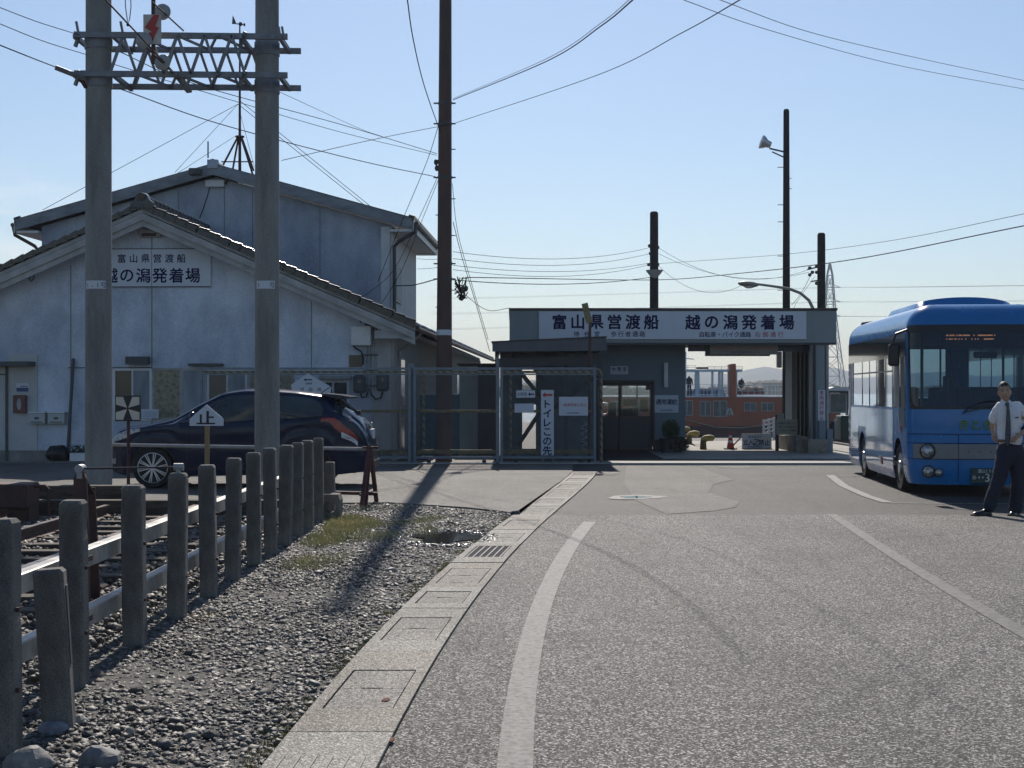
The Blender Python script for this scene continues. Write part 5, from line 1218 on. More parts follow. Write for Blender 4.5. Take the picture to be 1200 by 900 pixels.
# ------------------------------------------------------------------ things on the quay
def cone(px, py, top, d, stripes, lab):
    x = GX(px, d); h = (py-top)/F*d; t = thing('traffic_cone', lab, 'traffic cone', (x, d, .012), 0, 'traffic cones on the quay')
    b = MB(); b.cbox(x-h*.32, x+h*.32, d-h*.32, d+h*.32, .012, .012+h*.07, .01); b.build('base', M_black, t)
    mr_ = mat('cone_red', (.55, .05, .045), .5, var=.1); b = MB(); n = 7
    for i in range(n):
        r0, r1 = h*.17*(1-i/n)+.015, h*.17*(1-(i+1)/n)+.015; z0, z1 = .012+h*.07+h*.93*i/n, .012+h*.07+h*.93*(i+1)/n
        b.mi = 1 if (stripes and i in (2, 4)) else 0; b.tube([(x, d, z0), (x, d, z1)], [r0, r1], 14, False)
    b.build('body', [mr_, M_white], t, smooth=True)
cone(856, 527.5, 505, 41, True, 'red and white banded traffic cone left of the keep out sign')
cone(924.5, 523, 503, 43.6, False, 'plain red traffic cone right of the wooden notice board')
def bitt(px, py, d, s, lab):
    x = GX(px, d); t = thing('mooring_bollard', lab, 'bollard', (x, d, .012), 0, 'mooring bollards on the quay')
    m1 = mat('bollard_yellow', (.55, .43, .14), .6, var=.25, scale=6)
    b = MB(); b.tube([(x-.17*s, d, .0), (x-.17*s, d, .3*s), (x-.12*s, d, .38*s), (x-.02*s, d, .42*s)], [.13*s, .11*s, .11*s, .10*s], 14); b.mi = 0; b.build('post', [mat('bollard_base', (.2, .15, .07), .8, var=.3, scale=8)], t, smooth=True)
    b = MB(); b.tube([(x-.24*s, d, .34*s), (x-.1*s, d, .42*s), (x+.08*s, d, .44*s), (x+.2*s, d, .42*s), (x+.24*s, d, .40*s)], [.08*s, .12*s, .12*s, .11*s, .06*s], 14); b.build('horn', m1, t, smooth=True)
bitt(812.5, 521, 45, .74, 'yellow mooring bollard further back beside the shrub')
bitt(829.5, 528, 41, .72, 'yellow mooring bollard nearest the passage with rusty foot')
bitt(802, 512, 50, .75, 'farthest yellow mooring bollard half hidden by the wall corner')
d = 41.2; t = thing('keep_out_sign', 'low white keep out sign standing on the quay between the cones', 'sign', (GX(887, d), d, .012))
b = MB(); b.cbox(GX(869.5, d), GX(904, d), d-.03, d, ZY(525.5, d), ZY(509, d), .006); b.build('board', M_signw, t)
b = MB(); b.box(GX(869, d), GX(904.5, d), d-.02, d+.02, ZY(526.2, d), ZY(525.4, d)); b.box(GX(869, d), GX(904.5, d), d-.02, d+.02, ZY(509.2, d), ZY(508.3, d)); b.box(GX(883, d), GX(890, d), d+.01, d+.1, .012, ZY(520, d)); b.build('frame', M_steel, t)
b = MB(); line(b, '立入', (GX(873.5,d), GX(880,d)), d-.034, ZY(518.3, d), .16, .012); line(b, '禁止', (GX(892,d), GX(899,d)), d-.034, ZY(518.3, d), .16, .012)
cx_, cz_ = GX(886, d), ZY(518.3, d); s = .07
for (a, c) in (((-s,-s),(s,-s)), ((s,-s),(s,s)), ((s,s),(-s,s)), ((-s,s),(-s,-s)), ((-s,-s),(s,s))): b.bar((cx_+a[0], d-.034, cz_+a[1]), (cx_+c[0], d-.034, cz_+c[1]), .004, .02)
line(b, '関係者以外', (GX(878,d), GX(891,d)), d-.034, ZY(512, d), .07, .006); line(b, '富山県港湾事務所', (GX(877,d), GX(892,d)), d-.034, ZY(523.4, d), .05, .004)
b.build('lettering', M_ink, t, recalc=False)
d = 39.8; t = thing('notice_board', 'beige wooden notice board on a dark post at the right of the passage', 'notice board', (GX(911, d), d, .012))
b = MB(); b.cbox(GX(909.5, d), GX(934.5, d), d-.03, d, ZY(509.5, d), ZY(491.5, d), .006); b.cbox(GX(910.5, d), GX(919, d), d+.01, d+.04, ZY(492, d), ZY(484.5, d), .006); b.build('board', mat('plywood_beige', (.42, .38, .28), .7, var=.12, scale=3), t)
b = MB(); b.bar((GX(911, d), d+.06, .012), (GX(911, d), d+.06, ZY(486, d)), .08); b.build('post', mat('dark_wood', (.05, .035, .03), .8, var=.2), t)
b = MB()
for i, s_ in enumerate(('係留施設の使用について', '許可なく船舶を係留する', 'ことを禁止します事務所')): line(b, s_, (GX(912.5,d), GX(931.5,d)), d-.034, ZY(496+i*4.2, d), .05, .005)
b.build('lettering', M_ink, t, recalc=False)
d = 50; t = thing('gangway_rail', 'white slatted gangway railing at the quay edge beside the ferry', 'railing', (GX(903, d), d, .0))
b = MB()
for px in (895, 901, 907, 913): b.bar((GX(px, d), d, 0), (GX(px, d), d, ZY(492-(px-895)*.25, d)), .07)
for k in range(4): b.bar((GX(894.5, d), d-.05, ZY(494+k*4.6, d)), (GX(915, d), d-.05, ZY(489+k*4.6, d)), .03, .05)
b.build('railing', M_white, t)
t = thing('mooring_rope', 'loose dark mooring rope lying between bollard, cone and sign', 'rope', (GX(850, 42), 42, .012))
b = MB(); b.tube([W(800, 512, 47), W(815, 523, 43.5), W(835, 526, 42), W(848, 527, 41.2), W(858, 523, 42), W(866, 515, 43), W(870, 510, 44)], .02, 6); b.build('rope', M_wire, t)
# shelter and green tank behind, seen between the pillar and the bus
d = 50; t = thing('passenger_shelter', 'low pale roofed shelter with glazed notice case beyond the passage pillar', 'shelter', (GX(1000, d), d, 0))
b = MB(); b.prism([(GX(958, d), ZY(459, d)), (GX(1070, d), ZY(459, d)), (GX(1070, d), ZY(453.5, d)), (GX(975, d), ZY(453.5, d))], d-.3, d+1.3, 'y'); b.build('roof', M_white, t)
b = MB(); b.box(GX(960, d), GX(1068, d), d-.32, d-.3, ZY(460.2, d), ZY(458, d)); b.build('fascia', M_darkbox, t)
b = MB(); b.box(GX(971, d), GX(992, d), d-.1, d, ZY(484, d), ZY(461, d)); b.build('notice_case', M_steel, t); b = MB(); b.box(GX(973, d), GX(990, d), d-.11, d-.101, ZY(482.5, d), ZY(462.5, d)); b.build('case_glass', mat('case_pane', (.10, .13, .13), .25, var=.3, scale=3), t)
for px in (971, 992.5, 1005, 1060): b = MB(); b.bar((GX(px, d), d, 0), (GX(px, d), d, ZY(459, d)), .07); b.build('post', M_darkbox, t)
b = MB(); b.box(GX(993, d), GX(1066, d), d+1.1, d+1.2, ZY(480, d), ZY(460, d)); b.build('rear_panel', mat('glass_panel_blue', (.10, .15, .19), .3), t)
d = 47; t = thing('green_tank', 'dark green box tank in front of the shelter beside the bus rear', 'tank', (GX(994, d), d, 0))
b = MB(); b.cbox(GX(985.5, d), GX(1003, d), d, d+.8, 0.05, ZY(487, d), .03); b.build('body', mat('dark_green', (.02, .055, .045), .5, var=.15), t)
b = MB(); b.cbox(GX(980, 48), GX(986, 48), 48, 48.3, .05, ZY(492, 48), .02); b.build('pale_side_box', M_tw, t)
d = 50.6; t = thing('quay_rail', 'low grey pipe rail along the quay edge beside the shelter', 'railing', (GX(975, d), d, 0))
b = MB(); b.tube([(GX(968, d), d, ZY(499, d)), (GX(986, d), d, ZY(500, d))], .04, 8); b.tube([(GX(968, d), d, ZY(490, d)), (GX(968, d), d, 0)], .04, 8); b.tube([(GX(985, d), d, ZY(500, d)), (GX(985, d), d, 0)], .04, 8); b.build('rail', M_steel, t)
for k, (px, dd) in enumerate(((972, 50.4), (979, 49.5))):
    b = MB(); b.lathe([(.16,-.09),(.22,-.08),(.3,-.04),(.3,.04),(.22,.08),(.16,.09)], (GX(px, dd), dd, .3), 16, 'y'); b.build('tyre_fender', M_black, cat='tyre', label=('left' if k == 0 else 'right')+' old tyre lying against the quay rail', smooth=True)

# ------------------------------------------------------------------ far poles, lamps
def wpole(px, top, d, r0, r1, lab, m=None):
    x = GX(px, d); t = thing('wooden_pole', lab, 'utility pole', (x, d, 0))
    b = MB(); zt = ZY(top, d); b.tube([(x, d, -1), (x, d, zt-.05), (x, d, zt)], [r0, r1, r1*.7], 14); b.build('shaft', m or mat('creosoted_pole', (.035, .028, .028), .8, var=.2, scale=2, streak=6), t, smooth=True); return t
t = wpole(921.5, 128, 44.2, .13, .085, 'tallest dark pole carrying a round floodlight behind the waiting room')
# tall pole also has ladder bolts and the floodlight
b = MB(); fl = W(897.5, 168, 44); b.bar(W(902, 174, 44), W(919, 178, 44.2), .04); b.bar(W(905, 178, 44), W(918, 184, 44.2), .03); b.build('bracket', M_darkbox, t)
m = MB(Matrix.Translation(fl) @ Matrix.Rotation(R(-70), 4, 'Y')); m.lathe([(.02,-.16),(.09,-.15),(.11,-.03),(.17,.05),(.2,.13),(.205,.15),(.16,.13)], (0, 0, 0), 18); m.build('floodlight', mat('lamp_silver', (.6, .62, .63), .3, metal=.6), t, smooth=True)
for py in (196, 209, 221, 240, 260, 300, 340): b = MB(); x = GX(919.5, 44.2); s = 1 if py % 2 else -1; b.bar((x, 44.2, ZY(py, 44.2)), (x+s*.2, 44.2, ZY(py, 44.2)), .02); b.build('step_bolt', M_darkbox, t)
b = MB(); b.cbox(GX(911, 43.8), GX(916.5, 43.8), 43.8, 44.0, ZY(431, 43.8), ZY(412, 43.8), .02); b.build('meter_box', M_steel, t)
b = MB(); b.tube([(GX(928.5, 43), 43, 0), (GX(928.5, 43), 43, ZY(405, 43))], .03, 6); b.build('conduit', M_steel, t)
t = wpole(766.5, 248, 48, .15, .13, 'left shorter dark pole with a small white bowl behind the waiting room')
b = MB(); b.lathe([(.05,-.22),(.17,-.12),(.26,.0),(.27,.03)], (GX(766.5, 48), 47.9, ZY(318, 48)), 14); b.build('bowl', mat('bowl_grey', (.3, .33, .36), .5), t, smooth=True)
for (px, py) in ((761,288),(762,297),(760,310),(771,290),(771,310)): b = MB(); b.ball(W(px, py, 47.9), .05, .05, .06, 8, 5); b.build('pole_insulator', M_darkbox, t)
t = wpole(962.5, 273, 48, .145, .125, 'right shorter dark pole with brackets behind the waiting room')
for (px, py) in ((949,314),(952,319),(957,312),(957,319),(957,332),(949,322)): b = MB(); b.ball(W(px, py, 47.9), .06, .05, .06, 8, 5); b.build('pole_insulator', M_darkbox, t)
b = MB(); b.bar(W(946, 316, 47.9), W(962, 312, 47.9), .04); b.bar(W(950, 330, 47.9), W(962, 328, 47.9), .04); b.build('cross_arm', M_darkbox, t)
d = 43; t = thing('street_lamp', 'curved arm street lamp rising behind the sign fascia', 'street lamp', (GX(953.5, d), d, 0))
b = MB(); P = [(GX(px, d), d, ZY(py, d)) for px, py in ((953.5,600),(953.5,400),(953,362),(948,352),(938,343.5),(925,338.5),(910,336),(892,333.5),(884,332.5))]; P[0] = (P[0][0], d, 0); b.tube(P, [.07,.06,.05,.045,.042,.04,.037,.035,.033], 10); b.build('arm', mat('lamp_arm', (.35, .33, .29), .5, metal=.3), t, smooth=True)
m = MB(Matrix.Translation(W(877, 333, d)) @ Matrix.Rotation(R(5), 4, 'Y')); m.ball((0, 0, 0), .30, .14, .085, 18, 10); m.build('head', mat('lamp_arm2', (.32, .31, .28), .5, metal=.3), t, smooth=True)
m = MB(); m.ball(W(878, 335.6, d), .15, .1, .06, 12, 8); m.build('lens', mat('lamp_lens', (.75, .78, .8), .08), t, smooth=True)
# pylon far away
d = 640; t = thing('pylon', 'distant grey lattice power pylon above the shelter roof', 'pylon', (GX(974, d), d, 0))
b = MB(); zt = ZY(309, d); sec = [(0, 5.9), (8, 5.0), (16, 4.1), (24, 3.2), (31, 2.5), (38, 1.9), (44, 1.5), (50, 1.1), (zt, .3)]; cx0 = GX(972.5, d)
for i in range(len(sec)-1):
    (z0, h0), (z1, h1) = sec[i], sec[i+1]
    for (a, c) in (((-1,-1),(1,-1)), ((1,-1),(1,1)), ((1,1),(-1,1)), ((-1,1),(-1,-1))):
        b.bar((cx0+a[0]*h0, d+a[1]*h0, z0), (cx0+a[0]*h1, d+a[1]*h1, z1), .3); b.bar((cx0+a[0]*h0, d+a[1]*h0, z0), (cx0+c[0]*h1, d+c[1]*h1, z1), .2); b.bar((cx0+c[0]*h0, d+c[1]*h0, z0), (cx0+a[0]*h1, d+a[1]*h1, z1), .2); b.bar((cx0+a[0]*h1, d+a[1]*h1, z1), (cx0+c[0]*h1, d+c[1]*h1, z1), .18)
M_pyl = mat('pylon_steel', (.35, .38, .42), .6, metal=.2)
b.build('tower', M_pyl, t, recalc=False)
b = MB()
for z in (33, 39, 45): b.bar((cx0-4.4, d, z), (cx0+4.4, d, z), .3); b.bar((cx0-4.4, d, z), (cx0, d, z+1.8), .2); b.bar((cx0+4.4, d, z), (cx0, d, z+1.8), .2)
b.build('cross_arm', M_pyl, t, recalc=False)

# ------------------------------------------------------------------ ferry
FDp = 105.; fs = F/FDp
def qx(px): return (px-600)/fs
def qz(py): return CAM_H-(py-459)/fs
M_hull = mat('hull_red', (.35, .085, .04), .6, var=.12, scale=.5, streak=2)
M_hulld = mat('hull_dark', (.05, .015, .018), .5)
M_fw = mat('ferry_white', (.55, .62, .68), .5, var=.06)
M_fb = mat('ferry_blue', (.02, .12, .34), .5)
fe2 = thing('ferry', 'rust red small ferry with pale blue upper deck moored behind the quay', 'ferry', (qx(850), FDp+3, -1.45))
xl, xr = qx(690), qx(985)
b = MB(); hull = [(xl, qz(466)), (xr+1.0, qz(466)), (xr+.4, qz(500)), (xl+.6, qz(500))]
# side plate with window openings cut as a strip layout
wins = [(798, 812, 469, 487), (820, 833, 470, 488), (835.5, 852, 469.5, 488.5), (872, 886.5, 471.5, 482), (892, 906.5, 471.5, 482), (716, 728, 470, 484), (740, 752, 470, 484)]
wins = sorted(wins); z_t, z_b = qz(465.5), qz(501); xprev = xl
for (a, c, p0_, p1_) in wins:
    b.box(xprev, qx(a), FDp, FDp+.15, z_b, z_t); b.box(qx(a), qx(c), FDp, FDp+.15, qz(p0_), z_t); b.box(qx(a), qx(c), FDp, FDp+.15, z_b, qz(p1_)); xprev = qx(c)
b.box(xprev, xr, FDp, FDp+.15, z_b, z_t); b.box(xl, xl+.15, FDp+.15, FDp+6, z_b, z_t); b.box(xr-.15, xr, FDp+.15, FDp+6, z_b, z_t)
b.build('hull_side', M_hull, fe2)
b = MB(); b.prism([(xl, z_b-.001), (xr, z_b-.001), (xr-.6, -1.9), (xl+.6, -1.9)], FDp-.05, FDp+6, 'y'); b.build('lower_hull', M_hulld, fe2)
b = MB(); b.box(xl, xr, FDp-.12, FDp-.001, z_b-.02, z_b+.12); b.build('rubbing_strake', M_hulld, fe2)
b = MB(); b.box(xl, xr, FDp-.05, FDp+6, z_t+.001, z_t+.08); b.build('deck', M_fw, fe2)
b = MB(); b.box(xl+.2, xr-.2, FDp+2.5, FDp+2.6, z_b, z_t); b.build('inner_wall', mat('ferry_inner', (.30, .16, .12), .7), fe2)
for (a, c, p0_, p1_) in wins:
    f_ = MB(); wdt = .05; x0, x1, z0, z1 = qx(a), qx(c), qz(p1_), qz(p0_)
    f_.box(x0, x0+wdt, FDp-.03, FDp+.1, z0, z1); f_.box(x1-wdt, x1, FDp-.03, FDp+.1, z0, z1); f_.box(x0+wdt, x1-wdt, FDp-.03, FDp+.1, z0, z0+wdt); f_.box(x0+wdt, x1-wdt, FDp-.03, FDp+.1, z1-wdt, z1)
    xm = (x0+x1)/2; f_.box(xm-.03, xm+.03, FDp-.02, FDp+.1, z0+wdt, z1-wdt); ff = f_.build('window_frame', M_steel, fe2)
    f_ = MB(); f_.box(x0+wdt, x1-wdt, FDp+.03, FDp+.05, z0+wdt, z1-wdt); f_.build('pane', mat('ferry_pane', (.06, .10, .13), .15, var=.3, scale=2), ff)
b = MB(); zc = qz(483); xc = qx(855)
b.quad((xc-.28,FDp-.02,zc-.2),(xc-.16,FDp-.02,zc-.2),(xc-.02,FDp-.02,zc+.25),(xc-.12,FDp-.02,zc+.25)); b.quad((xc+.0,FDp-.02,zc+.25),(xc+.1,FDp-.02,zc+.25),(xc+.28,FDp-.02,zc-.2),(xc+.16,FDp-.02,zc-.2)); b.quad((xc-.06,FDp-.02,zc-.2),(xc+.06,FDp-.02,zc-.2),(xc,FDp-.02,zc))
b.build('emblem', mat('emblem_pale', (.35, .6, .6), .5), fe2, recalc=False)
# superstructure
b = MB(); b.box(qx(779), qx(805), FDp+.3, FDp+4, qz(465.4), qz(412)); b.build('wheelhouse', M_fw, fe2)
b = MB(); b.box(qx(796), qx(804), FDp+.25, FDp+.299, qz(450), qz(430)); b.build('wheelhouse_window', M_blueboard, fe2)
b = MB(); b.box(qx(796), qx(804), FDp+.26, FDp+.299, qz(462), qz(456)); b.build('wheelhouse_vent', M_white, fe2)
b = MB(); b.box(qx(779), qx(870), FDp-.1, FDp+4, qz(435.5), qz(433)); b.build('awning_deck', M_fw, fe2)
for px in (817.5, 835.5, 847, 854.5, 862): b = MB(); wd = .16 if px in (817.5, 862) else .07; b.box(qx(px)-wd/2*1.8, qx(px)+wd/2*1.8, FDp+.2, FDp+.4, qz(465.4), qz(435.5)); b.build('stanchion', M_fw, fe2)
b = MB(); b.box(qx(842), qx(845), FDp+.15, FDp+.3, qz(465.4), qz(435.5)); b.build('stanchion', M_fw, fe2)
b = MB(); b.box(qx(854.5), qx(862), FDp-.2, FDp+.8, qz(466), qz(427)); b.cbox(qx(857.5), qx(862), FDp-.15, FDp+.7, qz(427.2), qz(426.3), .01); b.build('funnel', mat('funnel_orange', (.40, .10, .045), .6), fe2)
b = MB(); b.box(qx(818.5), qx(824), FDp+2, FDp+2.3, qz(455), qz(438)); b.build('funnel_far', MATS['funnel_orange'], fe2)
seat0 = None
for k in range(13):
    px = 810+k*3.4; b = MB(); b.cbox(-.085, .085, 0, .12, 0, .36, .03); b.cbox(-.085, .085, -.3, .0, .0, .08, .02)
    if seat0 is None: seat0 = o = b.build('seat', M_fb, fe2, local=True)
    else: o = seat0.copy(); COL.objects.link(o)
    o.location = Vector((qx(px), FDp+1.6, qz(463)+.05))-fe2.location
b = MB(); b.box(qx(808), qx(854), FDp+1.2, FDp+1.8, qz(465.4), qz(463)); b.build('seat_base', M_fb, fe2)
b = MB(); r = .025
def rail(px0, px1, py0, py1, nst, y):
    for t_ in np.linspace(0, 1, 3): b.bar((qx(px0), y, qz(py0+(py1-py0)*t_)), (qx(px1), y, qz(py0+(py1-py0)*t_)), r, r)
    for t_ in np.linspace(0, 1, nst): b.bar((qx(px0+(px1-px0)*t_), y, qz(py0)), (qx(px0+(px1-px0)*t_), y, qz(py1)), r, r)
rail(804, 850, 450.5, 464, 12, FDp+.1); rail(863, 940, 451.5, 465, 12, FDp+.1); rail(862, 940, 451, 463, 9, FDp+4)
rail(779, 815, 428.5, 433, 5, FDp); rail(829, 870, 429.5, 433, 6, FDp); b.bar((qx(863), FDp, qz(435)), (qx(870), FDp, qz(435)), .08)
b.build('hand_rails', M_fw, fe2, recalc=False, kind='stuff')
b = MB(); b.box(qx(816), qx(830), FDp-.05, FDp+.1, qz(432.5), qz(430.2)); b.build('name_board', M_black, fe2)
b = MB(); b.bar((qx(804), FDp, qz(420)), (qx(813), FDp, qz(421)), .06); b.tube([(qx(802), FDp+.5, qz(412)), (qx(802), FDp+.5, qz(400))], .15, 8); b.build('mast_light', M_fw, fe2)
b = MB(); b.box(qx(864), qx(899), FDp+1.2, FDp+2.4, qz(462), qz(458)); b.build('luggage_rack', mat('crate_red', (.16, .05, .04), .7), fe2)
b = MB()
for k in range(46): cx_ = qx(random.uniform(865, 898)); b.ball((cx_, FDp+random.uniform(1.2, 2.3), qz(random.uniform(454, 459.5))), random.uniform(.1, .22), .15, random.uniform(.07, .14), 8, 5)
b.build('life_jackets', mat('jacket_beige', (.45, .38, .30), .7, var=.3, scale=3), fe2)
b = MB(); pts = [(qx(px), FDp-.2, qz(py)) for px, py in ((760, 487), (800, 491), (815, 495), (837, 500.5), (865, 501.5), (890, 499), (925, 494))]; b.tube(pts, .05, 5); b.build('side_rope', mat('rope_tan', (.3, .24, .17), .8), fe2)
t = thing('life_ring', 'red and white life ring hanging at the quay seen through the door window', 'life ring', tuple(W(708, 478, 60)-Vector((0, 0, .3))))
for k in range(8):
    a0, a1 = 2*PI*k/8, 2*PI*(k+1)/8; c = W(708.5, 480, 60); b = MB(); b.tube([(c.x+.22*math.cos(a), 60, c.z+.22*math.sin(a)) for a in np.linspace(a0, a1, 5)], .07, 8); b.build('segment', M_white if k % 2 else MATS['cone_red'], t, smooth=True)
# two people on the ferry deck, far away
def farperson(px, pyt, pyb, y, col, lab, lean=0):
    x = qx(px); zt, zb = qz(pyt), qz(pyb)-.0; h = zt-zb; t = thing('person', lab, 'person', (x, y, zb))
    me = bpy.data.meshes.new('body'); s = h/1.65
    V = [(0,0,.86),(0,0,1.1),(0,0,1.35),(lean*.05,0,1.48),(lean*.09,-.02,1.6),(-.18,0,1.36),(-.24,-.02,1.1),(-.15,-.15,.95),(.18,0,1.36),(.24,-.02,1.1),(.2,-.12,.9),(-.09,0,.82),(-.1,-.02,.45),(-.1,0,.05),(.09,0,.82),(.1,-.02,.45),(.1,0,.05)]
    E_ = [(0,1),(1,2),(2,3),(3,4),(2,5),(5,6),(6,7),(2,8),(8,9),(9,10),(0,11),(11,12),(12,13),(0,14),(14,15),(15,16)]
    rr = [.14,.14,.15,.06,.1,.07,.055,.04,.07,.055,.04,.1,.07,.05,.1,.07,.05]
    o = skin([(a*s, c*s, e*s) for a, c, e in V], E_, [q*s for q in rr], 'body', col, t, 1)
def skin(V, E_, rr, name, m, par, lev=2, root=0, fold=0):
    me = bpy.data.meshes.new(name); me.from_pydata(V, E_, []); o = bpy.data.objects.new(name, me); COL.objects.link(o)
    md_ = o.modifiers.new('s', 'SKIN'); md_.use_smooth_shade = True
    for i, q in enumerate(rr): sv = me.skin_vertices[0].data[i]; sv.radius = (q, q) if not isinstance(q, tuple) else q; sv.use_root = (i == root)
    s2 = o.modifiers.new('u', 'SUBSURF'); s2.levels = lev; s2.render_levels = lev
    dg = bpy.context.evaluated_depsgraph_get(); nm = bpy.data.meshes.new_from_object(o.evaluated_get(dg)); bpy.data.objects.remove(o)
    if fold:          # cloth folds
        for v in nm.vertices:
            q = v.co; v.co = q+v.normal*(fold*noise.noise(Vector((q.x*9, q.y*9, q.z*22)))+fold*.6*noise.noise(Vector((q.x*20+5, q.y*20, q.z*9))))
    nm.materials.clear(); nm.materials.append(m); nm.polygons.foreach_set('use_smooth', [True]*len(nm.polygons))
    o = bpy.data.objects.new(name, nm); COL.objects.link(o); o.parent = par; WM[o.name] = WM[par.name].copy(); return o
farperson(810, 439.5, 465, FDp+1.2, mat('far_navy_clothes', (.03, .04, .07), .8), 'person in dark clothes standing under the ferry awning')
farperson(875.5, 442, 465, FDp+2.7, mat('far_dark_clothes', (.02, .022, .03), .8), 'person in dark clothes on the open ferry deck by the rail', 1)

# ------------------------------------------------------------------ overhead wires
def wires():
    w_ = wire
    w_('overhead_wire', [W(745, -3, 16), W(705, 30, 20), W(640, 72, 25), W(531, 117, 33.5)], .014, 'thick spiral wrapped cable from the brown pole up to the top right', sag=.12)
    w_('overhead_wire', [W(744, -6, 16.05), W(705, 26.5, 20), W(640, 69, 25), W(531, 115.5, 33.5)], .007, 'thin messenger wire just above the spiral wrapped cable', sag=.12)
    w_('overhead_wire', [W(872, -3, 14), W(800, 38, 19), W(700, 88, 26), W(531, 145, 33.5)], .010, 'thin wire from the brown pole to the top right below the thick cable', sag=.08)
    w_('overhead_wire', [W(531, 145, 33.5), W(440, 163, 31), W(330, 188, 27)], .010, 'thin wire running left from the brown pole towards the right concrete pole', sag=.02)
    w_('overhead_wire', [W(793, -3, 14), W(900, 35, 17), W(1050, 76, 21), W(1203, 105, 25)], .006, 'lower of the two long wires crossing the upper right sky', sag=.03)
    w_('overhead_wire', [W(836, -3, 14), W(950, 38, 17.5), W(1080, 69, 21), W(1203, 95, 25)], .006, 'upper of the two long wires crossing the upper right sky', sag=.03)
    w_('overhead_wire', [W(477, -3, 20), W(484, 45, 23), W(497, 100, 27), W(516, 155, 33)], .014, 'twisted black cable hanging from the top edge to the brown pole', sag=0)
    w_('overhead_wire', [W(516, 140, 33.4), W(500, 190, 34), W(470, 262, 35.5), W(443, 330, 36.5)], .012, 'service cable from the brown pole down to the left eave box', sag=.1)
    w_('overhead_wire', [W(514, 205, 33.4), W(490, 258, 34), W(460, 318, 34.3), W(420, 352, 34)], .010, 'left cable of the pair falling from the pole insulator to the wall', sag=.25)
    w_('overhead_wire', [W(514, 210, 33.4), W(493, 262, 34), W(468, 322, 34.3), W(432, 378, 34)], .010, 'right cable of the pair falling from the pole insulator to the wall', sag=.25)
    w_('overhead_wire', [W(530, 215, 33.6), W(536, 270, 34), W(552, 330, 36), W(572, 398, 38)], .011, 'cable dropping from the brown pole to the shed roof', sag=.1)
    w_('overhead_wire', [W(531, 260, 33.6), W(541, 300, 34), W(556, 350, 36), W(574, 412, 38)], .013, 'thicker cable looping from the brown pole to the shed corner', sag=.15)
    w_('overhead_wire', [W(536, 338, 33.6), W(570, 363, 36), W(597, 361, 38.4)], .011, 'cable sagging from the brown pole to the waiting room roof', sag=.12)
    w_('overhead_wire', [W(464, 335, 39.7), W(485, 334, 37), W(512, 327, 33.7)], .022, 'thick black cable from the upper storey corner to the brown pole', sag=.08)
    for k, (a, c, s) in enumerate(((295, 290, .25), (303, 297, .25), (311, 308, .2), (316, 310, .25), (328, 325, .15))):
        w_('overhead_wire', [W(531, a, 33.8), W(762, c, 47.8)], .010 if k < 4 else .016, ('highest', 'second', 'third', 'fourth', 'lowest and thickest')[k]+' wire strung between the brown pole and the left far pole', sag=s)
    for k, (a, c) in enumerate(((297, 295), (303, 303), (315, 312))):
        w_('overhead_wire', [W(489, a, 44), W(520, c, 33.8)], .009, ('top', 'middle', 'bottom')[k]+' short wire from the upper storey side wall to the brown pole', sag=.02)
    w_('overhead_wire', [W(545, 325, 33.8), W(766, 328, 47.6), W(860, 321, 42), W(1000, 304, 34), W(1203, 264, 27)], .017, 'long thick cable sweeping right from the far pole above the bus', sag=.05)
    w_('overhead_wire', [W(771, 309, 47.8), W(920, 298, 42), W(1050, 281, 34), W(1203, 250, 27)], .009, 'long thin cable sweeping right above the thick one over the bus', sag=.04)
    for k, (a, c, s) in enumerate(((290, 316, .6), (297, 319, .45), (311, 334, .5))):
        w_('overhead_wire', [W(771, a, 48), W(948 if k < 2 else 870, c, 48)], .009, ('top', 'middle', 'bottom')[k]+' sagging wire between the two shorter far poles', sag=s)
    w_('overhead_wire', [W(951, 320, 48), W(928, 357, 46)], .012, 'left slanting wire from the right far pole to the roof', sag=.1)
    w_('overhead_wire', [W(955, 324, 48), W(935, 352, 46), W(930, 362, 45)], .010, 'right slanting wire from the right far pole to the roof', sag=.1)
    w_('overhead_wire', [W(-5, 7, 16), W(45, 26, 18), W(93, 41, 20.3)], .008, 'top thin wire entering from the left edge to the lattice beam', sag=.01)
    w_('overhead_wire', [W(-5, 26, 16), W(50, 48, 18), W(101, 64, 20.6)], .008, 'middle thin wire entering from the left edge to the left pole', sag=.01)
    w_('overhead_wire', [W(-5, 51, 16), W(30, 65, 18), W(66, 79, 20.3)], .012, 'lowest bright wire entering from the left edge to the pipe strut', sag=.01)
    w_('overhead_wire', [W(132, 57, 20.8), W(230, 99, 24), W(400, 146, 29), W(512, 180, 33.4)], .011, 'upper thin wire from the left pole across to the brown pole', sag=.1)
    w_('overhead_wire', [W(132, 75, 20.8), W(260, 114, 24), W(400, 155, 29), W(512, 182, 33.4)], .009, 'lower thin wire from the left pole across to the brown pole', sag=.1)
    w_('overhead_wire', [W(140, 104, 20.8), W(260, 146, 24), W(420, 188, 29), W(510, 207, 33.4)], .013, 'pale wire from the left pole clamp across to the brown pole insulator', sag=.08)
    w_('overhead_wire', [W(328, 108, 21), W(420, 150, 27), W(448, 160, 29)], .006, 'faint thin wire leaving the right concrete pole to the right', sag=.02)
    # far transmission lines from the pylon
    P = W(972, 330, 640)
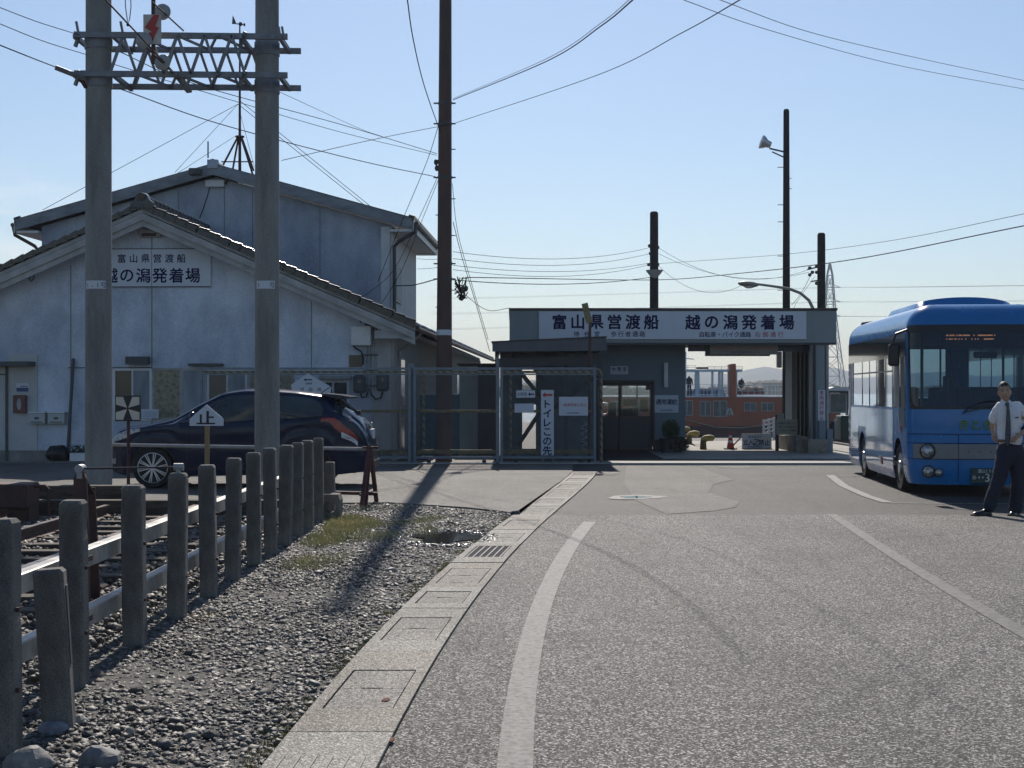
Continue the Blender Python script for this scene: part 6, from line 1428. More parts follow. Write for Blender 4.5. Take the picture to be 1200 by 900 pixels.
    for k in range(6):
        z = (33, 39, 45)[k//2]; s = -1 if k % 2 else 1
        w_('power_line', [(cx0+s*4.2, 640, z), (cx0+s*4.2+150, 560, z-6), (cx0+s*4.2+330, 520, z-26)], .055, ('lowest near', 'lowest far', 'middle near', 'middle far', 'top near', 'top far')[k]+' power line falling right from the distant pylon', m=M_pyl, sag=2)
        w_('power_line', [(cx0+s*4.2, 640, z), (cx0-140, 690, z-3+k*.4), (-40, 760, z-1+k)], .055, ('lowest near', 'lowest far', 'middle near', 'middle far', 'top near', 'top far')[k]+' power line running left from the distant pylon', m=M_pyl, sag=3)
wires()

# ------------------------------------------------------------------ small hut between the old terminal and the canopy shed
t = thing('side_hut', 'narrow dark brown hut with pale side panel behind the left gate end', 'hut', (GX(560, 38), 38, 0))
b = MB(); b.box(GX(560, 38), GX(584, 38), 38, 40, 0, ZY(428, 38)); b.build('wall', mat('hut_brown', (.07, .05, .045), .8, var=.2, scale=3, streak=3), t)
b = MB(); b.box(GX(538, 38), GX(560, 38)-.002, 38.1, 40, 0, ZY(436, 38)); b.build('pale_panel', M_clad, t)
b = MB(); b.box(GX(536, 38), GX(586, 38), 37.8, 40.2, ZY(428, 38)+.001, ZY(426, 38)); b.build('roof', M_dk, t)
for k in range(5): x = GX(562+k*4.6, 38); b = MB(); b.box(x, x+.02, 37.985, 38.0, 0, ZY(429, 38)); b.build('batten', M_dk, t)
# ------------------------------------------------------------------ wheels
M_tyre = mat('tyre_rubber', (.018, .018, .018), .85, var=.1)
M_alloy = mat('alloy_silver', (.55, .56, .58), .3, metal=.7, var=.05)
def wheel(par, c, r, wd, s, spokes, name='wheel', rimr=.68):
    # axis along local y; s = -1 if the outer face looks to -y.  c in par-local coordinates
    T = WM[par.name]
    ctr = bpy.data.objects.new
    b = MB(T @ Matrix.Translation(c)); w2 = wd/2
    b.lathe([(r*rimr, -w2*.9), (r*.93, -w2), (r*.99, -w2*.7), (r, 0), (r*.99, w2*.7), (r*.93, w2), (r*rimr, w2*.9)], (0, 0, 0), 36, 'y'); ty = b.build(name, M_tyre, par, smooth=True)
    b = MB(T @ Matrix.Translation(c)); y = s*w2*.9
    R0 = r*rimr
    prof = [(R0, y*1.02), (R0*.965, y*1.04), (R0*.93, y*.92), (R0*.92, y*.2)]
    vs = []; fs = []; n = 36
    for (rr, yy) in prof:
        for k in range(n): a = 2*PI*k/n; vs.append((rr*math.cos(a), yy, rr*math.sin(a)))
    for i in range(3):
        for k in range(n): fs.append((i*n+k, i*n+(k+1) % n, (i+1)*n+(k+1) % n, (i+1)*n+k))
    b.add(vs, fs); b.build('rim', M_alloy, ty, smooth=True)
    b = MB(T @ Matrix.Translation(c))
    if spokes:
        for k in range(spokes*2):
            a = 2*PI*(k+.25*(-1)**k)/(spokes*2)
            b.bar((R0*.12*math.cos(a), y*1.0, R0*.12*math.sin(a)), (R0*.95*math.cos(a), y*1.03, R0*.95*math.sin(a)), R0*.06, R0*.06, (0, 1, 0))
        b.lathe([(R0*.17, y*.7), (R0*.17, y*1.06), (R0*.1, y*1.1)], (0, 0, 0), 16, 'y'); b.build('spokes', M_alloy, ty)
    else:
        b.lathe([(R0*.92, y*.6), (R0*.6, y*.5), (R0*.5, y*.95), (R0*.25, y*1.05)] if s < 0 else [(R0*.92, y*.6), (R0*.6, y*.5), (R0*.5, y*.95), (R0*.25, y*1.05)], (0, 0, 0), 24, 'y'); b.build('wheel_disc', M_alloy, ty)
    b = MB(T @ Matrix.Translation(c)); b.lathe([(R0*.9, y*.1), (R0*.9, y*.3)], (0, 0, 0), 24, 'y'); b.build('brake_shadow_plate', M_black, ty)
    return ty

# ------------------------------------------------------------------ black hatchback
# local frame: x along the length (0 = nose, grows to the tail), y across (0 = near side), z up
CL = 4.20
car = thing('parked_car', 'black three door hatchback parked sideways behind the post fence', 'car', (GX(131, 24.2)-.12, 24.2, .024), R(-1.0))
M_carp = mat('car_black_blue', (.005, .015, .042), .16, var=.02, spec=.28)
M_cglass = mat('car_glass', (.03, .045, .05), .04, var=.3, scale=1.5, spec=.9)
def pw(pts):
    xs = [p[0] for p in pts]; ys_ = [p[1] for p in pts]
    return lambda u: float(np.interp(u, xs, ys_))
_us = np.linspace(0, CL, 500)
def smooth_f(pts, k=9):
    y = np.interp(_us, [p[0] for p in pts], [p[1] for p in pts]); ker = np.ones(k)/k
    y2 = np.convolve(np.pad(y, k//2, mode='edge'), ker, 'valid'); return lambda u: float(np.interp(u, _us, y2))
ztop_c = smooth_f([(0,.72),(.04,.84),(.12,.94),(.30,.975),(.57,1.01),(.98,1.10),(1.06,1.12),(1.45,1.35),(1.82,1.53),(2.15,1.575),(2.5,1.575),(3.0,1.54),(3.5,1.475),(3.62,1.40),(3.88,1.19),(4.0,1.10),(4.10,.97),(4.16,.80),(4.20,.62)], 9)
zbelt = smooth_f([(0,.66),(.12,.82),(.35,.92),(1.1,1.02),(2,1.035),(3,1.085),(3.6,1.12),(3.95,1.05),(4.12,.80),(4.20,.56)], 15)
zbot_ = smooth_f([(0,.36),(.06,.26),(.3,.20),(3.7,.22),(4.1,.27),(4.20,.40)], 9)
WB0, WB1, WR = .76, 3.22, .325
def zbot(u):
    z = zbot_(u)
    for wc in (WB0, WB1):
        d_ = abs(u-wc)
        if d_ < .385: z = max(z, WR*.97+math.sqrt(max(0, .385**2-d_**2))-.0)
    return z
hw_ = smooth_f([(0,.50),(.05,.60),(.2,.73),(.5,.82),(1.0,.845),(3.2,.85),(3.7,.82),(4.05,.76),(4.14,.68),(4.20,.54)], 11)
hroof = smooth_f([(0,.42),(.2,.58),(1.0,.70),(1.2,.66),(1.6,.60),(2.2,.575),(3.2,.57),(3.6,.54),(3.9,.60),(4.10,.62),(4.20,.48)], 11)
CW = .85
NT = 15
def CP(u, t, off=0):
    """cross-section point, t: 0 sill .. 1 centre of the roof"""
    zt, zb, zs, h, hr = ztop_c(u), zbot(u), min(zbelt(u), ztop_c(u)-.03), hw_(u), hroof(u)
    zs = max(zs, zb+.05)
    if t < .5:
        k = t/.5; z = zb+(zs-zb)*k; zz = (z-.2)/(max(zs, .9)-.2); y = h*(.955+.045*math.sin(min(1, max(0, zz))*PI*.62+.25)) - (.012 if .62 < k < .68 else 0)
    elif t < .8:
        k = (t-.5)/.3; z = zs+(zt-.075-zs)*k; y = h*.985+(hr-h*.985)*(k**1.25)
    else:
        k = (t-.8)/.2; a = k*PI/2; z = zt-.075+.075*math.sin(a)*1.0; y = hr*(1-(1-math.cos(a))*.0)*(1-k*k*.0); y = hr*math.cos(a*.999)**.55
    return Vector((u, y, z))
def CPW(u, t, side, off):
    e = 2e-3; p = CP(u, t); du_ = CP(min(CL, u+.02), t)-CP(max(0, u-.02), t); dt = CP(u, min(1, t+.02))-CP(u, max(0, t-.02))
    n = dt.cross(du_); n.normalize()
    if n.y < -.2 or n.z < -.5: n = -n
    p = p+n*off; return Vector((p.x, CW-p.y if side < 0 else CW+p.y, p.z))
us = sorted(set([0, .015, .03, .06, .09, .13, .2, .28]+list(np.linspace(.36, 1.18, 22))+list(np.linspace(1.25, 2.8, 18))+list(np.linspace(2.82, 3.62, 22))+[3.66, 3.70, 3.74, 3.78, 3.82, 3.86, 3.9, 3.94, 3.98, 4.01, 4.04, 4.07, 4.1, 4.13, 4.16, 4.18, 4.19, 4.2]))
ts = list(np.linspace(0, .5, 9))+list(np.linspace(.5, .8, 6))[1:]+[.83, .87, .91, .95, .975, 1.0]
Tc = WM[car.name]; b = MB(Tc)
for side in (-1, 1): b.grid(lambda u, t: CPW(u, t, side, 0), us, ts)
for u in (0, CL):
    ring = [CPW(u, t, -1, 0) for t in ts]+[CPW(u, t, 1, 0) for t in ts[::-1]][1:]; b.add(ring, [tuple(range(len(ring)))])
b.build('body', M_carp, car, smooth=True, angle=38)
b = MB(Tc); b.box(.15, 3.95, .12, 1.58, .24, .75); b.build('underbody', M_black, car)
for (x, y, s) in ((WB0, .11, -1), (WB1, .11, -1), (WB0, 1.59, 1), (WB1, 1.59, 1)): wheel(car, (x, y, WR), WR, .2, s, 10, rimr=.74)
def cpatch(name, m, us_, tf, off=.006, side=-1, par=None, nv=8, n=14):
    """patch on the car skin between u0..u1, tf(u)->(t0,t1)"""
    b = MB(Tc); U = list(np.linspace(us_[0], us_[1], n))
    b.grid(lambda u, k: CPW(u, tf(u)[0]+(tf(u)[1]-tf(u)[0])*k, side, off), U, list(np.linspace(0, 1, nv))); return b.build(name, m, par or car, smooth=True, angle=60)
wl = pw([(1.12,.515),(1.35,.515),(3.0,.515),(3.45,.53),(3.52,.60)])
wu = pw([(1.12,.52),(1.38,.66),(1.62,.765),(1.82,.785),(3.2,.785),(3.36,.75),(3.46,.62)])
for side in (-1, 1):
    cpatch('front_side_window', M_cglass, (1.14, 2.42), lambda u: (wl(u), wu(u)), side=side); cpatch('rear_side_window', M_cglass, (2.50, 3.44), lambda u: (wl(u), wu(u)), side=side)
    cpatch('pillar', M_black, (2.40, 2.52), lambda u: (.515, .785), off=.004, side=side, n=4)
    cpatch('headlight', mat('headlight_clear', (.45, .48, .52), .12, var=.3, scale=20), (.06, .56), lambda u: (.42-.0*u, .50+.18*max(0, (u-.05))-.35*max(0, u-.3)), off=.006, side=side)
    cpatch('fog_lamp', mat('fog_lens', (.3, .32, .34), .2), (.06, .2), lambda u: (.12, .2), side=side, n=5)
    cpatch('tail_light', mat('tail_red', (.32, .012, .018), .15, var=.2, scale=14), (3.42, 3.99), lambda u: (.44-.16*max(0, (u-3.55))/.44, .50-.13*max(0, u-3.65)/.34), off=.010, side=side)
    cpatch('reverse_lamp', mat('lamp_white', (.7, .7, .72), .15), (3.74, 3.99), lambda u: (.335-.05*(u-3.74)/.25, .385-.05*(u-3.74)/.25), off=.014, side=side, n=6)
    for uu in (1.30, 2.62):
        cpatch('door_seam', M_black, (uu, uu+.008), lambda u: (.06, .50), off=.003, side=side, n=2)
    cpatch('sill_seam', M_black, (1.3, 2.62), lambda u: (.055, .065), off=.003, side=side)
    b = MB(Tc); yy = -.005 if side < 0 else 1.705; p = CPW(2.50, .44, side, .02); b.cbox(p.x-.1, p.x+.09, min(p.y, p.y+.02*side), max(p.y, p.y+.03*side), p.z-.015, p.z+.02, .006); b.build('door_handle', M_carp, car)
    m = CPW(1.42, .53, side, .08); b = MB(Tc); b.ball((m.x, m.y+.03*side, m.z+.05), .06, .11, .075, 12, 8); mi_ = b.build('mirror', M_carp, car, smooth=True)
# windscreen, rear window, roof spoiler, bumper parts
cpatch('windscreen', M_cglass, (1.10, 1.78), lambda u: (.84, 1.0), off=.005); cpatch('windscreen', M_cglass, (1.10, 1.78), lambda u: (.84, 1.0), off=.005, side=1)
for side in (-1, 1): cpatch('rear_window', M_cglass, (3.60, 3.87), lambda u: (.62, 1.0), off=.008, side=side)
b = MB(Tc); b.prism([(3.38,1.50),(3.70,1.472),(3.84,1.445),(3.83,1.415),(3.66,1.41),(3.40,1.47)], .25, 1.45, 'y'); b.build('roof_spoiler', M_carp, car)
b = MB(Tc); b.bar((3.30, .85, 1.50), (3.48, .85, 1.62), .012); b.build('antenna', M_black, car)
b = MB(Tc); b.bar((3.88, .80, 1.21), (3.78, .55, 1.30), .02); b.box(3.86, 3.95, .8, .9, 1.14, 1.22); b.build('rear_wiper', M_black, car)
b = MB(Tc); b.box(4.12, 4.165, .66, 1.04, .74, .92); b.build('number_plate', M_signw, car)
b = MB(Tc); b.cbox(4.08, 4.215, .35, 1.35, .30, .44, .02); b.build('bumper_insert', M_black, car)
b = MB(Tc); b.tube([(4.0, .42, .3), (4.2, .42, .3)], .035, 10); b.build('exhaust', M_alloy, car)
b = MB(Tc); b.lathe([(.05,-.003),(.05,.003)], (4.13, .85, .98), 12, 'x'); b.build('tailgate_badge', M_alloy, car)

# ------------------------------------------------------------------ blue community bus
# local frame: x = 0 at the left body side, grows to the right; y = depth from the front; z up
BX, BY = 5.93, 22.75
bus = thing('bus', 'light blue small community bus with orange destination display', 'bus', (BX, BY, .006), R(-4.6))
Tb = WM[bus.name]
BW, BLN, RF, RR = 1.04, 7.0, .36, .22
def zinset(z):
    i = 0
    if z > 2.50: i = .42*(1-math.sqrt(max(0, 1-((z-2.50)/.365)**2)))
    if z < .42: i = .05*((.42-z)/.25)**2
    return i
def BP(s, z, off=0):
    """s: 0 centre front, 1 end of front, 2 end of corner, 3 end of side, 4 rear corner end, 5 rear centre; sign = side (negative = left side in picture)"""
    sg = -1 if s < 0 else 1; s = abs(s); ins = zinset(z)-off
    xm, L_ = BW, BLN
    if s <= 1: x = s*(xm-RF); y = 0; nx, ny = 0, -1
    elif s <= 2: a = (s-1)*PI/2; x = xm-RF+RF*math.sin(a); y = RF-RF*math.cos(a); nx, ny = math.sin(a), -math.cos(a)
    elif s <= 3: x = xm; y = RF+(s-2)*(L_-RF-RR); nx, ny = 1, 0
    elif s <= 4: a = (s-3)*PI/2; x = xm-RR+RR*math.cos(a); y = L_-RR+RR*math.sin(a); nx, ny = math.cos(a), math.sin(a)
    else: x = (xm-RR)*(5-s); y = L_; nx, ny = 0, 1
    x -= nx*ins; y -= ny*ins
    fr_ = max(0, 1-y/1.6)                         # rake and bow of the front end
    y += fr_*(max(0, z-1.25)*.13+(x/BW)**2*.10)
    return Vector((BW+sg*x, y, z))
def sy(y): return 2+(y-RF)/(BLN-RF-RR)          # side s for a depth y
zs = [.165, .24, .32, .42, .62, .80, .92, 1.05, 1.18, 1.30, 1.42, 1.8, 2.12, 2.24, 2.36, 2.45, 2.50, 2.57, 2.64, 2.70, 2.75, 2.79, 2.82, 2.845, 2.86, 2.865]
WIN_Z0, WIN_Z1 = 1.30, 2.36
wheels_y = (1.25, 5.05)
sS = [0, .25, .5, .75, 1, 1.12, 1.25, 1.37, 1.5, 1.62, 1.75, 1.87, 2.0]+[sy(y) for y in (.5,.7,.82,.9,1.0,1.12,1.25,1.38,1.5,1.6,1.68,1.8,2.1,2.5,2.6,3.3,3.4,4.1,4.2,4.55,4.62,4.7,4.8,4.92,5.05,5.18,5.3,5.4,5.48,5.6,5.9,6.2,6.6)]+[3.0, 3.25, 3.5, 3.75, 4, 4.5, 5]
SW0, SW1 = sy(.5), sy(6.2)
def arch(y): 
    for wc in wheels_y:
        if abs(y-wc) < .43: return .42+math.sqrt(.43**2-(y-wc)**2)-.02
    return 0
def BPa(s, z):
    p = BP(s, z)
    if 2 <= abs(s) <= 3:
        a = arch(p.y)
        if a and z < a and z < .95:
            q = BP(s, max(z, min(a, .93))); return q
    return p
def bskip(s, z):
    a = abs(s)
    if 1.42 > 0 and a < 1.75 and 1.30 < z < 2.50: return True       # windscreen
    if SW0 < a < SW1 and WIN_Z0 < z < WIN_Z1: return True
    if a > 4.0 and 1.42 < z < 2.36: return True
    return False
M_busb = mat('bus_blue', (.016, .165, .43), .25, var=.03, spec=.35, coat=.2)
M_busl = mat('bus_light_blue', (.26, .48, .74), .12, var=.04, coat=.8)
full = [-x for x in sS[::-1]][:-1]+sS
b = MB(Tb)
zi = [z for z in zs]
b.grid(lambda s, z: BPa(s, z), full, zi, bskip)
top = [BP(s, zs[-1]) for s in full]; c0 = sum(top, Vector())/len(top)+Vector((0, 0, .012)); b.add(top+[c0], [(i, i+1, len(top)) for i in range(len(top)-1)])
for i, f in enumerate(b.f):       # sides carry the paler panels
    pass
b.build('body', M_busb, bus, smooth=True, angle=40)
def bpatch(name, m, s0, s1, z0, z1, off=.006, n=10, nz=4, par=None, rnd=0, fn=None):
    b = MB(Tb); S = list(np.linspace(s0, s1, n)); 
    if rnd:
        Z = sorted(set(list(np.linspace(z0, z0+rnd, 6))+list(np.linspace(z0+rnd, z1, nz))))
        def P(k, z):
            f = 1
            if z < z0+rnd: q = (z0+rnd-z)/rnd; f = 1-(1-math.sqrt(max(0, 1-q*q)))*.16
            return BP(s0*f+(s1*f-s0*f)*k, z, off)
        b.grid(P, list(np.linspace(0, 1, n)), Z)
    else: b.grid(lambda s, z: BP(s, z, off), S, list(np.linspace(z0, z1, nz)))
    return b.build(name, m, par or bus, smooth=True, angle=50, recalc=False)
M_bglass = glassmat('bus_glass', (.13, .23, .30)); M_bglass2 = glassmat('bus_side_glass', (.42, .50, .52))
ws = bpatch('windscreen', M_bglass, -1.74, 1.74, 1.30, 2.50, .004, 36, 8, rnd=.22)
# black surround of the windscreen
for (s0, s1, z0, z1) in ((-1.80, 1.80, 2.44, 2.545), (-1.78, 1.78, 1.285, 1.325), (-1.80, -1.70, 1.36, 2.46), (1.70, 1.80, 1.36, 2.46)):
    bpatch('windscreen_seal', M_black, s0, s1, z0, z1, .007, 30 if s1-s0 > 1 else 4, 5)
for sg in (-1, 1):
    cc = [(1.74, 1.30), (1.45, 1.30), (1.60, 1.35), (1.70, 1.45), (1.74, 1.6)]
    b = MB(Tb); b.add([BP(sg*s, z, .009) for s, z in cc], [(0, 1, 2, 3, 4)]); b.build('corner_seal', M_black, bus, recalc=False)
# side glazing
def side(sg):
    cuts = [.5, 1.02, 1.72, 2.55, 3.35, 4.15, 5.0, 6.2]
    for i in range(len(cuts)-1):
        a, c = cuts[i]+.04, cuts[i+1]-.04
        f_ = bpatch('side_window', M_bglass2, sg*sy(a), sg*sy(c), WIN_Z0, 2.10, .002, 3, 3)
        bpatch('window_pillar', M_black, sg*sy(cuts[i]-.035), sg*sy(cuts[i]+.045), WIN_Z0, 2.36, .006, 3, 3)
        if 1 < i: bpatch('window_bar', mat('window_bar_grey', (.3, .32, .34), .4, metal=.3), sg*sy(a), sg*sy(c), 1.86, 1.885, .012, 2, 2, par=f_)
    bpatch('window_pillar', M_black, sg*sy(6.12), sg*sy(6.24), WIN_Z0, 2.36, .006, 3, 3)
    bpatch('upper_band', mat('band_black', (.015, .018, .022), .12, coat=.6), sg*sy(.42), sg*sy(6.9), 2.08, 2.44, .007, 30, 5)
    bpatch('lower_panel', M_busl, sg*sy(1.72), sg*sy(4.6), .30, 1.26, .004, 24, 8); bpatch('rear_panel', M_busl, sg*sy(5.5), sg*sy(6.7), .30, 1.26, .004, 10, 8)
    bpatch('panel_over_wheel', M_busl, sg*sy(4.6), sg*sy(5.5), .92, 1.26, .004, 6, 4)
    for y in (1.70, 2.6, 3.5, 4.58, 5.52): bpatch('panel_seam', M_darkbox, sg*sy(y), sg*sy(y+.012), .28, 1.28, .006, 2, 4)
    bpatch('waist_trim', M_darkbox, sg*sy(.5), sg*sy(6.7), .43, .445, .007, 20, 2)
side(-1); side(1)
# front door glass reaching lower, left side
bpatch('door_glass', M_bglass2, -sy(.55), -sy(.98), 1.0, 1.30, .008, 3, 3); bpatch('door_frame', M_black, -sy(.98), -sy(1.04), .96, 2.1, .009, 2, 3)
for y, z in ((.92, .92),): bpatch('safety_sticker', M_red, -sy(y), -sy(y+.1), z, z+.12, .012, 2, 2)
for y, z in ((2.75, .34), (2.9, .36)): bpatch('wheelchair_sticker', M_red if y < 2.8 else M_white, -sy(y), -sy(y+.13), z, z+.12, .012, 2, 2)
# louvre strips on the rear left corner
for k in range(4):
    for (z0, m) in ((1.02-k*.16, M_black), (1.98-k*.13, M_black)):
        bpatch('louvre', m, -sy(6.62), -sy(6.74), z0, z0+.09, .012, 2, 2)
bpatch('rear_white_trim', M_white, -sy(6.5), -sy(6.79), .3, 2.05, .008, 3, 4)
# front face details
bpatch('bumper_band', mat('bumper_grey', (.22, .22, .215), .4, var=.08), -1.62, 1.62, .55, .765, .012, 40, 4)
for z in (.91, .775, .54): bpatch('front_seam', M_ink, -1.9, 1.9, z, z+.010, .014, 40, 2)
for s in (-.55, .55): bpatch('front_seam', M_ink, s, s+.012, .2, .91, .015, 2, 4)
for s in (-.35, -.12, .12, .35): bpatch('grille_slot', M_black, s, s+.035, .645, .658, .015, 2, 2)
def lamp(s, z, r, name, inner):
    p = BP(s, z, .012); q = BP(s, z, .05); n = (q-p).normalized(); M_ = Tb @ Matrix.Translation(p) @ n.to_track_quat('Z', 'Y').to_matrix().to_4x4()
    m = MB(M_); m.lathe([(r*1.0, -.01), (r*1.22, .002), (r*1.18, .018), (r*1.0, .02)], (0, 0, 0), 24); hl = m.build(name, M_black, bus, smooth=True)
    m = MB(M_); m.lathe([(r*.98, .015), (r*.9, .028), (r*.55, .040), (r*.2, .045)], (0, 0, 0), 24); m.build('lens', inner, hl, smooth=True)
    m = MB(M_); m.lathe([(r*.35, .044), (r*.3, .052)], (0, 0, 0), 16); m.build('bulb', mat('lamp_white', (.7, .7, .72), .15), hl)
M_lens = mat('headlamp_lens', (.42, .43, .42), .12, metal=.5, var=.35, scale=25)
for sg in (-1, 1): lamp(sg*1.22, .66, .098, 'headlight', M_lens); lamp(sg*1.2, .36, .078, 'fog_lamp', M_lens); lamp(sg*.96, .345, .055, 'marker_lamp', M_lens)
# number plate and front lettering
pb = MB(Tb); xq = BW+.02; yb_ = -.018
pb.cbox(xq-.215, xq+.215, yb_-.016, yb_+.05, .19, .415, .008); pl = pb.build('number_plate', mat('plate_green', (.015, .05, .045), .4), bus)
q = MB(Tb); line(q, '富山230', (xq-.09, xq+.10), yb_-.0185, .375, .06, .006); put(q, 'あ', xq-.17, yb_-.0185, .28, .07, .006); put(q, '・', xq-.10, yb_-.0185, .28, .1, .02, True); put(q, '・', xq-.045, yb_-.0185, .28, .1, .02, True)
put(q, '3', xq+.02, yb_-.0185, .275, .17, .005); put(q, '6', xq+.12, yb_-.0185, .275, .17, .005); q.build('plate_lettering', M_white, pl, recalc=False)
def onfront(off): return lambda a, c: BP((a-BW)/(BW-RF) if abs(a-BW) < BW-RF else 0, c, off)
q = MB(Tb); line(q, 'きときと', (BW-.29, BW+.23), 0, 1.06, .155, .05, 1.1, onfront(.012)); q.build('front_lettering_outline', mat('letter_pale_green', (.25, .42, .30), .5), bus, recalc=False)
q = MB(Tb); line(q, 'きときと', (BW-.29, BW+.23), 0, 1.06, .155, .02, 1.1, onfront(.016)); q.build('front_lettering', mat('letter_green', (.03, .16, .03), .5), bus, recalc=False)
# destination display behind the glass
q = MB(Tb); q.box(BW-.55, BW+.75, .24, .36, 2.20, 2.47); dd_ = q.build('destination_display', M_black, bus)
q = MB(Tb); rr = random.Random(5)
for (z, segs) in ((2.375, [(0,.02),(.05,.07),(.09,.11),(.15,.165),(.18,.2),(.21,.225),(.24,.34),(.40,.415),(.46,.57),(.59,.68),(.70,.715)]), (2.32, [(.0,.015),(.04,.06),(.08,.095),(.12,.155),(.18,.195),(.22,.235),(.28,.295),(.37,.385),(.42,.435),(.46,.475),(.55,.66),(.68,.695)])):
    for a, c in segs:
        x_ = a
        while x_ < c: q.box(BW-.50+x_*1.0, BW-.50+x_+.012, .232, .239, z, z+.02); x_ += .018
q.build('led_text', mat('led_orange', (.6, .12, .04), .5, emis=(1, .28, .10, 1.6)), dd_)
# wiper, mirrors
q = MB(Tb); P = [BP(-.45, 1.22, .03), BP(-.35, 1.30, .04), BP(.0, 1.40, .03), BP(.75, 1.40, .03)]; q.tube(P, .012, 6); q.bar(BP(-.42, 1.24, .03), BP(.5, 1.385, .02), .03, .012); q.build('wiper', M_black, bus)
q = MB(Tb); q.tube([BP(-1.85, 2.48, .0), BP(-1.9, 2.42, .16), BP(-1.95, 2.30, .20)], .02, 8); q.build('mirror_arm', M_black, bus)
m_ = BP(-1.95, 2.08, .17); q = MB(Tb); q.cbox(m_.x-.10, m_.x+.07, m_.y-.04, m_.y+.06, 1.93, 2.27, .03); q.build('mirror', M_black, bus)
# roof unit
q = MB(Tb); V = []
def ru(t, k):
    x = BW-.78+1.56*t; e = min(1, 4*min(t, 1-t)+.0); z = 2.82+.20*math.sin(PI*min(1, max(0, t*1.0)))**.28*(1 if 0 < k < 1 else .0)
    y = 1.15+.25*(1-math.sin(PI*t)**.5)+k*2.7; return (x, y, z)
q.grid(ru, list(np.linspace(0, 1, 25)), [0, .06, .5, .94, 1]); q.build('roof_unit', M_busb, bus, smooth=True)
# interior seen through the glass
M_int = mat('bus_interior', (.10, .12, .14), .8); M_seat = mat('bus_seat', (.04, .07, .13), .9)
q = MB(Tb); q.box(.06, 2.02, .3, 6.9, .30, .36); q.build('floor', M_int, bus)
q = MB(Tb); q.box(.07, 2.01, .42, .75, .36, 1.22); q.cbox(.9, 1.95, .36, .7, 1.15, 1.33, .03); q.build('dashboard', M_int, bus)
q = MB(Tb); q.box(.03, 2.05, .8, 6.8, 2.44, 2.48); q.build('ceiling', mat('bus_ceiling', (.35, .36, .36), .8), bus)
for i, (x, y) in enumerate(((1.2, 1.35), (1.35, 2.3), (1.35, 3.1), (1.35, 3.9), (.15, 2.6), (.15, 3.4), (.15, 5.3), (1.3, 5.3), (.7, 6.3))):
    q = MB(Tb); q.cbox(x, x+.48, y, y+.42, .7, .82, .03); q.cbox(x, x+.48, y+.38, y+.48, .75, 1.62, .03); q.build('seat', M_seat, bus)
q = MB(Tb); q.tube([(.72+.21*math.cos(a)*1+.68, .86+.05*math.sin(a), 1.22+.2*math.sin(a)) for a in np.linspace(0, 2*PI, 25)], .016, 6, False); q.build('steering_wheel', M_black, bus)
q = MB(Tb); q.cbox(.95, 1.0, 1.9, 2.6, .36, 1.8, .01); q.build('partition', M_int, bus)
for i, (x, y) in enumerate(((.35, 1.2), (.9, 1.9), (.62, 2.6), (.62, 3.9), (1.3, 4.6), (1.75, 1.85))): q = MB(Tb); q.tube([(x, y, .36), (x, y, 2.44)], .017, 8); q.build('grab_pole', mat('pole_yellowish', (.5, .46, .3), .4, metal=.2), bus)
q = MB(Tb); q.box(.35, .62, .45, .52, 1.25, 1.55); q.cbox(1.0, 1.35, .5, .56, 2.05, 2.15, .02); q.build('fare_box', M_int, bus)
q = MB(Tb); q.box(.08, 2.0, .5, 6.8, .22, .30); q.build('chassis', M_black, bus)
for (x, y, s) in ((.135, wheels_y[0], -1), (.135, wheels_y[1], -1), (1.945, wheels_y[0], 1), (1.945, wheels_y[1], 1)):
    # bus wheels turn about the x axis: build in a rotated helper frame
    keep = WM[bus.name]; WM['_w'] = keep @ Matrix.Translation((x, y, .37)) @ Matrix.Rotation(PI/2, 4, 'Z')
    T_ = WM['_w']; w2 = .11; r = .37
    m = MB(T_); m.lathe([(r*.62,-w2*.9),(r*.93,-w2),(r*.99,-w2*.7),(r,0),(r*.99,w2*.7),(r*.93,w2),(r*.62,w2*.9)], (0, 0, 0), 32, 'y'); ty = m.build('wheel', M_tyre, bus, smooth=True)
    ss = 1 if s < 0 else -1
    m = MB(T_); m.lathe([(r*.62, ss*w2*.9), (r*.55, ss*w2*.4), (r*.3, ss*w2*.5), (r*.25, ss*w2*1.1)], (0, 0, 0), 24, 'y'); m.build('rim', M_alloy, ty, smooth=True)
q = MB(Tb)
for wc in wheels_y:
    for x0, x1 in ((.03, .5), (1.58, 2.05)): 
        n = 12
        for k in range(n):
            a0, a1 = PI*k/n, PI*(k+1)/n; r = .425
            q.quad((x0, wc+r*math.cos(a0), .40+r*math.sin(a0)), (x1, wc+r*math.cos(a0), .40+r*math.sin(a0)), (x1, wc+r*math.cos(a1), .40+r*math.sin(a1)), (x0, wc+r*math.cos(a1), .40+r*math.sin(a1)))
q.build('wheel_housing', M_black, bus, recalc=False)

# ------------------------------------------------------------------ bus driver walking in front of the bus
PD = 19.15
def px_(px, py, dy=0): return (GX(px, PD), PD+dy, ZY(py, PD))
man = thing('person', 'man in white shirt, grey tie and dark trousers standing in front of the bus', 'person', (GX(1175, PD), PD, .006))
M_skin = mat('skin', (.42, .26, .18), .5, var=.05); M_shirt = mat('white_shirt', (.72, .72, .74), .8, var=.05, scale=8, bump=.004, bscale=14)
M_trous = mat('dark_trousers', (.012, .016, .035), .85, var=.1, bump=.004, bscale=12); M_shoe = mat('black_leather', (.012, .012, .013), .25)
S = 93.99
def V3(px, py, dy=0): return ((px-600)/S, PD+dy, max(0.0, CAM_H-(py-459)/S))
I = WM[man.name].inverted()
def sk(pts, E_, rr, name, m, lev=2, root=0, fold=0): return skin([tuple(I @ Vector(p)) for p in pts], E_, rr, name, m, man, lev, root, fold)
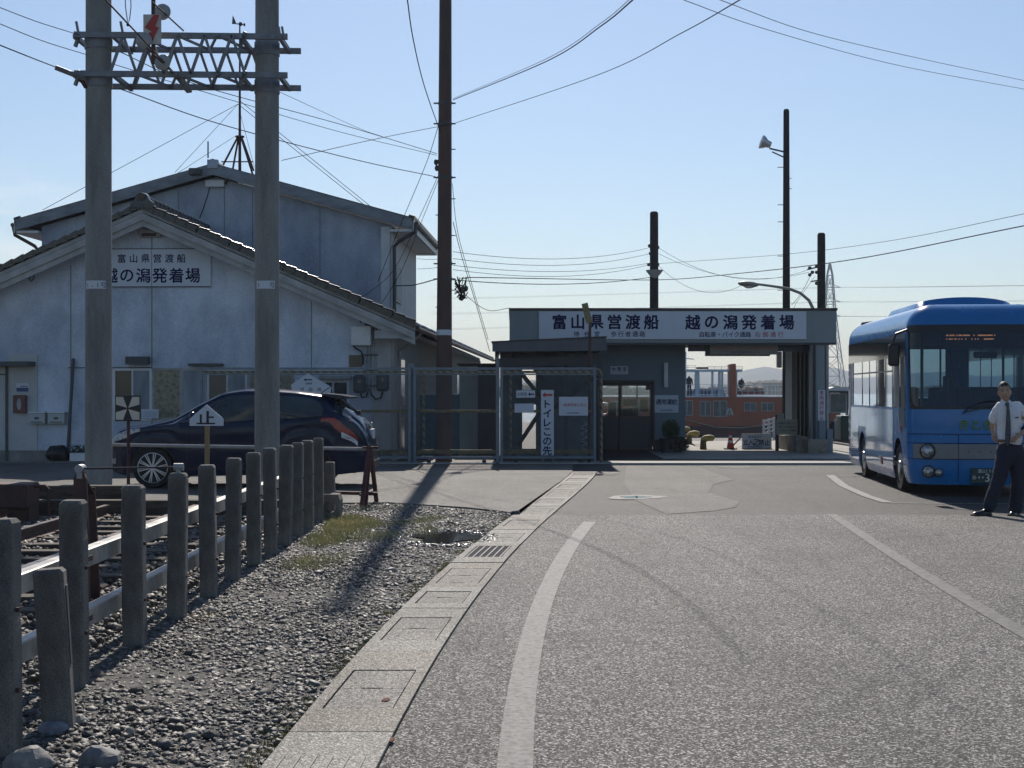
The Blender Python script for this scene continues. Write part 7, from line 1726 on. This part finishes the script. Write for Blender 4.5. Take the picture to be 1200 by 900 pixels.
# hidden continuous body with hands and neck: pelvis, spine, neck, arms, legs
bp_ = [V3(1184,520), V3(1183,502,-.01), V3(1182,484,-.02), V3(1180,474,-.02), V3(1178,468,-.03),                # 0-4 pelvis..neck
       V3(1171,477,-.0), V3(1166,490,.07), V3(1166,503,.10), V3(1166,509,.06),                                     # 5-8 his right arm (picture left)
       V3(1196,478,.0), V3(1205,492,.04), V3(1199,502,-.12), V3(1190,509,-.19),                                     # 9-12 other arm, hand at belt
       V3(1177,524,.0), V3(1167,560,-.06), V3(1156,596,-.02), V3(1190,524,.02), V3(1193,560,.02), V3(1191,597,.1)]
be = [(0,1),(1,2),(2,3),(3,4),(2,5),(5,6),(6,7),(7,8),(2,9),(9,10),(10,11),(11,12),(0,13),(13,14),(14,15),(0,16),(16,17),(17,18)]
sk(bp_, be, [(.10,.07),(.09,.07),(.10,.07),.055,.052,.058,.042,.034,.026,.058,.042,.032,.026,.08,.05,.04,.08,.05,.04], 'body', M_skin)
# head
hc = V3(1176.3, 459.5, -.03)
def headfn(th, ph):   # ph 0 top .. pi bottom, th around (0 = face direction)
    x = math.sin(ph)*math.sin(th); y = -math.sin(ph)*math.cos(th); z = math.cos(ph)
    sx, sy_, sz = .076, .096, .122
    if z < 0: sx *= 1-.30*(-z)**1.4; sy_ *= 1-.16*(-z)
    px, py, pz = x*sx, y*sy_, z*sz
    f = max(0, math.cos(th)) if ph > .3 else 0
    d0 = lambda a, c, w1, w2, h: h*math.exp(-((th-a)/w1)**2-((pz-c)/w2)**2)
    py -= d0(0, -.022, .14, .017, .020)+d0(0, -.008, .12, .03, .010)      # nose
    py += d0(.36, .014, .2, .014, .011)+d0(-.36, .014, .2, .014, .011)      # eye sockets
    py -= d0(0, .034, .6, .010, .004)+d0(0, -.098, .35, .018, .010)+d0(0, -.062, .3, .010, .005)       # brow, chin, lips
    px += d0(.8, -.03, .35, .03, .006)-d0(-.8, -.03, .35, .03, .006)
    return px, py, pz
HM = man and (Matrix.Translation(hc) @ Matrix.Rotation(R(-14), 4, 'Z') @ Matrix.Rotation(R(-5), 4, 'Y'))
b = MB(HM); ths = list(np.linspace(-PI, PI, 41)); phs = list(np.linspace(.02, PI-.02, 34)); b.grid(lambda t, p: headfn(t, p), ths, phs)
hd = b.build('head', M_skin, man, smooth=True, angle=80)
b = MB(HM)
for sx in (-1, 1): b.ball((sx*.074, .012, -.008), .010, .018, .030, 10, 8)
b.build('ear', M_skin, hd, smooth=True)
b = MB(HM)
for sx in (-1, 1): b.ball((sx*.030, -.077, .012), .012, .008, .005, 10, 6)
b.build('eye', M_black, hd, smooth=True)
b = MB(HM)
for sx in (-1, 1): b.bar((sx*.016, -.090, .031), (sx*.046, -.080, .033), .006, .007)
b.build('eyebrow', M_black, hd)
b = MB(HM); b.bar((-.026, -.083, -.062), (.0, -.090, -.066), .006, .007); b.bar((.0, -.090, -.066), (.026, -.083, -.062), .006, .007); b.build('mouth', mat('lip', (.25, .10, .08), .5), hd)
b = MB(HM)
def hair(t, p):
    x, y, z = headfn(t, p); k = 1.07+.035*noise.noise(Vector((x*60, y*60, z*60))); lim = 1; return (x*k, y*k+.004, z*k+.004)
def hs(t, p):
    z = math.cos(p)*.122; front = abs(t) < 1.15
    return (z < .068+.012*math.cos(t*9)) if front else (z < .02 if abs(t) < 1.7 else z < -.055)
b.grid(hair, ths, phs, hs); b.build('hair', mat('hair_dark', (.018, .014, .013), .6, var=.2, scale=60, bump=.002, bscale=200), man, smooth=True, angle=80)
# shirt
sp = [V3(1184,526), V3(1183.5,512,-.01), V3(1182,493,-.015), V3(1181,480,-.01), V3(1179.5,473,-.02), V3(1172,477.5,.0), V3(1166.5,489,.06), V3(1166,497,.09), V3(1193,477.5,.0), V3(1202,484,.03), V3(1205.5,492,.03), V3(1202,498,-.05)]
se = [(0,1),(1,2),(2,3),(3,4),(3,5),(5,6),(6,7),(3,8),(8,9),(9,10),(10,11)]
sk(sp, se, [(.14,.105),(.168,.125),(.175,.13),(.15,.115),.066,.078,.070,.066,.078,.072,.068,.060], 'shirt', M_shirt, 3, 0, .010)
# trousers
tp = [V3(1184,516), V3(1184,525), V3(1177,537,-.02), V3(1169,562,-.05), V3(1160,586,-.03), V3(1157.5,601.5,-.02), V3(1191,537,.02), V3(1193.5,562,.0), V3(1192.5,586,.06), V3(1192,603,.08)]
sk(tp, [(0,1),(1,2),(2,3),(3,4),(4,5),(1,6),(6,7),(7,8),(8,9)], [(.17,.125),(.17,.135),.118,.092,.082,.090,.118,.092,.084,.092], 'trousers', M_trous, 3, 0, .007)
b = MB(); c = Vector(V3(1184, 516.5, 0)); b.lathe([(1, -.018), (1.02, 0), (1, .018)], (0, 0, 0), 28); b.v = [(c.x+x*.156, c.y+y*.122, c.z+z) for x, y, z in b.v]; b.build('belt', mat('belt_tan', (.14, .09, .045), .5), man, smooth=True)
b = MB(); b.box(c.x-.075, c.x-.035, c.y-.142, c.y-.125, c.z-.018, c.z+.02); b.build('belt_buckle', M_alloy, man)
# collar, tie, pocket pen, arm band, watch
tk_ = [(1176.3, 473.5, -.125), (1176.6, 480, -.155), (1176.4, 495, -.168), (1176.2, 508, -.165), (1176, 519, -.15)]
b = MB(); P = [Vector(V3(*q)) for q in tk_]; ws_ = [.018, .02, .03, .036, .03]; V = []
for p, wdt in zip(P, ws_): V += [p+Vector((-wdt, 0, 0)), p+Vector((0, -.012, 0)), p+Vector((wdt, 0, 0))]
F_ = []
for i in range(4):
    for j in range(2): F_.append((i*3+j, i*3+j+1, (i+1)*3+j+1, (i+1)*3+j))
V.append(P[-1]+Vector((0, 0, -.04))); F_ += [(12, 13, 15), (13, 14, 15)]; b.add(V, F_)
k_ = P[0]; b.cbox(k_.x-.022, k_.x+.022, k_.y-.02, k_.y+.01, k_.z-.02, k_.z+.022, .006); b.build('tie', mat('tie_grey_pattern', (.09, .10, .13), .6, var=.5, scale=60), man)
b = MB(); kx, ky, kz = V3(1177, 471.5, -.06)
for sx in (-1, 1): b.add([(kx, ky-.055, kz-.02), (kx+sx*.06, ky-.055, kz-.055), (kx+sx*.075, ky+.0, kz+.0), (kx+sx*.055, ky+.02, kz+.035), (kx+sx*.012, ky-.035, kz+.01)], [(0, 1, 2, 3, 4)])
b.build('collar', M_shirt, man, recalc=False)
b = MB(); p = Vector(V3(1184.5, 489, -.165)); b.bar(p, p+Vector((.045, 0, 0)), .012, .012); b.build('pocket_pen', M_ink, man)
b = MB(); a0, a1 = Vector(V3(1203.5, 487, .03)), Vector(V3(1205, 493, .03)); b.tube([a0, a1], .072, 14); b.build('arm_band', mat('arm_band_yellow', (.55, .40, .16), .8), man, smooth=True)
b = MB(); a0, a1 = Vector(V3(1197.2, 501.5, -.135)), Vector(V3(1195.6, 503.2, -.15)); b.tube([a0, a1], .042, 14); b.build('watch', M_ink, man, smooth=True)
# hands: palm and five bent fingers
def hand(palm, dirv, side_v, out, curl, name='hand'):
    palm, d_, s_, o_ = Vector(palm), Vector(dirv).normalized(), Vector(side_v).normalized(), Vector(out).normalized()
    pts = [palm-d_*.045, palm, palm+d_*.04]; E_ = [(0,1),(1,2)]; rr = [.024, (.034,.022), (.036,.02)]
    for i, ln in enumerate((.060, .068, .064, .052)):
        a = palm+d_*.045+s_*(-.030+.020*i); k = len(pts); dd = d_.copy(); pts.append(a); rr.append(.0105); E_.append((2, k)); cur = a
        for j in range(3):
            dd = (dd+o_*curl*.55).normalized(); cur = cur+dd*ln/3*1.15; pts.append(cur); rr.append(.0095-.001*j); E_.append((k+j, k+j+1))
    k = len(pts); a = palm-s_*.036+d_*.0; pts += [a, a-s_*.018+d_*.028+o_*.01, a-s_*.016+d_*.05+o_*.02]; rr += [.013, .0115, .009]; E_ += [(1, k), (k, k+1), (k+1, k+2)]
    sk(pts, E_, rr, name, M_skin, 1)
hand(V3(1166.2, 510.5, .05), (0, -.2, -1), (0, 1, 0), (.7, .3, 0), .9)
hand(V3(1187.5, 511, -.205), (-1, -.05, -.55), (0, 0, -1), (.3, 1, 0), .6)
# shoes
for (px, py, dy, dx_) in ((1152, 602, -.03, -1), (1191, 604.5, .06, -.35)):
    x, y, z = V3(px, py, dy); q = MB(Matrix.Translation((x, y, .006)) @ Matrix.Rotation(math.atan2(-.5 if dx_ > -.5 else -.28, dx_), 4, 'Z'))
    def sf(a, k):
        L_ = -.10+.27*a; wdt = .046*math.sin(PI*min(1, max(.0, a*.93+.035)))**.38*(1.0 if a > .4 else .88); h = .085-.045*a+.02*math.exp(-((a-.2)/.2)**2); t = k*PI
        if a > .86: h *= 1-(a-.86)/.14*.55
        return (L_, wdt*math.cos(t), .004+h*math.sin(t)**.7)
    q.grid(sf, list(np.linspace(0, 1, 16)), list(np.linspace(0, 1, 11))); q.build('shoe', M_shoe, man, smooth=True, angle=70)
    q2 = MB(q.M); q2.cbox(-.10, .165, -.046, .046, 0, .022, .008); q2.build('sole', M_black, man)
HAZE = .0003

# ------------------------------------------------------------------ sea air
hz = MB(); hz.box(-2600, 2600, -80, 3300, -6, 110); hm = bpy.data.materials.new('sea_air'); hm.use_nodes = True
N = hm.node_tree.nodes; N.remove(N['Principled BSDF']); pv = N.new('ShaderNodeVolumePrincipled'); pv.inputs['Color'].default_value = (.86, .93, 1, 1); pv.inputs['Density'].default_value = HAZE; pv.inputs['Anisotropy'].default_value = .12
hm.node_tree.links.new(pv.outputs[0], N['Material Output'].inputs['Volume'])
hz.build('haze', hm, kind='stuff', label='thin pale sea air over the whole harbour', cat='haze')
